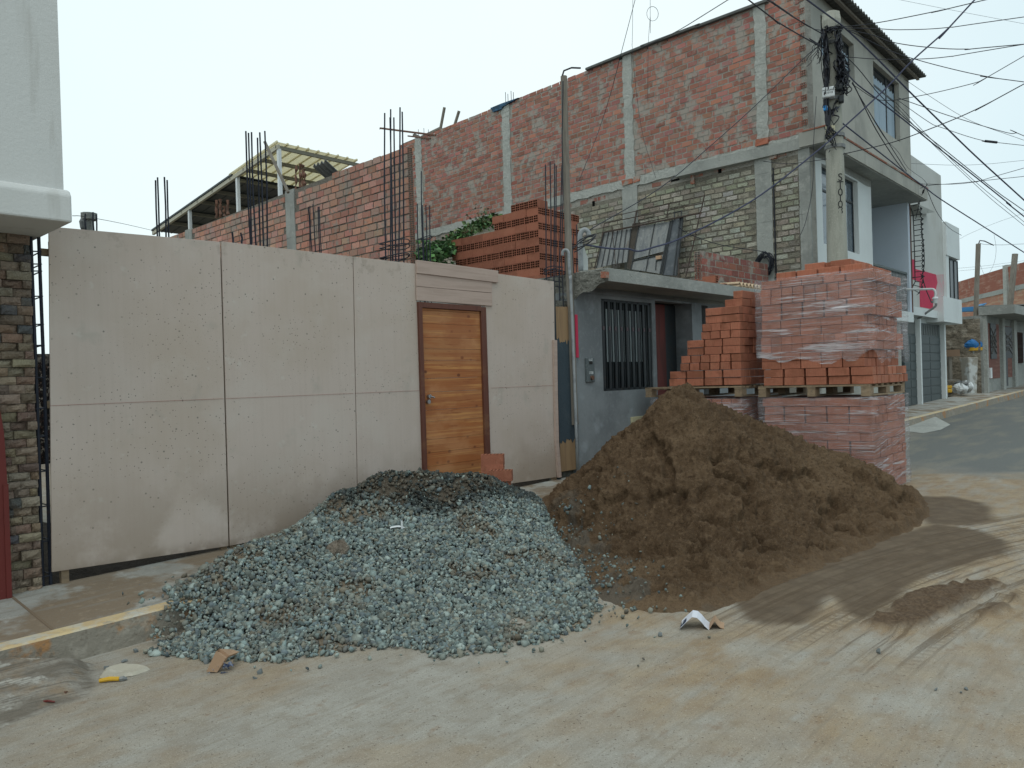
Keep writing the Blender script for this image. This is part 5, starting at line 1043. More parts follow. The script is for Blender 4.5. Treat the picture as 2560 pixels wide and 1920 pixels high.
mb, st_ = leaves('f', [('a', 400, 1500), ('a', 480, 1380), ('a', 640, 1320), ('a', 760, 1220), ('a', 900, 1110), ('a', 1060, 1020), ('a', 1180, 980), ('a', 1330, 900)], 1700, .075, .075, GR, FB, 3.6, 0)
mbx, _ = leaves('f', [('a', 380, 1480), ('a', 450, 1400), ('a', 560, 1380), ('a', 700, 1340)], 900, .11, .08, GR[:4], FB, 3.5, 0)
b0 = len(mb.v); mb.v += mbx.v; mb.f += [[b0 + i for i in f] for f in mbx.f]; mb.mi += mbx.mi; mb.tint += mbx.tint
mbx, _ = leaves('f', [('a', 980, 900), ('a', 1160, 830), ('a', 1170, 960)], 70, .10, .05, [(.16, .13, .08), (.1, .12, .06)], FB, 3.6, 0)
b0 = len(mb.v); mb.v += mbx.v; mb.f += [[b0 + i for i in f] for f in mbx.f]; mb.mi += mbx.mi; mb.tint += mbx.tint
build(mb, 'foliage', green, vine)
mb = MB(FB)
for i in range(6): mb.tube([p + rng.normal(0, .05, 3) for p in st_[::6]], .006, 4)
build(mb, 'stem', rusty, vine)
# ---- sheets and frames leaning on the side wall
def leanpt(k, x, y, tb=.75, tt=.10, z0=2.95, z1=5.2):
    t = .3
    for _ in range(6):
        s, z = FW.T(*Z[k](x, y), t); t = tb + (tt - tb) * min(1, max(0, (z - z0) / (z1 - z0)))
    return (s, t, z)
def leanpoly(mb, k, pts, th=.02, off=0, **kw):
    P = [leanpt(k, x, y, **kw) for x, y in pts]; n = len(P); P = [(a, b + off, c) for a, b, c in P]
    mb.add(P + [(a, b - th, c) for a, b, c in P], [tuple(range(n)), tuple(range(n, 2 * n))[::-1]] + [(i, (i + 1) % n, n + (i + 1) % n, n + i) for i in range(n)])
def leanrod(mb, k, pts, r, off=0, **kw):
    P = [leanpt(k, x, y, **kw) for x, y in pts]; mb.tube([FW.w((a, b + off, c)) for a, b, c in P], r, 5)
dk = empty('tin_panel', FW.w((3.5, .6, 2.95)), FW.rz, label='ribbed dusty tin gate leaf leaning leftmost on the side wall', cat='tin panel', group='old gate leaves leaning on the wall')
mb = MB(FW); leanpoly(mb, 'b', [(600, 1010), (985, 950), (940, 1410), (730, 1440), (500, 1500)], .015); build(mb, 'sheet', tin, dk)
mb = MB(FW)
for i in range(7):
    u = i / 6; leanrod(mb, 'b', [(615 + 370 * u, 1005 - 55 * u), (505 + 430 * u, 1495 - 85 * u)], .011, .012)
build(mb, 'rib', iron, dk)
mb = MB(FW); leanpoly(mb, 'b', [(1000, 880), (1100, 860), (1085, 950), (1000, 1520), (925, 1500), (990, 960)], .03, .0); build(mb, 'dark_board', mat('dark_board', (.065, .055, .045), [((30, 30, 3), (.04, .035, .03), .45, .6, .6)], .9), label='dark brown board leaning between two tin gate leaves', cat='board')
dk = empty('tin_panel', FW.w((2.3, .6, 2.95)), FW.rz, label='speckled tin gate leaf with lower panel and small hatch in the middle', cat='tin panel', group='old gate leaves leaning on the wall')
mb = MB(FW); leanpoly(mb, 'b', [(1100, 920), (1535, 845), (1465, 1255), (1005, 1375)], .015); leanpoly(mb, 'b', [(1000, 1410), (1455, 1300), (1400, 1575), (985, 1510)], .015); build(mb, 'sheet', tin, dk)
mb = MB(FW)
for a in (((1095, 915), (985, 1520)), ((1312, 885), (1190, 1540)), ((1545, 840), (1400, 1580)), ((1530, 840), (1385, 1570)), ((1005, 1395), (1350, 1325)), ((1335, 1395), (1420, 1375)), ((1335, 1395), (1325, 1520))): leanrod(mb, 'b', a, .012, .012)
build(mb, 'frame', iron, dk)
mb = MB(FW); leanpoly(mb, 'b', [(1340, 1330), (1410, 1320), (1410, 1370), (1340, 1378)], .06, .05); build(mb, 'lock_block', card, dk)
dk = empty('tin_panel', FW.w((1.8, .6, 2.95)), FW.rz, label='narrow dark metal door leaf leaning rightmost on the side wall', cat='tin panel', group='old gate leaves leaning on the wall')
mb = MB(FW); leanpoly(mb, 'b', [(1555, 830), (1700, 790), (1610, 1600), (1420, 1590)], .03); build(mb, 'sheet', mat('dark_tin', (.075, .085, .095), [(5, (.15, .16, .17), .5, .65, .6)], .55), dk)
mb = MB(FW)
for a in (((1575, 730), (1690, 705)), ((1690, 700), (1680, 800)), ((1590, 740), (1590, 820)), ((1668, 800), (1575, 1590)), ((1560, 830), (1425, 1590)), ((1700, 790), (1615, 1600))): leanrod(mb, 'b', a, .014, .02)
build(mb, 'frame', iron, dk)
mb = MB(FW)
for a, r in ((((640, 880), (2000, 600)), .011), (((620, 1005), (1975, 735)), .02), (((680, 800), (2010, 500)), .009), (((2020, 490), (1760, 1620)), .014), (((1530, 610), (1500, 790)), .013), (((1085, 700), (1050, 900)), .02), (((1110, 885), (1500, 800)), .012), (((620, 1005), (500, 1500)), .014), (((640, 875), (610, 1010)), .01), (((735, 920), (795, 1470)), .007), (((1660, 1350), (1665, 1600)), .012)):
    leanrod(mb, 'b', a, r, .06)
build(mb, 'angle_iron_frame', mat('old_iron', (.06, .045, .038), [(9, (.11, .06, .04), .5, .7, .6)], .8), label='wide rusty angle iron frame leaning over the tin gate leaves', cat='iron frame')
# small brick wall on the roof
sw = empty('parapet_stub', FB.w((11, .3, 2.96)), FB.rz, label='short unfinished red hollow brick parapet on the porch roof', cat='wall')
mb = MB(FB); mb.box(9.96, 12.5, .3, .42, 2.96, 3.68); brick_face(mb, 9.96, 12.5, 2.96, 3.69, .3, -1, .235, .105, .016, [(.25, .095, .075), (.29, .11, .085), (.22, .09, .075)], prot=(.001, .005)); build(mb, 'masonry', [mortar, redb], sw)
mb = MB(FB); mb.c = (.3, .12, .09); z = 3.57
while z > 2.98: hole_end(mb, (9.945, .43, z), (0, -1, 0), (0, 0, 1), (-1, 0, 0), .12, .105, 2, 3, 1, 0); z -= .121
build(mb, 'hollow_brick_end', [redb, hole], sw)
P0 = [FB.T(*Z['z7'](x, y), -.1) for x, y in ((1205, 425), (1400, 375), (1510, 440), (1380, 445))]
for i, (s, z, n) in enumerate(((P0[0][0], 2.97, 3), (P0[0][0] + .55, 3.075, 1), (P0[0][0] + .75, 2.97, 2))):
    put(hb, 'hollow_brick', FB.w((s + .1 * i, -.12, z)), FB.rz + (1.57 if i else 0.05), label=('long hollow brick lying at the left foot of the roof parapet', 'hollow brick on top of another before the roof parapet, holes outward', 'hollow brick lowest at the right before the roof parapet')[i], cat='hollow brick', group='loose hollow bricks by the roof parapet')
tp = empty('roof_tile_stack', FB.w((11.3, -.2, 2.97)), FB.rz, label='stack of cream curved roof tiles behind the stepped bricks', cat='tiles')
for i in range(3): 
    mb = MB(FB); corr(mb, FB.T(*Z['z7'](1505, 430), -.2)[0], FB.T(*Z['z7'](1692, 430), -.2)[0], -.25, .1, 2.975 + i * .05, 2.99 + i * .05, .13, .03, .012); build(mb, 'tile', mat('tile_cream%d' % i, (.50, .38, .26), rough=.8), tp)
mb = MB(FB); c = np.array(FW.w((.62, .12, 0))); 
for q in range(16):
    cc = D(*Z['z7'](1735, 300), 0.1); s, z = FW.T(*Z['z7'](1725 + random.uniform(-14, 14), 300 + random.uniform(-15, 25)), .15); mb.tube([FW.w((s + math.cos(a) * random.uniform(.12, .17), .12 + .05 * math.sin(q), z + math.sin(a) * random.uniform(.15, .2))) for a in np.linspace(0, 6.3, 20)], .008, 5)
build(mb, 'cable_coil', cableM, label='coil of black cable hanging on the side wall column', cat='cable coil')
# ---- pallets of bricks
solid = [brick_mesh('clay_brick', .24, .128, .094, False, [clay]) for _ in range(1)][0]
solid2 = brick_mesh('clay_brick_holed', .24, .128, .094, False, [clay, hole], True)
sA, tA0, tA1, sA1 = 7.45, -3.17, -1.85, 8.70; zA0, zA1, zA2, zA3 = .16, 1.29, 1.43, 2.735
sB, tB0, tB1, sB1 = 7.39, -1.61, -.30, 8.62
def pallet(s0, s1, t0, t1, z, label):
    r = empty('pallet', FB.w(((s0 + s1) / 2, (t0 + t1) / 2, z)), FB.rz, label=label, cat='pallet', group='wooden pallets under the bricks')
    for i in range(7): 
        s = s0 + (s1 - s0 - .09) * i / 6; mb = MB(FB); mb.box(s, s + .09 + random.uniform(-.01, .01), t0, t1, z + .115, z + .135, .002); build(mb, 'deck_board', woodp, r)
    for i in range(3):
        t = t0 + (t1 - t0 - .10) * i / 2; mb = MB(FB)
        mb.box(s0, s1, t, t + .10, z + .095, z + .113, .001); build(mb, 'stringer', woodp, r)
        mb = MB(FB); mb.box(s0, s1, t + .002, t + .098, z, z + .018, .001); build(mb, 'bottom_board', woodp, r)
        for k in range(3):
            s = s0 + (s1 - s0 - .14) * k / 2; mb = MB(FB); mb.box(s + .003, s + .14, t + .003, t + .097, z + .019, z + .094, .002); build(mb, 'block', woodp, r)
    return r
pallet(sA - .03, sA1 + .02, tA0 - .0, tA1 + .02, zA1, 'weathered wooden pallet between the two wrapped brick stacks')
pallet(sB - .03, sB1, tB0 - .03, tB1 + .10, zA1 + .01, 'wooden pallet under the stepped unwrapped brick stack')
def course(k, z, s0, t0, t1, s1, stretch, tag_fn, me=solid, extra=0):
    """one course: face column along t at s0 (left face) and face row along s at t0 (right face)"""
    out = []; W_ = t1 - t0; D_ = s1 - s0
    if stretch:   # long side along t on the left face, ends on the right face
        n = max(1, round(W_ / .256)); p = W_ / n
        for i in range(n): out.append((s0 + .128 + random.uniform(-.008, .008), t0 + i * p + random.uniform(-.004, .004), math.pi / 2, 'L', i))
        nn = max(1, round(D_ / .136)); p = D_ / nn
        for i in range(1, nn): out.append((s0 + .128 + i * p, t0 + .003 + random.uniform(-.008, .008), math.pi / 2, 'R', i))
    else:
        n = max(1, round(W_ / .136)); p = W_ / n
        for i in range(n): out.append((s0 + random.uniform(-.008, .008), t0 + .003 + i * p, 0, 'L', i))
        nn = max(1, round(D_ / .25)); p = D_ / nn
        for i in range(1, nn): out.append((s0 + i * p, t0 + .003 + random.uniform(-.006, .006), 0, 'R', i))
    return [(s, t, z, rz, f, i) for s, t, rz, f, i in out]
# stack A upper
rowsA = 13; hA = (zA3 - zA2) / rowsA
for k in range(rowsA):
    stre = (k // 2) % 3 != 2
    for s, t, z, rz, f, i in course(k, zA2 + k * hA + .002, sA + (.0 if k < 4 else .02), tA0 - (.03 if k < 2 else 0) + (.06 if (k // 2) % 2 else 0), tA1 - .02, sA1 + (.04 if k < 2 else 0), stre, None):
        lb = f'orange brick {ORD[i + 1]} from corner, {ORD[k + 1]} course up, ' + ('left' if f == 'L' else 'right') + ' face of upper wrapped stack'
        put(solid, 'clay_brick', FB.w((s, t, z)), FB.rz + rz + random.uniform(-.01, .01), label=lb, cat='brick', group='bricks of the upper wrapped stack')
mb = MB(FB); mb.box(sA + .17, sA1 - .03, tA0 + .17, tA1 - .05, zA2, zA3 - .01)
# loose top layers
n = 0
for (z, s0, t0, t1, s1, nm) in ((zA3 + .002, sA + .12, tA0 + .10, tA1 - .17, sA1 - .02, 'lower loose layer'), (zA3 + .100, sA + .34, tA0 + .30, tA1 - .40, sA1 - .10, 'upper loose layer')):
    for s, t, zz, rz, f, i in course(0, z, s0, t0, t1, s1, True, None):
        put(solid, 'clay_brick', FB.w((s, t, zz)), FB.rz + rz, label=f'orange brick {ORD[i + 1]} from the corner, ' + ('left' if f == 'L' else 'right') + f' edge, {nm} atop wrapped stack', cat='brick', group='loose bricks atop the wrapped stack')
# stack B upper, stepped: left extents by course
stepsB = []
for y, x in ((895, 170), (845, 172), (793, 245), (745, 252), (695, 287), (640, 290), (590, 378), (530, 390), (478, 412), (430, 417), (365, 515), (312, 585)):
    stepsB.append(FB.S(*Z['p'](x, y), sB)[0])
for k in range(12):
    z = zA2 + .02 + k * .1015; stre = (k // 2) % 2 == 0 and k < 10; tl = stepsB[k]; wdt = tl - tB0
    pitch = .258 if stre else .137; n = max(1, int(round(wdt / pitch)))
    for i in range(n):   # left face, measured from the step edge
        t = tl - (i + 1) * pitch * (wdt / (n * pitch))
        s = sB + (.02 if k < 10 else .12) + random.uniform(-.01, .01); rz = math.pi / 2 if stre else 0
        lb = f'orange brick {ORD[i + 1]} from the left, {ORD[k + 1]} course up, front of stepped stack'
        put(solid, 'clay_brick', FB.w((s + (.128 if stre else 0), t, z)), FB.rz + rz + random.uniform(-.012, .012), label=lb, cat='brick', group='bricks of the stepped stack')
    nn = 3 if k < 10 else 2
    for i in range(1, nn + 2):
        s = sB + (.12 if k >= 10 else 0) + (i * .137 + .128 if stre else i * .25); 
        put(solid, 'clay_brick', FB.w((s, tB0 + random.uniform(-.01, .01), z)), FB.rz + (math.pi / 2 if stre else 0), label=f'orange brick {ORD[i + 1]} from corner, {ORD[k + 1]} course up, shaded side of stepped stack', cat='brick', group='bricks of the stepped stack')
# inner rows that close the steps and everything below as one mass
mbS = MB(FB)
def sbrick(s, t, z, rz):
    c, s_ = math.cos(rz), math.sin(rz); mbS.c = (1, 1, 1); q = []
    for x, y, zz in ((0, 0, 0), (.24, 0, 0), (.24, .128, 0), (0, .128, 0), (0, 0, .094), (.24, 0, .094), (.24, .128, .094), (0, .128, .094)): q.append((s + x * c - y * s_ + 0, t + x * s_ + y * c, z + zz))
    mbS.hexa(q)
for k in range(12):
    z = zA2 + .02 + k * .1015; tl = stepsB[k]
    for a in range(1, 4):
        for i in range(int((tl - tB0 - .1) / .137)): sbrick(sB + .05 + a * .25, tB0 + .14 + i * .137, z, 0)
for k in range(11):
    z = .16 + k * .1015; stre = (k // 2) % 2 == 0
    for s0, t0, t1, s1 in ((sA + .01, tA0, tA1, sA1), (sB + .02, tB0, tB1, sB1)):
        for s, t, zz, rz, f, i in course(k, z, s0, t0, t1 - .02, s1, stre, None): sbrick(s, t, zz, rz)
mbS.box(sA + .18, sA1 - .04, tA0 + .18, tA1 - .06, .15, 1.27); mbS.box(sA + .18, sA1 - .04, tA0 + .18, tA1 - .06, zA2, zA3 - .012); mbS.box(sB + .18, sB1 - .04, tB0 + .18, tB1 - .06, .15, 1.27); mbS.box(sA + .4, sA1 - .2, tA0 + .35, tA1 - .5, zA3, zA3 + .19)
build(mbS, 'clay_bricks', mat('clay_brick_mass', (.355, .132, .080), [(9, (.37, .165, .10), .45, .7, .5), (2.2, (.25, .09, .05), .45, .6, .8), (40, (.48, .26, .17), .6, .75, .4)], .85, [(60, .35, .01)]), label='orange bricks of the two lower wrapped stacks and the inner rows', cat='bricks', kind='stuff')
for a, (s0, t0) in enumerate(((sA, tA0), (sB, tB0))): pallet(s0, s0 + 1.2, t0, t0 + 1.3, .02, ('wooden pallet on the road under the lower right brick stack', 'wooden pallet on the road under the lower left brick stack')[a])
# stretch film
def film_mat(name, seed, dens):
    M = bpy.data.materials.new(name); M.use_nodes = True; t = M.node_tree; t.nodes.clear(); N = t.nodes.new; Lk = t.links.new
    out = N('ShaderNodeOutputMaterial'); tr = N('ShaderNodeBsdfTransparent'); pb = N('ShaderNodeBsdfPrincipled'); pb.inputs['Base Color'].default_value = (.80, .78, .82, 1); pb.inputs['Roughness'].default_value = .22; pb.inputs['Specular IOR Level'].default_value = .6
    mxs = N('ShaderNodeMixShader'); tc = N('ShaderNodeTexCoord').outputs['Object']
    def nz(sc_, lo, hi, rot=(0, 0, 0), det=4):
        m1 = N('ShaderNodeMapping'); m1.inputs['Rotation'].default_value = rot; m1.inputs['Location'].default_value = (seed, seed, seed); Lk(tc, m1.inputs[0]); m2 = N('ShaderNodeMapping'); m2.inputs['Scale'].default_value = sc_; Lk(m1.outputs[0], m2.inputs[0])
        n = N('ShaderNodeTexNoise'); n.inputs['Scale'].default_value = 1; n.inputs['Detail'].default_value = det; n.inputs['Roughness'].default_value = .6; Lk(m2.outputs[0], n.inputs[0]); r = N('ShaderNodeMapRange'); r.interpolation_type = 'SMOOTHSTEP'; r.inputs[1].default_value = lo; r.inputs[2].default_value = hi; Lk(n.outputs[0], r.inputs[0]); return r.outputs[0]
    def mth(op, a, b):
        q = N('ShaderNodeMath'); q.operation = op
        for i, v in enumerate((a, b)):
            if isinstance(v, (int, float)): q.inputs[i].default_value = v
            else: Lk(v, q.inputs[i])
        return q.outputs[0]
    fine_ = nz((2.2, 2.2, 130), .50, .70, (.02, -.06, 0)); fine2 = nz((1.5, 1.5, 85), .56, .66, (.0, .16, 0)); bandn = nz((1.0, 1.0, 12), .575, .68, (0, -.03, 0)); wide = nz((1.2, 1.2, 3), .40, .7); blot = nz((3, 3, 4), .64, .78)  # whitish film streaks, with bright highlights painted in as denser bands
    f = mth('ADD', mth('MULTIPLY', fine_, .34), .10 * dens); f = mth('ADD', f, mth('MULTIPLY', fine2, .40)); f = mth('ADD', f, mth('MULTIPLY', mth('MULTIPLY', bandn, mth('ADD', fine_, .35)), .95)); f = mth('ADD', f, mth('MULTIPLY', bandn, .12)); f = mth('ADD', f, mth('MULTIPLY', wide, .10)); f = mth('ADD', f, mth('MULTIPLY', blot, .22)); f = mth('MINIMUM', mth('MULTIPLY', f, dens), .92)
    Lk(f, mxs.inputs[0]); Lk(tr.outputs[0], mxs.inputs[1]); Lk(pb.outputs[0], mxs.inputs[2]); Lk(mxs.outputs[0], out.inputs[0])
    bn = N('ShaderNodeBump'); bn.inputs['Strength'].default_value = .9; bn.inputs['Distance'].default_value = .02; Lk(mth('ADD', fine_, mth('MULTIPLY', nz((4, 4, 14), 0, 1), 2)), bn.inputs['Height']); Lk(bn.outputs[0], pb.inputs['Normal'])
    return M
def film(s0, s1, t0, t1, z0, z1, seed, dens, ragged, label):
    mb = MB(FB); per = [(s0, t1), (s0, t0), (s1, t0), (s1, t1), (s0, t1)]; L = []
    for a, b in zip(per[:-1], per[1:]):
        for i in range(24): L.append((a[0] + (b[0] - a[0]) * i / 24, a[1] + (b[1] - a[1]) * i / 24, (a, b)))
    n = len(L); nv = 14; V_ = []; cs, ct = (s0 + s1) / 2, (t0 + t1) / 2
    for i, (s, t, _) in enumerate(L):
        lowz = z0 + (ragged * float(fbm(np.array(i * .21), np.array(seed * 1.), 1., 3, seed)) if ragged else 0)
        for j in range(nv + 1):
            u = j / nv; z = lowz + (z1 - lowz) * u; d = .007 * math.sin(i * 1.7 + j * 1.1) + random.uniform(-.003, .003); q = math.hypot(s - cs, t - ct); V_.append((s + (s - cs) / q * d, t + (t - ct) / q * d, z))
    f = [(i * (nv + 1) + j, ((i + 1) % n) * (nv + 1) + j, ((i + 1) % n) * (nv + 1) + j + 1, i * (nv + 1) + j + 1) for i in range(n) for j in range(nv)]
    mb.add(V_, f); return build(mb, 'stretch_film', film_mat('stretch_film%d' % seed, seed, dens), smooth=True, label=label, cat='plastic wrap', group='stretch film round the brick stacks')
film(sA - .022, sA1 + .06, tA0 - .045, tA1 + .03, zA2 + .20, zA3 + .015, 3, .92, .25, 'shiny clear stretch film around the upper right brick stack')
film(sA - .022, sA1 + .04, tA0 - .035, tA1 + .03, .16, zA1 - .005, 5, .95, 0, 'clear stretch film around the lower right brick stack')
film(sB - .02, sB1 + .03, tB0 - .03, tB1 + .03, .16, zA1 - .005, 8, .9, 0, 'clear stretch film around the lower left brick stack behind sand')
# bricks by the door
def gpos(k, x, y, t):
    s, z = FB.T(*Z[k](x, y), t); return FB.w((s, t, z))
mD = brick_mesh('clay_brick_on_edge', .24, .10, .115, False, [clay, hole], True)
dp = D(*Z['d'](615, 1395), 8.15); rzd = math.radians(-8)
for nm, x, y, dep, lb, me_ in (('a', 617, 1327, 8.2, 'topmost pinkish brick of the small pile by the door', mD), ('b', 617, 1388, 8.2, 'middle left brick of the small pile by the door', mD), ('c', 665, 1425, 8.02, 'front right brick with open holes on top, by the door', mD), ('d', 617, 1452, 8.2, 'bottom left brick of the small pile by the door', mD), ('e', 655, 1487, 8.05, 'lowest right brick half hidden by gravel, by the door', mD)):
    p = D(*Z['d'](x, y), dep); put(me_, 'clay_brick', tuple(p), rzd, label=lb, cat='brick', group='bricks piled by the door')
# ---- utility pole
up_ = D(2098, 640, 13.7); PD_ = 13.7
def pp(k, x, y, d=PD_): return D(*Z[k](x, y), d)
ptop, pmid, plow = pp('z5', 425, 190), pp('z5', 450, 1100), pp('z6', 475, 810)
pbase = plow + (plow - pmid) * ((plow[2] - .25) / (pmid[2] - plow[2])); 
po = empty('utility_pole', tuple(pbase), 0, label='concrete utility pole before the corner house, wrapped in tangled cables', cat='utility pole')
mb = MB(); mb.tube([pbase, plow, pmid, ptop], [.19, .172, .145, .105], 20, cap=True); build(mb, 'shaft', poleM, po, smooth=True)
mb = MB(); mb.tube([ptop - [0, 0, .12], ptop + [0, 0, .02], ptop + [0, 0, .16], ptop + [0, 0, .20]], [.15, .17, .15, .06], 8); build(mb, 'pole_cap', poleM, po)
for y_, r_ in ((365, .125), (790, .15), (830, .15), (1130, .158), (1225, .162)):
    c = pp('z5', 425 + (y_ - 190) * .03, y_); mb = MB(); mb.tube([c - [0, 0, .03], c + [0, 0, .03]], r_ + .012, 16); build(mb, 'steel_band', tin, po)
vfr = Fr((0, 0), 90 + 0)
ang_p = math.degrees(math.atan2(up_[0], up_[1]))
PF = Fr(up_, 90 + ang_p)   # faces the camera: s to the right, n away
def onp(k, x, y, off): # point on plane in front of pole by off
    return PF.T(*Z[k](x, y), -off)
for i, (ch, y) in enumerate(zip('ST0108', (150, 215, 275, 325, 375, 425))):
    sc0, z = onp('z6', 468, y, .14); R_ = .172 + (.19 - .172) * 0; th = .40; R_ = .172 - (z - plow[2]) * .0118 + .006
    text(ch, .19, PF, sc0 + R_ * math.sin(th), -R_ * math.cos(th), z, ink, po, 'letter', facing=th)
def pbox(x0, y0, x1, y1, dpt, off, M, nm, parent, k='e', bev=.02):
    a, b = onp(k, x0, y1, off), onp(k, x1, y0, off); mb = MB(PF); mb.box(a[0], b[0], -off, -off + dpt, a[1], b[1]); return build(mb, nm, M, parent, bevel=bev), (a, b)
bx, (a, b) = pbox(232, 885, 358, 1015, .16, .33, white, 'junction_box', po)
for j, tx in enumerate(('MZ-0244A', 'ST-0103')): text(tx, .042, PF, (a[0] + b[0]) / 2, -.332, b[1] - (b[1] - a[1]) * (.35 + .25 * j), ink, bx, facing=0)
nb, (a, b) = pbox(262, 1290, 362, 1400, .05, .20, mat('cream_plate', (.52, .49, .34), rough=.6), 'number_plate', po)
for j, tx in enumerate(('28', 'EL 10', '42/28')): text(tx, .055, PF, (a[0] + b[0]) / 2, -.202, b[1] - (b[1] - a[1]) * (.18 + .3 * j), ink, nb)
pbox(243, 1090, 282, 1145, .08, .30, mat('bright_blue', (.03, .30, .75), rough=.5), 'blue_connector', po, bev=.01)
pbox(372, 860, 440, 930, .12, .28, iron, 'black_splice_box', po, bev=.02)
pbox(400, 975, 455, 1060, .12, .22, iron, 'black_splice_box', po, bev=.02)
# tangle of wires round the pole head
tg_ = empty('cable_tangle', tuple(pp('e', 300, 700)), 0, label='messy bundle of black wires coiled around the utility pole head', cat='wires')
mb = MB(); rr = np.random.default_rng(5)
def walkwire(x0, y0, x1, y1, sx, sy, n=7, r=.008, doff=.15):
    P = []
    for i in range(n):
        u = i / (n - 1); P.append(pp('e', x0 + (x1 - x0) * u + rr.normal(0, sx) * (0 < i < n - 1), y0 + (y1 - y0) * u + rr.normal(0, sy) * (0 < i < n - 1), PD_ - doff + rr.normal(0, .12)))
    mb.tube(spline(P, 4), r * rr.uniform(.7, 1.4), 4, cap=False)
for i in range(26): walkwire(rr.uniform(215, 290), rr.uniform(290, 380), rr.uniform(250, 310), rr.uniform(750, 1250), 10, 12, 7)
for i in range(20): walkwire(rr.uniform(360, 430), rr.uniform(290, 400), rr.uniform(380, 450), rr.uniform(500, 900), 12, 12, 7)
for i in range(28): walkwire(rr.uniform(380, 470), rr.uniform(560, 640), rr.uniform(390, 500), rr.uniform(850, 1000), 26, 20, 8)
for i in range(14): walkwire(rr.uniform(200, 300), rr.uniform(280, 330), rr.uniform(380, 460), rr.uniform(270, 330), 20, 16, 6)
for i in range(12): walkwire(rr.uniform(265, 320), rr.uniform(1200, 1420), rr.uniform(270, 420), rr.uniform(1400, 1640), 18, 12, 6)
for i in range(8): walkwire(rr.uniform(60, 200), rr.uniform(500, 700), rr.uniform(190, 260), rr.uniform(340, 420), 14, 14, 6, .007)
for i in range(5): walkwire(rr.uniform(380, 440), rr.uniform(900, 1050), rr.uniform(330, 410), rr.uniform(1150, 1300), 30, 12, 6, .012)
build(mb, 'wire_bundle', cableM, tg_)
mb = MB()
for i in range(10):
    a, b = rr.uniform(255, 300), rr.uniform(560, 1250); P = [pp('e', a + rr.normal(0, 6), b + q * 60, PD_ - .14) for q in range(4)]; mb.tube(spline(P, 4), .03, 5)
build(mb, 'thick_wire_hank', cableM, tg_)
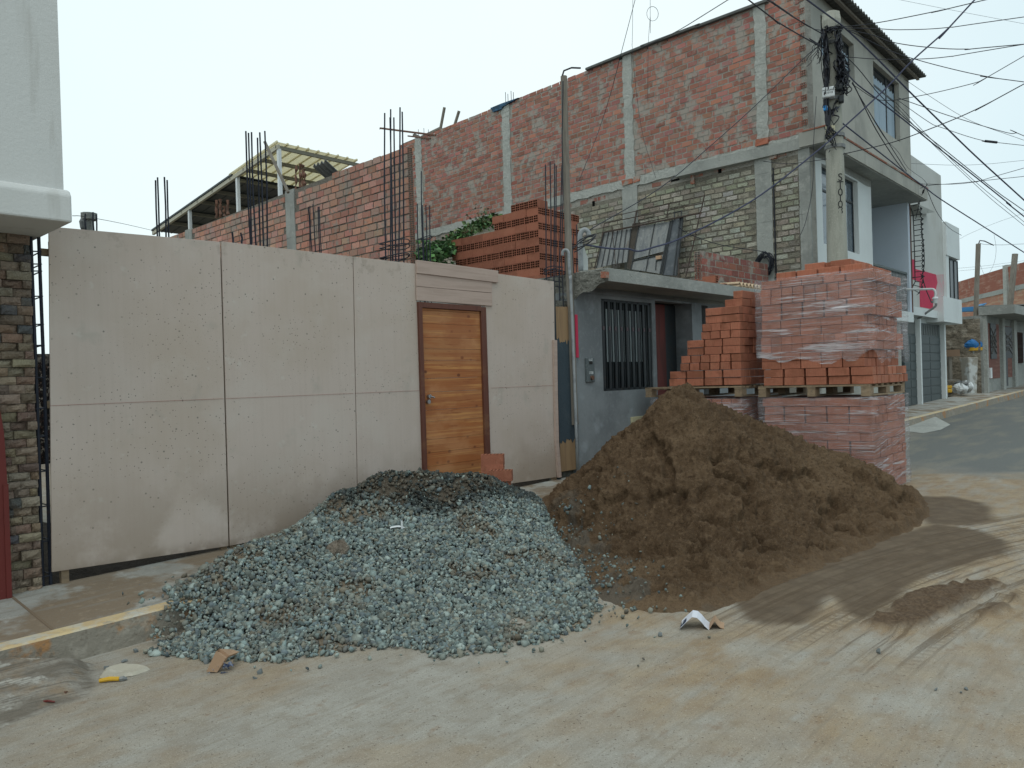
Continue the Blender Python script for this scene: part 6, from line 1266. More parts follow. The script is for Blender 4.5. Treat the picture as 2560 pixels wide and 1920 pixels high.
# ---- overhead cables : (radius, label, [(zoom, x, y, depth) ...])
CB = [
 (.022, 'thick straight cable crossing in front of the corner house from upper left to lower right', [('z5', 200, -20, 12.5), ('z5', 530, 225, 13.6), ('z5', 800, 480, 13.8), ('z5', 1050, 735, 14), ('z5', 1350, 1030, 14.6), ('z5', 1640, 1310, 15), ('z5', 2080, 1710, 16)]),
 (.016, 'dark cable from the top left edge of the brick wall into the pole head', [('z4', 1430, -10, 11.5), ('z4', 1640, 150, 12), ('z4', 1936, 320, 13.2), ('e', 100, 400, 13.3), ('e', 340, 560, 13.6)]),
 (.014, 'pair of thinner cables dropping to the pole beneath the thick one', [('z4', 1560, -10, 11.8), ('z4', 1740, 110, 12.4), ('z4', 1936, 225, 13.2), ('e', 210, 330, 13.5)]),
 (.009, 'thin cable beside the pair dropping to the pole', [('z4', 1575, -10, 11.8), ('z4', 1850, 180, 13), ('e', 250, 320, 13.5)]),
 (.018, 'bundled cables leaving the pole for the lower right corner of the view', [('e', 340, 560, 13.6), ('z5', 610, 670, 13.6), ('z5', 830, 840, 13.8), ('z5', 1060, 1020, 14), ('z5', 1300, 1215, 14.5), ('z5', 1600, 1450, 15), ('z5', 1900, 1690, 15.5), ('z6', 1900, 370, 15.6), ('z6', 2090, 520, 16)]),
 (.012, 'upper strand of the bundle leaving the pole for the lower right', [('z5', 470, 400, 13.6), ('z5', 640, 560, 13.7), ('z5', 830, 790, 13.8), ('z5', 1060, 1000, 14), ('z5', 1400, 1270, 14.6), ('z5', 1800, 1590, 15.2), ('z6', 2080, 460, 16)]),
 (.007, 'thin strand under the bundle, bare sky behind', [('z5', 960, 880, 14), ('z5', 1200, 1130, 14.4), ('z5', 1500, 1420, 15), ('z6', 1760, 330, 15.4), ('z6', 2080, 590, 16)]),
 (.007, 'second thin strand under the bundle, slightly higher', [('z5', 960, 850, 14), ('z5', 1250, 1150, 14.4), ('z5', 1600, 1490, 15), ('z6', 2080, 560, 16)]),
 (.020, 'bluish cable swooping from the upper right down across the house to the hooked conduit', [('z5', 1640, -30, 12.6), ('z5', 1400, 230, 12.7), ('z5', 1100, 500, 12.8), ('z5', 870, 740, 12.9), ('z5', 500, 1080, 13), ('c', 1991, 350, 13), ('c', 1250, 940, 12.6), ('c', 700, 1290, 12.2), ('b', 1650, 1090, 11.8), ('b', 1280, 1210, 11.4), ('b', 1080, 1262, 11.2), ('b', 940, 1230, 11.0), ('b', 690, 1225, 10.8), ('b', 330, 1170, 10.5)]),
 (.011, 'thin cable falling from the pole across the red wall to the hooked conduit', [('e', 330, 380, 13.5), ('z4', 1850, 380, 13.4), ('z4', 1500, 720, 13), ('z4', 1200, 990, 12.5), ('z4', 830, 1300, 11.6), ('z4', 340, 1590, 10.6)]),
 (.010, 'gently sagging cable from the pole top to the right edge, second from top', [('z5', 500, 232, 13.5), ('z5', 800, 238, 13.3), ('z5', 1000, 247, 13), ('z5', 1400, 228, 12.5), ('z5', 2100, 130, 12)]),
 (.011, 'rising cable from the pole top to the upper right corner', [('z5', 470, 228, 13.5), ('z5', 800, 190, 13), ('z5', 1380, 75, 12.3), ('z5', 1760, -15, 12)]),
 (.006, 'faint thin cable crossing the top right sky downward', [('z5', 900, -20, 22), ('z5', 1380, 75, 22), ('z5', 1880, 170, 22), ('z5', 2100, 212, 22)]),
 (.011, 'sagging cable over the eave to the right edge', [('z5', 560, 245, 13.5), ('z5', 780, 295, 13.4), ('z5', 930, 350, 13.2), ('z5', 1200, 390, 13), ('z5', 1560, 407, 12.6), ('z5', 2100, 360, 12)]),
 (.010, 'cable rising to the right edge from mid pole across the upper window', [('z5', 500, 468, 13.5), ('z5', 800, 490, 13.4), ('z5', 1060, 492, 13), ('z5', 1400, 470, 12.6), ('z5', 2100, 355, 12)]),
 (.010, 'cable sloping down right under the eave tip', [('z5', 545, 240, 13.5), ('z5', 900, 415, 13.3), ('z5', 1150, 500, 13), ('z5', 1500, 590, 12.7), ('z5', 1800, 650, 12.4), ('z5', 2100, 690, 12)]),
 (.009, 'cable rising from the lower window to the right edge', [('z5', 600, 700, 13.6), ('z5', 830, 830, 13.6), ('z5', 1130, 800, 13), ('z5', 1570, 700, 12.5), ('z5', 1720, 640, 12.3), ('z5', 2100, 420, 12)]),
 (.012, 'cable curving up right from the pole foot band past the slab', [('z5', 515, 1280, 13.6), ('z5', 900, 1190, 13.3), ('z5', 1150, 1105, 13), ('z5', 1490, 970, 12.6), ('z5', 1760, 840, 12.3), ('z5', 2100, 655, 12)]),
 (.010, 'cable drooping right with a kink near the edge', [('z5', 980, 812, 13.8), ('z5', 1200, 890, 14), ('z5', 1450, 975, 14.2), ('z5', 1880, 1100, 14.6), ('z5', 1970, 1105, 14.7), ('z5', 2100, 1160, 15)]),
 (.007, 'thin cable from the eave corner down to the right edge', [('z5', 1035, 658, 19), ('z5', 1230, 790, 18.5), ('z5', 1500, 960, 18), ('z5', 1700, 1050, 17.6), ('z5', 2100, 1190, 17)]),
 (.008, 'cable with a black splice sagging right below the window', [('z5', 975, 830, 14), ('z5', 1230, 1010, 14), ('z5', 1340, 1058, 14), ('z5', 1700, 1170, 14), ('z5', 2100, 1215, 14)]),
 (.014, 'cable falling steeply from the pole tangle to the slab tip', [('e', 540, 860, 13.6), ('z5', 640, 760, 13.7), ('z5', 800, 1080, 14.5), ('z5', 990, 1370, 16), ('z5', 1080, 1460, 17)]),
 (.012, 'second steep cable from the tangle ending at the slab tip', [('e', 545, 850, 13.6), ('z5', 680, 830, 14), ('z5', 860, 1120, 15), ('z5', 1050, 1420, 16.6)]),
 (.007, 'wavy thin wire down the plastered front to the white building', [('e', 600, 960, 14), ('z5', 860, 1130, 15.2), ('z5', 980, 1260, 16), ('z5', 1060, 1390, 17), ('z5', 1180, 1480, 18), ('z6', 1225, 205, 18.4)]),
 (.020, 'thick cable hugging the slab edge and running on to the lower right', [('z5', 490, 1000, 13.7), ('z5', 720, 1180, 14.3), ('z5', 1050, 1440, 16.5), ('z6', 1200, 225, 17.3), ('z6', 1340, 330, 17.8), ('z6', 1700, 560, 19), ('z6', 2100, 815, 20)]),
 (.009, 'cable from the slab tip rising to the right edge', [('z6', 1140, 185, 17.5), ('z6', 1220, 200, 17.5), ('z6', 1600, 185, 17), ('z6', 2100, 45, 16)]),
 (.009, 'lower twin cable from the slab tip to the right edge', [('z6', 1160, 235, 17.5), ('z6', 1240, 210, 17.5), ('z6', 1500, 190, 17), ('z6', 2100, 128, 16)]),
 (.006, 'almost level thin cable right of the corner house', [('z5', 1065, 1355, 20), ('z5', 1450, 1370, 20), ('z5', 1750, 1358, 20), ('z5', 2100, 1322, 20)]),
 (.011, 'drooping cable in front of the white building to its corner bracket', [('z6', 1215, 235, 17.5), ('z6', 1300, 430, 19), ('z6', 1400, 560, 21), ('z6', 1505, 625, 23)]),
 (.011, 'cable dropping from the slab tip past the spiked barrier with a splice', [('w', 365, 165, 17.6), ('w', 330, 230, 18.6), ('w', 290, 340, 19.3), ('w', 245, 530, 19.6)]),
 (.006, 'faint pair of thin cables low over the far brick wall', [('w', 685, 1040, 30), ('w', 1000, 1010, 30), ('w', 1450, 950, 30)]),
 (.006, 'faint lower thin cable over the far brick wall', [('w', 690, 1068, 30), ('w', 1000, 1035, 30), ('w', 1450, 968, 30)]),
 (.009, 'level service cable leaving the left far pole to the right edge', [('w', 905, 775, 27), ('w', 960, 792, 27), ('w', 1150, 797, 27), ('w', 1450, 783, 27)]),
 (.005, 'thin diagonal line from the white building bracket up right', [('w', 700, 735, 24), ('w', 850, 660, 23), ('w', 1100, 560, 22), ('w', 1450, 440, 20)]),
 (.006, 'thin wire hanging in a long loop beneath the sky at far right', [('w', 1058, 690, 26), ('w', 1080, 850, 26), ('w', 1050, 1010, 26), ('w', 970, 1115, 26), ('w', 905, 980, 26)]),
 (.007, 'thin guy wire above the red wall leaning left', [('z4', 665, -30, 12), ('z4', 610, 180, 12.2), ('z4', 560, 370, 12.6), ('z4', 490, 640, 13), ('z4', 400, 920, 13), ('z4', 270, 1250, 12)]),
 (.006, 'upright thin wire above the red wall, left one', [('z4', 642, -30, 16), ('z4', 640, 350, 16), ('z4', 700, 880, 16), ('z4', 800, 1230, 15.6)]),
 (.006, 'upright thin wire above the red wall with a small ring, right one', [('z4', 762, -30, 16), ('z4', 762, 110, 16), ('z4', 748, 320, 16), ('z4', 745, 700, 16)]),
 (.011, 'cable rising from the red wall top to the upper edge', [('z4', 690, 335, 14.5), ('z4', 930, 225, 14), ('z4', 1130, 105, 13.5), ('z4', 1330, -20, 13)]),
 (.006, 'thin wire from the left house to the roof shelter', [('z1', 470, 1398, 9), ('z1', 560, 1405, 9.6), ('z1', 800, 1450, 13), ('z1', 1000, 1496, 17)]),
 (.008, 'hanging wire beside the corner of the side wall', [('e', 170, 1000, 13.7), ('e', 140, 1500, 13.8), ('h', 130, 700, 13.9), ('h', 60, 1050, 13.9), ('h', 0, 1200, 13.8), ('c', 1660, 1620, 13.7)]),
 (.008, 'short cable from the side wall column to the pole', [('c', 1150, 570, 13.9), ('c', 1500, 605, 13.8), ('c', 1991, 545, 13.6), ('h', 250, 405, 13.6)]),
 (.010, 'black cable slung low on the side wall behind the tin sheets', [('b', 1640, 930, 13.3), ('b', 1800, 1030, 13.4), ('b', 2212, 1170, 13.7), ('z7', 1735, 215, 13.8)]),
]
for r, lb, pts in CB:
    P = [D(*Z[k](x, y), d) for k, x, y, d in pts]; mb = MB()
    for e, nb_ in ((0, 1), (-1, -2)):   # run on past the picture to the next poles
        ex, ey = Z[pts[e][0]](pts[e][1], pts[e][2])
        if ex > 2555 or ex < 5 or ey < 5:
            dd_ = (P[e] - P[nb_]) / np.linalg.norm(P[e] - P[nb_]); Q_ = P[e] + dd_ * 9
            P = [Q_] + P if e == 0 else P + [Q_]
    mb.tube(spline(P, 5), r * .68, 5, cap=False)
    if 'splice' in lb:
        i = len(P) // 2 if 'window' in lb else 1; i = min(i, len(P) - 2); mb.tube([P[i] + (P[i + 1] - P[i]) * .0, P[i] + (P[i + 1] - P[i]) * .25], .022, 6)
    if 'small ring' in lb:
        c = D(*Z['z4'](778, 95), 16); mb.tube([c + np.array([math.cos(a) * .12, 0, math.sin(a) * .15]) for a in np.linspace(0, 6.3, 16)], .005, 4, cap=False)
    build(mb, 'overhead_cable', cableB if 'bluish' in lb or r >= .018 else cableM, label=lb, cat='cable', group='overhead cables')
# ---- white neighbour building
wb = empty('white_building', FC.w((9.5, .5, .5)), FC.rz, label='white modern house with pink painted patch, overhang and dark garage gates', cat='building')
def cT(x, y, t=0., k='w'): return FC.T(*Z[k](x, y), t)
sp0, sp1 = 6.92, cT(545, 1570)[0]; zbot = 2.96
pr = [cT(x, y) for x, y in ((190, 1410), (190, 1500))]
s_b = cT(722, 1370, -.15)[0]; z_b = 2.86
mb = MB(FC); mb.box(sp0, sp1, 0, 5, zbot, cT(190, 1430)[1]); build(mb, 'left_parapet', paintw, wb)
ztop = cT(722, 1372, -.15)[1]; s_l = cT(535, 1480, -.15)[0]
mb = MB(FC); mb.box(s_l, s_b, -.15, 5, z_b, ztop); build(mb, 'right_parapet', paintw, wb)
tw0, tw1 = 6.92, cT(518, 500, .12)[0]; tz0, tz1 = cT(300, 1440, .12)[1] - .05, cT(515, 85, .12)[1]
mb = MB(FC); mb.box(tw0, tw1, .12, 4, tz0, tz1); build(mb, 'tower_wall', mat('tower_white', (.47, .48, .46), [(1.2, (.40, .40, .37), .45, .7, .6), ((6, 6, .7), (.33, .33, .3), .6, .74, .5)], .85), wb)
wz1 = cT(560, 905, .12)[1]; wz0 = ztop; ws0 = cT(560, 905, .12)[0]; ws1 = cT(688, 1150, .12)[0]; be = cT(705, 700, 0)[0]; bz = cT(697, 622, 0)[1]
mb = MB(FC); mb.box(tw1, be, .02, 4, cT(705, 955, .02)[1], bz); build(mb, 'upper_block', paintw, wb)
mb = MB(FC); mb.box(tw1, ws0, .05, 4, ztop - .1, cT(705, 955, .02)[1]); mb.box(ws1, ws1 + .1, .8, 4, ztop - .1, cT(705, 955, .02)[1]); build(mb, 'window_pier', paintw, wb)
window(wb, FC, ws0, ws1, ztop - .02, cT(705, 955, .02)[1] - .003, .12, mat('dark_curtain', (.035, .045, .055), [((14, 14, .4), (.07, .08, .09), .45, .6, .6)], .3), [('v', ws0 + (ws1 - ws0) * .3), ('v', ws0 + (ws1 - ws0) * .66)])
mb = MB(FC); mb.prism([cT(x, y, .117) for x, y in ((203, 945), (235, 950), (242, 1048), (330, 1070), (455, 1105), (470, 1190), (450, 1270), (460, 1340), (470, 1475), (290, 1440), (285, 1180), (205, 1150))][::-1], .112, .119); build(mb, 'pink_patch', pink, wb)
mb = MB(FC); mb.prism([cT(x, y, .117) for x, y in ((457, 1108), (540, 1100), (538, 1485), (472, 1475), (462, 1340), (452, 1270), (472, 1190))][::-1], .1135, .1195); build(mb, 'faded_patch', pinkfade, wb)
mb = MB(FC); mb.prism([cT(x, y, .1) for x, y in ((178, 385), (365, 470), (215, 492))][::-1], -.1, .118); build(mb, 'sloped_ledge', conc, wb)
mb = MB(FC); mb.box(6.95, s_b, .3, .5, .3, 3.0); build(mb, 'ground_floor_wall', paintw, wb)
g0, g1 = cT(375, 710, .28, 'r')[0], cT(540, 725, .28, 'r')[0]
for i, (a, b) in enumerate(((7.0, g0 - .08), (g0 + .10, g1 - .02))):
    gt = MB(FC); gt.box(a, b, .24, .29, .52, 2.82)
    g_o = build(gt, 'garage_gate', gate, wb)
    mb = MB(FC)
    for k in range(8): mb.box(a + .03, (a + b) / 2 - .02, .225, .239, .60 + k * .235, .60 + k * .235 + .20); mb.box((a + b) / 2 + .02, b - .03, .225, .239, .60 + k * .235, .60 + k * .235 + .20)
    build(mb, 'gate_panelling', gate, g_o, bevel=.008)
    mb = MB(FC); n = 12
    for k in range(n):
        u = a + .05 + (b - a - .15) * k / n; mb.hexa([(u, .225, 2.50), (u + .05, .225, 2.50), (u + .05, .238, 2.50), (u, .238, 2.50), (u + .08, .225, 2.78), (u + .13, .225, 2.78), (u + .13, .238, 2.78), (u + .08, .238, 2.78)])
    build(mb, 'gate_bars', mat('gate_slat%d' % i, (.16, .17, .165), rough=.6), g_o)
for a in (g0 - .04, g1 + .04): mb = MB(FC); mb.box(a - .05, a + .06, .12, .24, .45, 2.9); build(mb, 'gate_post', paintw, wb)
# anti climb spikes
sk = empty('spiked_barrier', FC.w((6.99, -.25, 3.2)), FC.rz, label='black anti-climb barrier of arrow spikes between the two facades', cat='spikes')
def sS(x, y): return FC.S(*Z['w'](x, y), 6.99)
mb = MB(FC); P = [sS(x, y) for x, y in ((180, 385), (215, 460), (222, 500), (228, 700), (235, 900), (240, 1180), (205, 1250))]; mb.tube([FC.w((6.99, a, b)) for a, b in P], .013, 5)
P = [sS(x, y) for x, y in ((300, 540), (315, 700), (330, 830), (335, 1000), (320, 1120), (350, 1250), (410, 1395))]; mb.tube([FC.w((6.99, a, b)) for a, b in spline([np.array(p) for p in P], 4)], .012, 5); build(mb, 'upright_rod', iron, sk)
ys = [(195, 345, 245, 318), (215, 395, 290, 365), (225, 445, 315, 418), (225, 492, 315, 475)] + [(225, y, 328, y - 18) for y in (545, 597, 650, 705)] + [(232, y, 338, y - 12) for y in (757, 812, 865, 920, 970, 1025)] + [(240, 1078, 340, 1068), (180, 1142, 342, 1122), (240, 1178, 335, 1185), (228, 1215, 325, 1240), (235, 1270, 290, 1298)]
for x0, y0, x1, y1 in ys:
    a, b = np.array(sS(x0, y0)), np.array(sS(x1, y1)); d = (b - a); L = np.linalg.norm(d); d = d / L; q = np.array([-d[1], d[0]]); mb = MB(FC)
    mb.tube([FC.w((6.99, *a)), FC.w((6.99, *b))], .011, 4)
    for sg in (1, -1):
        e = b - d * .0; w1 = b - d * .34 * L + q * sg * .055 * 1.6
        mb.add([(6.985, *e), (6.985, *(b - d * .20 * L)), (6.985, *w1), (6.995, *e), (6.995, *(b - d * .20 * L)), (6.995, *w1)], [(0, 1, 2), (5, 4, 3), (0, 2, 5, 3), (0, 3, 4, 1), (1, 4, 5, 2)])
    build(mb, 'spike', iron, sk)
for x0, y0, x1, y1 in ((165, 498, 225, 490), (168, 770, 230, 757), (180, 876, 235, 865), (182, 1142, 240, 1132)): 
    mb = MB(FC); mb.tube([FC.w((6.99, *sS(x0, y0))), FC.w((6.99, *sS(x1, y1)))], .012, 4); build(mb, 'bracket', iron, sk)
lp = empty('wall_lamp', FC.w((6.8, -.4, 3.6)), FC.rz, label='white bent pipe lamp with bulb before the pink patch', cat='lamp')
mb = MB(FC); P = [FC.S(*Z['w'](x, y), 6.6) for x, y in ((142, 1258), (300, 1258), (410, 1255), (440, 1268), (450, 1300), (447, 1335))]; mb.tube([FC.w((6.6, *p)) for p in spline([np.array(p) for p in P], 3)], .028, 7); build(mb, 'arm', white, lp)
c = FC.w((6.6, *P[-1])); mb = MB(FC); c = np.array(c); mb.tube([c, c - [0, 0, .05], c - [0, 0, .06], c - [0, 0, .16]], [.05, .08, .055, .04], 8); build(mb, 'bulb', white, lp)
mb = MB(FC); P = [FC.S(*Z['w'](x, y), 8.2) for x, y in ((405, 1392), (430, 1385), (455, 1400), (455, 1425), (430, 1450), (330, 1520), (215, 1610))]; mb.tube([FC.w((8.2, *p)) for p in spline([np.array(p) for p in P], 3)], .03, 6); build(mb, 'lamp_bracket', tin, label='dark curved steel bracket above the garage gates', cat='bracket')
# ---- far end of the street
def fp(k, x, y, off=.2):
    p = GP(*Z[k](x, y), off); return FB.st(p) + (float(p[2]),)
pS, pT, pZ = fp('r', 860, 1200)   # corner of the porch house
ph = empty('porch_house', FB.w((pS + 3, 0, pZ)), FB.rz, label='far grey house with porch slab and patterned black iron doors', cat='building')
def hT(x, y, t=None): return FB.T(*Z['r'](x, y), pT if t is None else t)
zt_ = hT(850, 660)[1]
mb = MB(FB); mb.box(pS, pS + 20, pT, pT + 9, pZ - .3, zt_); build(mb, 'front_wall', conc, ph)
a0_, a1_ = hT(835, 625, pT - .6), hT(1134, 660, pT - .6)
mb = MB(FB); mb.box(pS - .02, pS + 9, pT - .9, pT + .1, zt_, zt_ + .28); build(mb, 'porch_slab', conc, ph)
mb = MB(FB); corr(mb, pS + 2, pS + 12, pT - 1.3, pT + .5, zt_ + .33, zt_ + .42, .2, .03); build(mb, 'corrugated_edge', fibre, ph)
fbk = mat('far_red_tile', (.17, .07, .055), [((1, 1, 12), (.24, .12, .09), .5, .6, .6)], .8)
for i, (x0, y0, x1, y1) in enumerate(((865, 710, 965, 1100), (985, 730, 1050, 1090))):
    a, b = hT(x0, y0), hT(x1, y1); zb2 = hT(x0, y1)[1]; 
    mb = MB(FB); mb.box(a[0], b[0], pT - .02, pT - .002, zb2, a[1]); build(mb, 'tiled_panel', fbk, ph)
for i, (x0, y0, x1, y1) in enumerate(((890, 715, 935, 960), (978, 735, 1045, 955), (985, 955, 1015, 1150), (1072, 775, 1120, 990))):
    a, b = hT(x0, y0), hT(x1, y1); zb2 = hT(x0, y1)[1]
    mb = MB(FB); mb.box(a[0], b[0], pT - .05, pT - .021, zb2, a[1]); d_ = build(mb, 'iron_door' if i != 3 else 'window', iron if i != 3 else darkglass, ph)
    if i < 2:
        mb = MB(FB); sc_ = b[0] - a[0]
        for k in range(3):
            for sg in (1, -1): cx = (a[0] + b[0]) / 2; zc = a[1] - .25 - k * .22; mb.tube([FB.w((cx, pT - .055, zc - .15)), FB.w((cx + sg * sc_ * .42, pT - .055, zc + .08))], .02, 4)
            for sg in (1, -1): zc = zb2 + .2 + k * .2; mb.tube([FB.w((cx, pT - .055, zc + .2)), FB.w((cx + sg * sc_ * .42, pT - .055, zc - .02))], .03, 4)
        build(mb, 'ornament', mat('ornament%d' % i, (.14, .13, .12), rough=.6), d_)
a, b = hT(883, 1022), hT(897, 1095); mb = MB(FB); mb.box(a[0], b[0], pT - .08, pT - .02, hT(883, 1095)[1], a[1]); build(mb, 'meter', white, ph)
for x0, x1 in ((848, 858), (962, 978), (1042, 1062)):
    a, b = hT(x0, 700), hT(x1, 700); mb = MB(FB); mb.box(a[0], b[0], pT - .1, pT + .05, pZ - .2, zt_); build(mb, 'pillar', conc_pale, ph)
mb = MB(FB)
for x in (912, 926, 940): a = FB.T(*Z['r'](x, 600), pT + 1.5); mb.box(a[0], a[0] + .18, pT + 1.5, pT + 1.7, zt_ + .3, zt_ + .75)
build(mb, 'roof_block', cream, ph)
# rubble stone side wall (faces the camera) of that plot
mb = MB(FB); n1 = 60
def stonew(u, v):
    t = pT + .05 + 7.0 * u; z = pZ - .2 + (zt_ - pZ + .1) * v; return (pS - .05 - .10 * float(fbm(np.array(t * 1.), np.array(z * 2.), 3.2, 4, 8)), t, z)
mb.grid(stonew, 90, 40); o = build(mb, 'rubble_wall', mat('rubble', (.20, .17, .13), [(2.6, (.30, .27, .22), .5, .62, .8), (5, (.10, .085, .065), .52, .64, .8)], .95, [(9, 1, .05)]), label='rough rubble stone wall closing the far plot beside the white building', cat='wall')
# brick walls of the building behind
fb2 = empty('far_brick_building', FB.w((pS + 8, 6, pZ)), FB.rz, label='long far building of raw red brick with pale band behind the porch house', cat='building')
FQ = Fr(D(*Z['r'](690, 600), 34), -46)
q0, q1 = D(*Z['r'](640, 600), 42), D(*Z['r'](1400, 600), 31); FQ = Fr(q0, math.degrees(math.atan2(q1[0] - q0[0], q1[1] - q0[1])))
Lq = float(np.hypot(*(q1 - q0)[:2])); zq0, zq1 = FQ.T(*Z['r'](690, 424))[1], FQ.T(*Z['r'](1134, 372))[1]
zqb = FQ.T(*Z['r'](900, 515))[1]
qb = mat('far_brick', (.26, .10, .07), [((1.2, 1.2, 9), (.36, .2, .15), .5, .62, .7), (3, (.30, .25, .2), .55, .7, .6)], .95); qb2 = mat('far_brick_orange', (.34, .17, .115), [((1.2, 1.2, 9), (.42, .29, .2), .5, .62, .7), (3, (.30, .25, .2), .52, .68, .6)], .95)
mb = MB(FQ); mb.box(0, Lq, 0, .3, zqb + .12, max(zq0, zq1)); build(mb, 'upper_wall', qb, fb2)
mb = MB(FQ); mb.box(0, Lq, -.03, .3, zqb - .1, zqb + .12); build(mb, 'concrete_band', conc, fb2)
mb = MB(FQ); mb.box(0, Lq, 0, .3, 0, zqb - .1); build(mb, 'lower_wall', qb2, fb2)
a = FQ.T(*Z['r'](1000, 400))[0]; b = FQ.T(*Z['r'](1025, 400))[0]; mb = MB(FQ); mb.box(min(a, b), max(a, b), -.08, .2, 0, max(zq0, zq1) + .1); build(mb, 'concrete_column', conc_pale, fb2)
for x in (996, 1012, 1025): a = FQ.T(*Z['r'](x, 360)); mb = MB(FQ); mb.tube([FQ.w((a[0], 0, a[1])), FQ.w((a[0], 0, a[1] - 1))], .03, 4); build(mb, 'starter_bar', conc_pale, fb2)
# far poles
PDp = float(GP(*Z['r'](765, 1205), .2)[1]) + .3
for nm, pts, r, lb in (('far_pole', [('r', 818, 165, PDp), ('r', 808, 450, PDp), ('r', 797, 760, PDp), ('r', 790, 835, PDp)], .075, 'slim brown pole with blue plastic round its foot beside the porch house'), ('far_pole', [('r', 1072, 235, 28), ('r', 1055, 420, 28), ('r', 1035, 610, 28)], .10, 'thicker dark pole standing on the far porch roof')):
    P = [D(*Z[k](x, y), d) for k, x, y, d in pts]; mb = MB(); mb.tube(P, r, 8); build(mb, nm, woodg, label=lb, cat='pole', group='poles at the end of the street')
mb = MB(); c = D(*Z['r'](818, 168), PDp); mb.tube([c, c + [.05, 0, .12], c + [.2, 0, .10], c + [.4, 0, 0], c + [.5, 0, -.05]], .018, 5); build(mb, 'pole_wire_hook', cableM, label='wire hook curling over the slim far pole top', cat='wire')
c = D(*Z['r'](790, 862), PDp); mb = MB(); nu = 12
def blob(u, v):
    th, ph_ = u * 2 * math.pi, v * math.pi; k = 1 + .25 * math.sin(th * 3 + v * 9) ; return tuple(c + np.array([math.cos(th) * math.sin(ph_) * .27 * k, math.sin(th) * math.sin(ph_) * .25, math.cos(ph_) * .21 * k]))
mb.grid(blob, 16, 9, True); build(mb, 'blue_plastic_wrap', bluep, label='blue plastic bundle tied round the slim far pole', cat='plastic wrap')
mb = MB(); c2 = D(*Z['r'](798, 892), PDp); mb.tube([c2 + [0, 0, .05], c2 - [0, 0, .05]], .24, 10); build(mb, 'yellow_tie', yellowp, label='yellow strap under the blue plastic bundle', cat='strap')
mb = MB(FB); c3 = D(*Z['r'](797, 915), PDp); mb.tube([c3 + [0, 0, .1], c3 - [0, 0, .3]], .18, 8); build(mb, 'grey_sleeve', pvc, label='grey sleeve between yellow strap and meter pedestal', cat='sleeve')
a = GP(*Z['r'](765, 1205), .2); b = GP(*Z['r'](845, 1205), .2); mb = MB(WF); ztp = D(*Z['r'](790, 948), a[1])[2]
A0, B0 = D(*Z['r'](745, 948), a[1]), D(*Z['r'](818, 948), a[1]); yb = a[1]
mb.hexa([(a[0], yb, a[2]), (b[0], yb, a[2]), (b[0], yb + .7, a[2]), (a[0], yb + .7, a[2]), (A0[0], yb, ztp), (B0[0], yb, ztp), (B0[0], yb + .7, ztp), (A0[0], yb + .7, ztp)]); build(mb, 'meter_pedestal', mat('pedestal', (.30, .28, .24), [(1.4, (.55, .58, .58), .52, .6, .8), (4, (.16, .14, .11), .55, .7, .6)], .9), label='leaning concrete pedestal with peeling white paint under the slim pole', cat='pedestal', bevel=.02)
mb = MB(); P = [D(*Z['r'](x, y), 27.5) for x, y in ((700, 605), (820, 595), (880, 573), (840, 605), (820, 628), (705, 632))]; mb.add([tuple(p) for p in P] + [tuple(p + [0, .4, 0]) for p in P], [(0, 1, 2, 3, 4, 5), (11, 10, 9, 8, 7, 6)] + [(i, (i + 1) % 6, 6 + (i + 1) % 6, 6 + i) for i in range(6)]); build(mb, 'blue_tarp', mat('tarp_light_blue', (.05, .19, .38), rough=.7), label='light blue tarpaulin over the rubble wall top', cat='tarpaulin')
# board, planks and junk in front of the rubble wall
def fr_(x, y, d, k='r'): return D(*Z[k](x, y), d)
def fbox(k, x0, y0, x1, y1, d, th, nm, M, lb, cat, bev=0):
    a, b = D(*Z[k](x0, y1), d), D(*Z[k](x1, y0), d); mb = MB(WF); mb.box(a[0], b[0], d, d + th, a[2], b[2]); return build(mb, nm, M, label=lb, cat=cat, bevel=bev)
fbox('r', 560, 895, 690, 945, 24.2, .1, 'wooden_board', mat('brown_board', (.20, .13, .085), rough=.8), 'brown wooden board nailed on posts by the rubble wall', 'board')
fbox('r', 568, 946, 577, 1110, 24.3, .1, 'board_post', woodg, 'left post holding the brown board', 'post'); fbox('r', 620, 946, 636, 1110, 24.3, .1, 'board_post', woodg, 'right post holding the brown board', 'post')
fbox('r', 565, 1103, 690, 1113, 23.8, .5, 'scrap_plank', woodg, 'long scrap plank lying over junk below the brown board', 'plank')
fbox('r', 572, 1143, 640, 1168, 23.6, .4, 'yellow_crate', yellowp, 'yellow plastic crate in the junk by the garage', 'crate', .03)
fbox('r', 605, 1168, 640, 1195, 23.5, .4, 'yellow_crate', yellowp, 'lower smaller yellow crate of the junk', 'crate', .03)
for i, (x, y, w_, h_, lb) in enumerate(((690, 1165, 40, 30, 'crumpled pale sheet in the junk heap beside the pedestal'), (740, 1150, 22, 34, 'white sack leaning on the meter pedestal'), (700, 1130, 30, 16, 'grey bag on top of the junk heap'))):
    c = D(*Z['r'](x, y), 23.8 + .1 * i); mb = MB()
    sc_ = 23.8 / F_PX * .3616
    def bl(u, v, c=c, i=i):
        th, p = u * 2 * math.pi, v * math.pi; k = 1 + .3 * math.sin(th * 4 + v * 7 + i); return tuple(c + np.array([math.cos(th) * math.sin(p) * w_ * sc_ * k, math.sin(th) * math.sin(p) * .3, math.cos(p) * h_ * sc_ * k]))
    mb.grid(bl, 14, 8, True); build(mb, 'junk_bag', (white, white, tin)[i], label=lb, cat='bag', group='junk by the rubble wall')
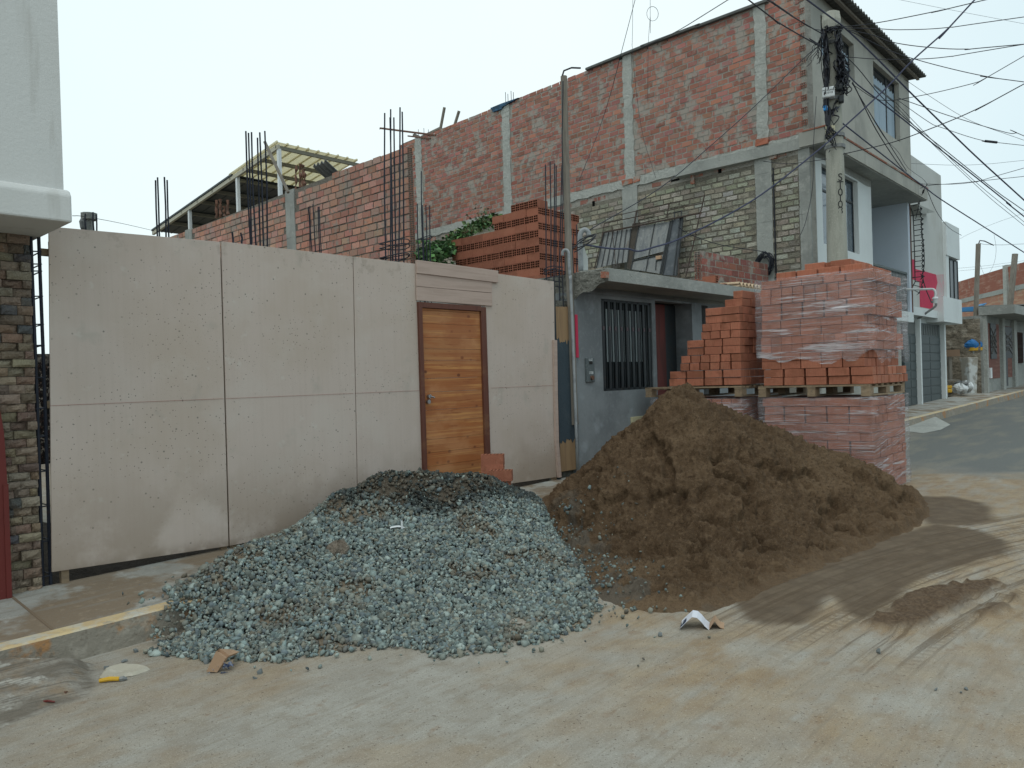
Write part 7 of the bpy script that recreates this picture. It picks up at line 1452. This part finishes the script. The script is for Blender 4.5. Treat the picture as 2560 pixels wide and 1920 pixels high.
# ---- litter on the street
def lit(k, x, y, off=0.): return GP(*Z[k](x, y), off)
cb0, cb1 = lit('u', 1030, 715), lit('u', 1800, 690); dv = (cb1 - cb0); L = np.linalg.norm(dv[:2]); dv = dv / L; qv = np.array([-dv[1], dv[0], 0]) 
prof = [(u, z * .62) for u, z in [(0, .0), (.02, .035), (.18, .095), (.30, .135), (.42, .125), (.52, .085), (.60, .04), (.70, .003), (.76, .045), (.84, .09), (.90, .05), (.97, .02), (1.06, .008)]]
def strip(mb, pr, w0, w1, skew=.25, th=.004):
    P = []
    for u, z in pr: 
        c = cb0 + dv * u * L; P += [tuple(c + qv * w0 + dv * skew * w0 + [0, 0, z]), tuple(c + qv * w1 + dv * skew * w1 + [0, 0, z])]
    n = len(P); mb.add(P + [(a, b, c - th) for a, b, c in P], [(i, i + 2, i + 3, i + 1) for i in range(0, n - 2, 2)] + [(n + i, n + i + 1, n + i + 3, n + i + 2) for i in range(0, n - 2, 2)] + [(i, n + i, n + i + 2, i + 2) for i in range(0, n - 2, 2)] + [(i + 1, i + 3, n + i + 3, n + i + 1) for i in range(0, n - 2, 2)] + [(0, 1, n + 1, n), (n - 2, 2 * n - 2, 2 * n - 1, n - 1)], True)
bxr = empty('crushed_carton', tuple(cb0), 0, label='crushed white carton with navy corner lying folded at the foot of the sand', cat='carton')
mb = MB(); strip(mb, prof[:8], 0, .13); build(mb, 'white_side', mat('carton_white', (.60, .62, .68), rough=.6), bxr)
mb = MB(); strip(mb, prof[7:], .0, .11); build(mb, 'brown_side', card, bxr)
mb = MB(); strip(mb, [(u, z * .62 + .005) for u, z in ((.0, .002), (.02, .036), (.10, .0665), (.15, .085))], -.001, .062, .25, .003); nv_ = build(mb, 'navy_print', navy, bxr)
mb = MB(); strip(mb, [(u, z * .62 + .008) for u, z in ((.045, .046), (.062, .052))], .006, .048, .25, .002); strip(mb, [(u, z * .62 + .008) for u, z in ((.045, .046), (.09, .063))], .030, .038, .25, .002); build(mb, 'white_mark', white, nv_)
kk = Z['k']
# flat cement cake
c = lit('k', 895, 965); mb = MB(); P = []
for i in range(24):
    a = i / 24 * 2 * math.pi; r = 1 + .12 * math.sin(3 * a + 1) + .06 * math.sin(7 * a); P.append((c[0] + math.cos(a) * .125 * r, c[1] + math.sin(a) * .10 * r))
mb.add([(x, y, c[2] + .003) for x, y in P] + [(c[0] + (x - c[0]) * .86, c[1] + (y - c[1]) * .86, c[2] + .022) for x, y in P] + [(c[0], c[1], c[2] + .012)], [(i, (i + 1) % 24, 24 + (i + 1) % 24, 24 + i) for i in range(24)] + [(24 + i, 24 + (i + 1) % 24, 48) for i in range(24)])
build(mb, 'flat_stone', mat('pale_cake', (.40, .37, .30), [(20, (.5, .47, .4), .5, .7, .6)], .9), label='flat pale cement cake on the ground near the kerb', cat='stone')
a, b = lit('k', 725, 1040), lit('k', 870, 1028); mb = MB(); kn = empty('cutter_knife', tuple(a), 0, label='yellow handled tool lying below the pale cement cake', cat='tool')
mb.tube([a + [0, 0, .012], a * .5 + b * .5 + [0, 0, .018], b + [0, 0, .014]], [.011, .013, .012], 8); build(mb, 'handle', yellowp, kn)
c = lit('k', 925, 1020); mb = MB(); mb.tube([b + [0, 0, .013], (b + c) / 2 + [0, 0, .013], c + [0, 0, .008]], [.013, .015, .006], 6); build(mb, 'blade', tin, kn)
# crumpled cup
a, b, c = lit('k', 1540, 970), lit('k', 1600, 900, .05), lit('k', 1680, 860, .03); mb = MB(); cu_ = empty('crushed_cup', tuple(a), 0, label='crushed brown paper cup with foil at the front foot of the gravel', cat='cup')
wv_ = np.array([.05, .02, 0]); P = [a + [-.03, 0, .01], a + [.03, .0, .005], b + [.035, 0, .03], b + [-.02, 0, .07], c + [.03, 0, .02], c + [-.01, 0, .035]]
mb.add([tuple(p) for p in P] + [tuple(p + [.01, .03, .005]) for p in P], [(0, 1, 2, 3), (3, 2, 4, 5), (9, 8, 7, 6), (11, 10, 8, 9), (0, 3, 9, 6), (3, 5, 11, 9), (1, 7, 8, 2), (2, 8, 10, 4), (0, 6, 7, 1)]); build(mb, 'cup', card, cu_)
mb = MB(); c0 = lit('k', 1600, 965)
for i in range(14):
    p = c0 + np.array([rng.uniform(-.04, .05), rng.uniform(-.02, .04), rng.uniform(.005, .04)]); d = rng.normal(0, .02, (3, 3)); mb.add([tuple(p + d[0]), tuple(p + d[1]), tuple(p + d[2])], [(0, 1, 2)])
build(mb, 'foil', [mat('blue_foil', (.10, .16, .36), [(60, (.5, .52, .55), .45, .55, .9)], .35, metal=.5)], cu_)
for nm, pts, M_, lb in (('twig', [(305, 1180, 0), (350, 1170, .01), (400, 1178, 0)], maroon, 'small dark red twig on the ramp, lower one'), ('twig', [(450, 1110, 0), (480, 1108, .012), (510, 1104, .0)], rusty, 'small brown twig on the ramp, upper one')):
    mb = MB(); mb.tube([lit('k', x, y, z + .012) for x, y, z in pts], [.009, .006, .004], 6); build(mb, nm, M_, label=lb, cat='twig')
mb = MB(); Vv, Ff = stones(*[np.array([v]) for v in (lit('k', 567, 995)[0], lit('k', 567, 995)[1], .02)], np.array([.02])); mb.add([tuple(v) for v in Vv], [tuple(f) for f in Ff], True); build(mb, 'brick_crumb', clay, label='single orange brick crumb on the ramp foot', cat='crumb')
# boulder and plastic in the gravel
c = gsurf(*Z['m'](1345, 700)); mb = MB()
def bould(u, v):
    th, p = u * 2 * math.pi, v * math.pi; k = 1 + .22 * math.sin(th * 2 + 1) * math.sin(p) + .12 * math.sin(th * 5 + v * 8) + .05 * math.sin(th * 11 + v * 17); return tuple(c + np.array([math.cos(th) * math.sin(p) * .072 * k, math.sin(th) * math.sin(p) * .06 * k, math.cos(p) * .07 * k + .02]))
mb.grid(bould, 28, 18, True); build(mb, 'boulder', mat('mortar_lump', (.20, .165, .13), [(30, (.30, .26, .21), .5, .65, .7), (12, (.12, .095, .07), .5, .7, .6)], .95, [(50, 1, .02)]), label='brown lump of old mortar sitting among the gravel', cat='lump')
c = gsurf(*Z['m'](1800, 540)); mb = MB(); mb.grid(lambda u, v: tuple(c + np.array([-.07 + .16 * u, .02 * v - .01 + .02 * math.sin(u * 3), .03 + .02 * math.sin(u * 3) - .03 * u + .01 * v])), 6, 2, True); mb.grid(lambda u, v: tuple(c + np.array([.02 + .015 * v, 0, .02 + .07 * u])), 4, 1, True); build(mb, 'plastic_strip', white, label='curled white plastic strip on the gravel', cat='plastic strip')
# single stones on the road
sp_ = [('k', 1890, 972, .022), ('k', 1855, 1012, .014), ('k', 1500, 900, .022), ('k', 1185, 415, .018), ('u', 665, 820, .02), ('q', 1375, 995, .02), ('q', 1880, 1210, .012), ('q', 1848, 1228, .01), ('q', 115, 900, .0), ('q', 1705, 1212, .01), ('q', 1555, 790, .0), ('k', 990, 818, .02), ('k', 905, 888, .016), ('k', 770, 940, .018)]
wh_ = ['just right of the crushed cup', 'below the stone right of the crushed cup', 'just left of the crushed cup', 'on the pavement by the kerb', 'left of the crushed carton', 'on the bare road below the tyre marks', 'far right on the road, upper of two specks', 'far right on the road, lower of two specks', '', 'tiny, between the specks at lower right', '', 'by the kerb foot', 'above the pale cement cake', 'left of the pale cement cake']
for (k, x, y, r), w_ in zip(sp_, wh_):
    if r <= 0: continue
    p = lit(k, x, y, .2 if 'pavement' in w_ else .0); Vv, Ff = stones(np.array([p[0]]), np.array([p[1]]), np.array([p[2] + r * .5]), np.array([r])); mb = MB(); mb.add([tuple(v) for v in Vv], [tuple(f) for f in Ff], True)
    mb.c = (1, 1, 1); build(mb, 'stone', mat('loose_stone', (.15, .165, .165), rough=.9) if 'loose_stone' not in bpy.data.materials else bpy.data.materials['loose_stone'], label='small dark stone ' + w_, cat='stone', group='single stones on the road')
for o in bpy.data.objects:
    for k in ('_p', '_rz'):
        if k in o: del o[k]
    if 'cat' in o: o['category'] = o['cat']; del o['cat']
